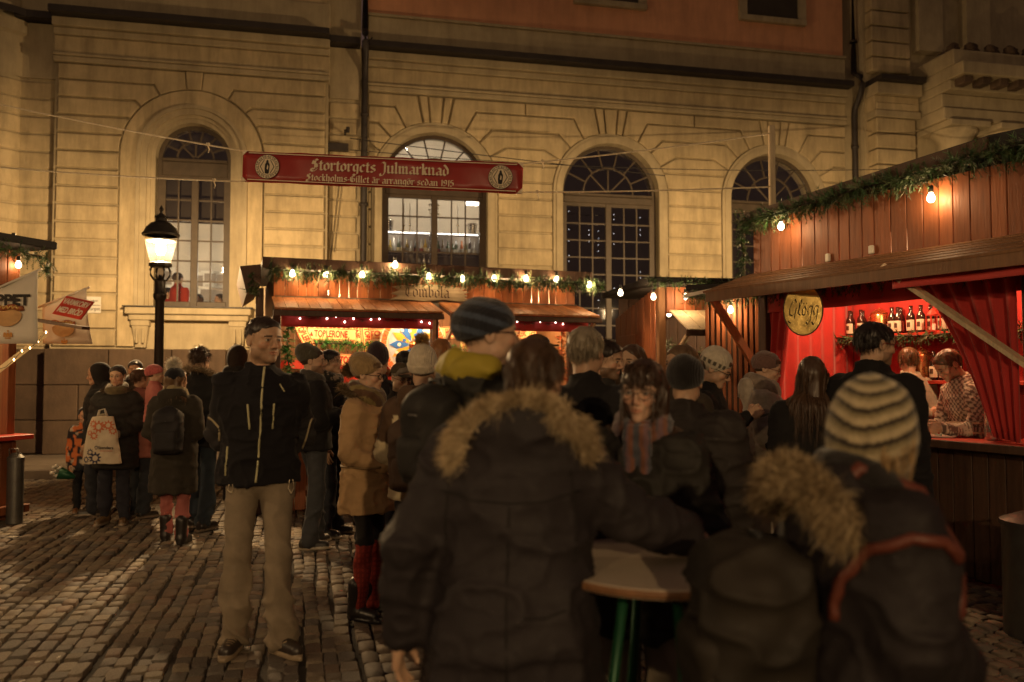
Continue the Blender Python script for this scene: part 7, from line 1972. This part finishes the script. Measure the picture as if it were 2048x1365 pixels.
while u < -.5:
    m = MB(); m.cur = rb.choice(GCOL); m.lathe(_bb[rb.randrange(4)], 12)
    o = m.build('bottle', MT['bar_glass'], None, smooth=True, sharp=R(50)); o.location = BW_(u, 1.08+rb.uniform(-.06,.06), 3.925); tag(o, ORD[i]+' bottle from the left on the middle glass shelf of the back bar', 'bottle', 'bottles on the back bar'); o.scale = (1,1,rb.uniform(.85,1.1))
    lb = MB(); lb.cur = rb.choice([(.6,.55,.42),(.5,.4,.2),(.2,.05,.03),(.6,.58,.5)]); lb.lathe([(.0465,.04),(.0465,.11)], 6, arc=(R(200),R(340))).build('paper_label', MT['attr_matte'], o, smooth=True)
    u += rb.uniform(.075, .105); i += 1
wg = [(0,0),(.03,0),(.032,.003),(.005,.008),(.004,.07),(.02,.09),(.034,.13),(.03,.17),(.028,.17),(.032,.13),(.018,.093),(0,.085)]
MT['wineglass'] = material('wineglass', (.62,.58,.52), .1, 0, bump=0, spec=.8)
for j in range(7):
    o = MB().lathe([(r, .17-z) for r, z in wg], 12).build('wine_glass', MT['wineglass'], None, smooth=True); o.location = BW_(-2.05+j*.11, 1.05, 3.735); tag(o, ORD[j]+' hanging wine glass from the left under the bar bottles', 'glass', 'wine glasses on the back bar')
for j, (px, py0, py1) in enumerate(((808,408,452),(820,407,452),(916,410,453))):
    u_, za = BF.hit(px, py0, 1.0); _u, zb = BF.hit(px, py1, 1.0); t = empty('candlestick', BW_(u_, 1.0, 4.355), 0, ['left', 'right', 'single'][j]+' tall white candle on the top shelf of the back bar', 'candle')
    MB().lathe([(0,0),(.03,0),(.008,.02),(.007,zb-4.355),(.035,zb-4.35),(.02,zb-4.34),(0,zb-4.34)], 12).build('holder', MT['brass'], t, smooth=True); MB().lathe([(.016,zb-4.34),(.009,za-4.355),(0,za-4.35)], 10).build('candle', MT['white_paint'], t, smooth=True)
u_, za = BF.hit(868, 440, 1.0); t = empty('flower_vase', BW_(u_, 1.0, 4.355), 0, 'tall pale vase with white orchids on the back bar', 'vase')
MB().lathe([(0,0),(.05,0),(.09,.30),(.085,.30),(.045,.01),(0,.01)], 18).build('vase', MT['white_paint'], t, smooth=True)
for j in range(11): a = j*2.4; MB().lathe([(0,-.03),(.035,-.01),(.04,.01),(.0,.03)], 7, (.09*math.cos(a), .05*math.sin(a), .38+j*.022)).build('blossom', MT['white_paint'], t, smooth=True)
for j, px in enumerate((777, 945)):
    u_, za = BF.hit(px, 455, 1.0); t = empty('ice_bucket', BW_(u_, 1.0, 4.355), 0, ['steel bucket at the left end of the top bar shelf', 'steel bucket at the right end of the top bar shelf'][j], 'bucket')
    MB().lathe([(0,0),(.085,0),(.105,.2),(.112,.205),(.098,.2),(.08,.01),(0,.01)], 18).build('bucket', MT['steel'], t, smooth=True, sharp=R(40)); MB().tube([(-.10,0,.17),(-.13,0,.19),(-.13,0,.15)], .008, 6).build('handle', MT['steel'], t, smooth=True)
u_, za = BF.hit(946, 403, 1.4); t = empty('box_lamp', BW_(u_, 1.4, za), BF.a, 'glowing white box lamp inside the lit arched window', 'lamp')
MB().box(-.13,.13,-.13,.13,-.07,.07,.01).build('shade', lamp_glass('box_shade', (1,.92,.78), 2.4), t); MB().tube([(0,0,.07),(0,0,1.2)], .006, 5).build('cord', MT['cable'], t)
point_light('box_light', (0,0,-.02), 26, (1,.86,.66), .08, t)
for j, (u, y, z) in enumerate(((-2.5,2.0,5.9),(-.6,2.0,5.9))):
    t = empty('ceiling_lamp', BW_(u, y, z), 0, ['left ceiling lamp of the bar room', 'right ceiling lamp of the bar room'][j], 'lamp', 'ceiling lamps of the bar room'); MB().lathe([(0,0),(.12,0),(.10,.05),(0,.06)], 16).build('shade', lamp_glass('ceiling_shade', (1,.92,.78), 2), t, smooth=True); point_light('room_light', (0,0,-.08), 42, (1,.86,.66), .1, t)
point = None
# under-shelf light of the back bar
t = empty('shelf_lamp', BW_(-1.5, 1.02, 4.335), BF.a, 'thin light strip under the top glass shelf of the back bar', 'lamp'); MB().box(-1.0,1.0,-.01,.01,-.012,0).build('strip', lamp_glass('strip_glow', (1,.92,.8), 3), t)
for u in (-.7, 0, .7): point_light('strip_light', (u,-.05,-.05), 3.5, (1,.88,.7), .03, t)
# --- cafe behind the narrow window: pictures and a lamp
cafe_l = empty('pendant_lamp', BW_(-5.0, 2.2, 3.62), 0, 'bright pendant lamp inside the narrow arched window', 'lamp'); MB().lathe([(0,-.06),(.06,-.04),(.07,0),(.03,.06),(0,.07)], 14).build('shade', lamp_glass('pendant', (1,.9,.7), 9), cafe_l, smooth=True); MB().tube([(0,0,.07),(0,0,1.7)], .005, 5).build('cord', MT['cable'], cafe_l)
point_light('pendant_light', (0,0,0), 60, (1,.84,.6), .06, cafe_l); point_light('pendant_light', (-1.6,-.3,.3), 40, (1,.84,.6), .06, cafe_l)
for j, (px, py, w, h) in enumerate(((334,556,.16,.24),(398,562,.13,.2),(412,590,.2,.2),(436,588,.22,.22),(445,560,.2,.2),(405,612,.18,.16),(440,612,.16,.16),(420,556,.2,.16))):
    u_, z_ = BF.hit(px, py, 3.8); t = empty('framed_picture', BW_(u_, 3.85, z_), BF.a, ['leftmost framed picture inside the narrow arched window', 'narrow framed picture left of the cafe lamp', 'framed picture under the cafe lamp', 'wide framed picture right under the cafe lamp', 'framed picture high at the right of the cafe', 'low framed picture at the left of the cafe wall', 'low framed picture at the right of the cafe wall', 'framed picture level with the cafe lamp'][j], 'picture', 'framed pictures in the cafe')
    MB().box(-w,w,-.03,0,-h,h,.006).build('frame', MT['white_paint'], t); MB().box(-w*.62,w*.62,-.034,-.031,-h*.62,h*.62).build('print', MT['room_panel'], t)
# --- strings of tiny lights in the dark windows
MT['tiny'] = emission_mat('tiny', (.95,.95,1.0), 2.5)
rr_ = random.Random(9); ordn = ['first', 'second', 'third', 'fourth', 'fifth', 'sixth', 'seventh']
for wi, (c, cols_) in enumerate(((2.05, (-.75,-.32,-.12,.22,.45,.72,.8)), (5.68, (.2,.45,.66,.8)))):
    for j, du in enumerate(cols_):
        o = MB().tube([BW_(c+du,.5,4.95), BW_(c+du,.5,2.2)], .0012, 3).build('light_string', MT['cable']); tag(o, ordn[j]+' string of tiny white lights from the left inside the '+('middle' if wi == 0 else 'rightmost')+' dark arched window', 'light string', 'tiny light strings in the dark windows')
        z = 4.9-rr_.uniform(0, .2)
        while z > 2.3:
            if rr_.random() < .38: MB().lathe([(0,-.009),(.007,0),(0,.009)], 5, tuple(BW_(c+du,.497,z))).build('bulb', MT['tiny'], o)
            z -= rr_.uniform(.10,.17)
# ------------------------------------------------------------------ standing table
tb = empty('standing_table', (.42, 2.33, 0), 0, 'round white standing table with green folding legs in the foreground', 'table')
MB().lathe([(0,.930),(.32,.930),(.322,.933),(.322,.952),(.32,.955),(0,.957)], 48).build('table_top', MT['table_white'] if 'table_white' in MT else MT.setdefault('table_white', material('table_white', (.50,.42,.32), .4, .1, 8, .05, 30)), tb, smooth=True, sharp=R(40))
MB().lathe([(.3225,.932),(.328,.934),(.328,.951),(.3225,.953)], 48).build('edge_band', MT['wood_brown'], tb, smooth=True)
MT['green_metal'] = material('green_metal', (.012,.075,.034), .4, .15, 10, .05, 40, metal=.3)
for a in (20, 110, 200, 290): MB().tube([(.10*math.cos(R(a)),.10*math.sin(R(a)),.93), (.17*math.cos(R(a)),.17*math.sin(R(a)),.45), (.27*math.cos(R(a)),.27*math.sin(R(a)),.012)], .016, 8).build('leg', MT['green_metal'], tb, smooth=True)
for a in (20, 110): MB().tube([(.17*math.cos(R(a)),.17*math.sin(R(a)),.45), (.17*math.cos(R(a+180)),.17*math.sin(R(a+180)),.46+.0001*a)], .010, 6).build('cross_bar', MT['green_metal'], tb, smooth=True)
# ------------------------------------------------------------------ shopping bag and flowers
pB = at(205, 880, 7.62); bagt = empty('shopping_bag', pB, 0, 'white plastic carrier bag printed with orange and blue flowers', 'bag')
def bag_fn(X, Y, Z):
    w = np.interp(Z, [-.32,-.1,.15,.34], [.26,.235,.19,.14]); return np.maximum(np.sqrt((X/w)**4+(Y/(w*.36))**2)*.09-.09, np.abs(Z-.0)-.32)
fl_c = [(-.10,.22,.055,0),(-.02,.18,.085,0),(-.14,.10,.04,0),(-.08,.06,.06,0),(.10,.20,.07,0),(.16,.12,.05,0),(-.12,-.16,.05,1),(-.05,-.24,.085,1),(-.17,-.26,.05,1),(-.04,-.10,.03,1)]
def bag_col(v):
    c = np.tile(np.array([.58,.49,.36]), (len(v),1))
    for x, z, r, b in fl_c:
        q = np.hypot(v[:,0]-x, v[:,2]-z); a = np.arctan2(v[:,2]-z, v[:,0]-x); m = (v[:,1] < 0) & (q < r*(.8+.2*np.sin(a*9))) & (q > r*.42); c[m] = (.03,.03,.07) if b else (.50,.13,.05)
    return c
sdf_part('bag_body', bag_fn, (-.3,-.14,-.36), (.3,.14,.36), .0075, 'nylon', bagt, bag_col, lambda v: .010*noise(v, (9,9,5))+.006*noise(v, (22,22,12)))
for s in (-1, 1): MB().tube([(-.07,s*.02,.31),(-.05,s*.015,.40),(.02,s*.01,.42),(.06,s*.02,.31)], .008, 6).build('handle', MT['flag'], bagt, smooth=True)
font_text('Stenders', .058, 'lettering', MT['letter_black'], bagt, Matrix.Translation((.10,-.105,-.10)), bold=.001)
MB().box(.02,.19,-.106,-.103,-.145,-.138).build('underline', MT['red_paint'], bagt)
bagt.scale = (.70,.70,.70)
pF = at(150, 955, 7.9); fb = empty('bouquet', pF, 0, 'bunch of white flowers wrapped in green paper held low at the left', 'bouquet')
MB().lathe([(.02,-.0),(.05,.06),(.09,.20),(.085,.2),(.04,.06),(0,0)], 12).build('wrapper', MT['green_metal'], fb, smooth=True)
rf_ = random.Random(2)
for j in range(16):
    a = rf_.uniform(0,6.28); r0 = rf_.uniform(.0,.09); z = rf_.uniform(.2,.32)
    MB().lathe([(0,-.02),(.022,-.008),(.026,.008),(0,.02)], 7, (r0*math.cos(a), r0*math.sin(a), z)).build('blossom', MT['flag'], fb, smooth=True)
    MB().tube([(r0*.3*math.cos(a), r0*.3*math.sin(a), .1), (r0*math.cos(a), r0*math.sin(a), z)], .003, 4).build('stem', MT['green_metal'], fb)
fb.rotation_euler = (R(15), R(-70), 0); fb.scale = (.72,.72,.72)
# litter on the setts
for j, (px, py, s) in enumerate(((28,1073,.06),(75,1320,.012),(45,1357,.014),(118,1310,.012))):
    d = 1.5*F/(py-745); p = at(px, py, d); o = MB().prism([(-s,-s*.4),(s,-s*.6),(s*.8,s*.5),(-s*.7,s*.6)], -.002, .002).build('paper_scrap', MT['flag']); o.location = (p.x, d, .012); o.rotation_euler = (R(80),0,R(30*j)); tag(o, ['crumpled paper scrap beside the sausage stall', 'tiny bright scrap on the setts at the lower left', 'tiny scrap nearest the bottom left corner', 'small scrap right of the others at the lower left'][j], 'litter', 'scraps of paper on the ground')
# fill lights added behind the viewpoint, built as lantern posts
street_lamp((-3.6, -4.2, 0), 'lit black lantern post on the square behind the viewpoint, left', 260)
street_lamp((1.5, -5.2, 0), 'lit black lantern post on the square behind the viewpoint, right', 850)
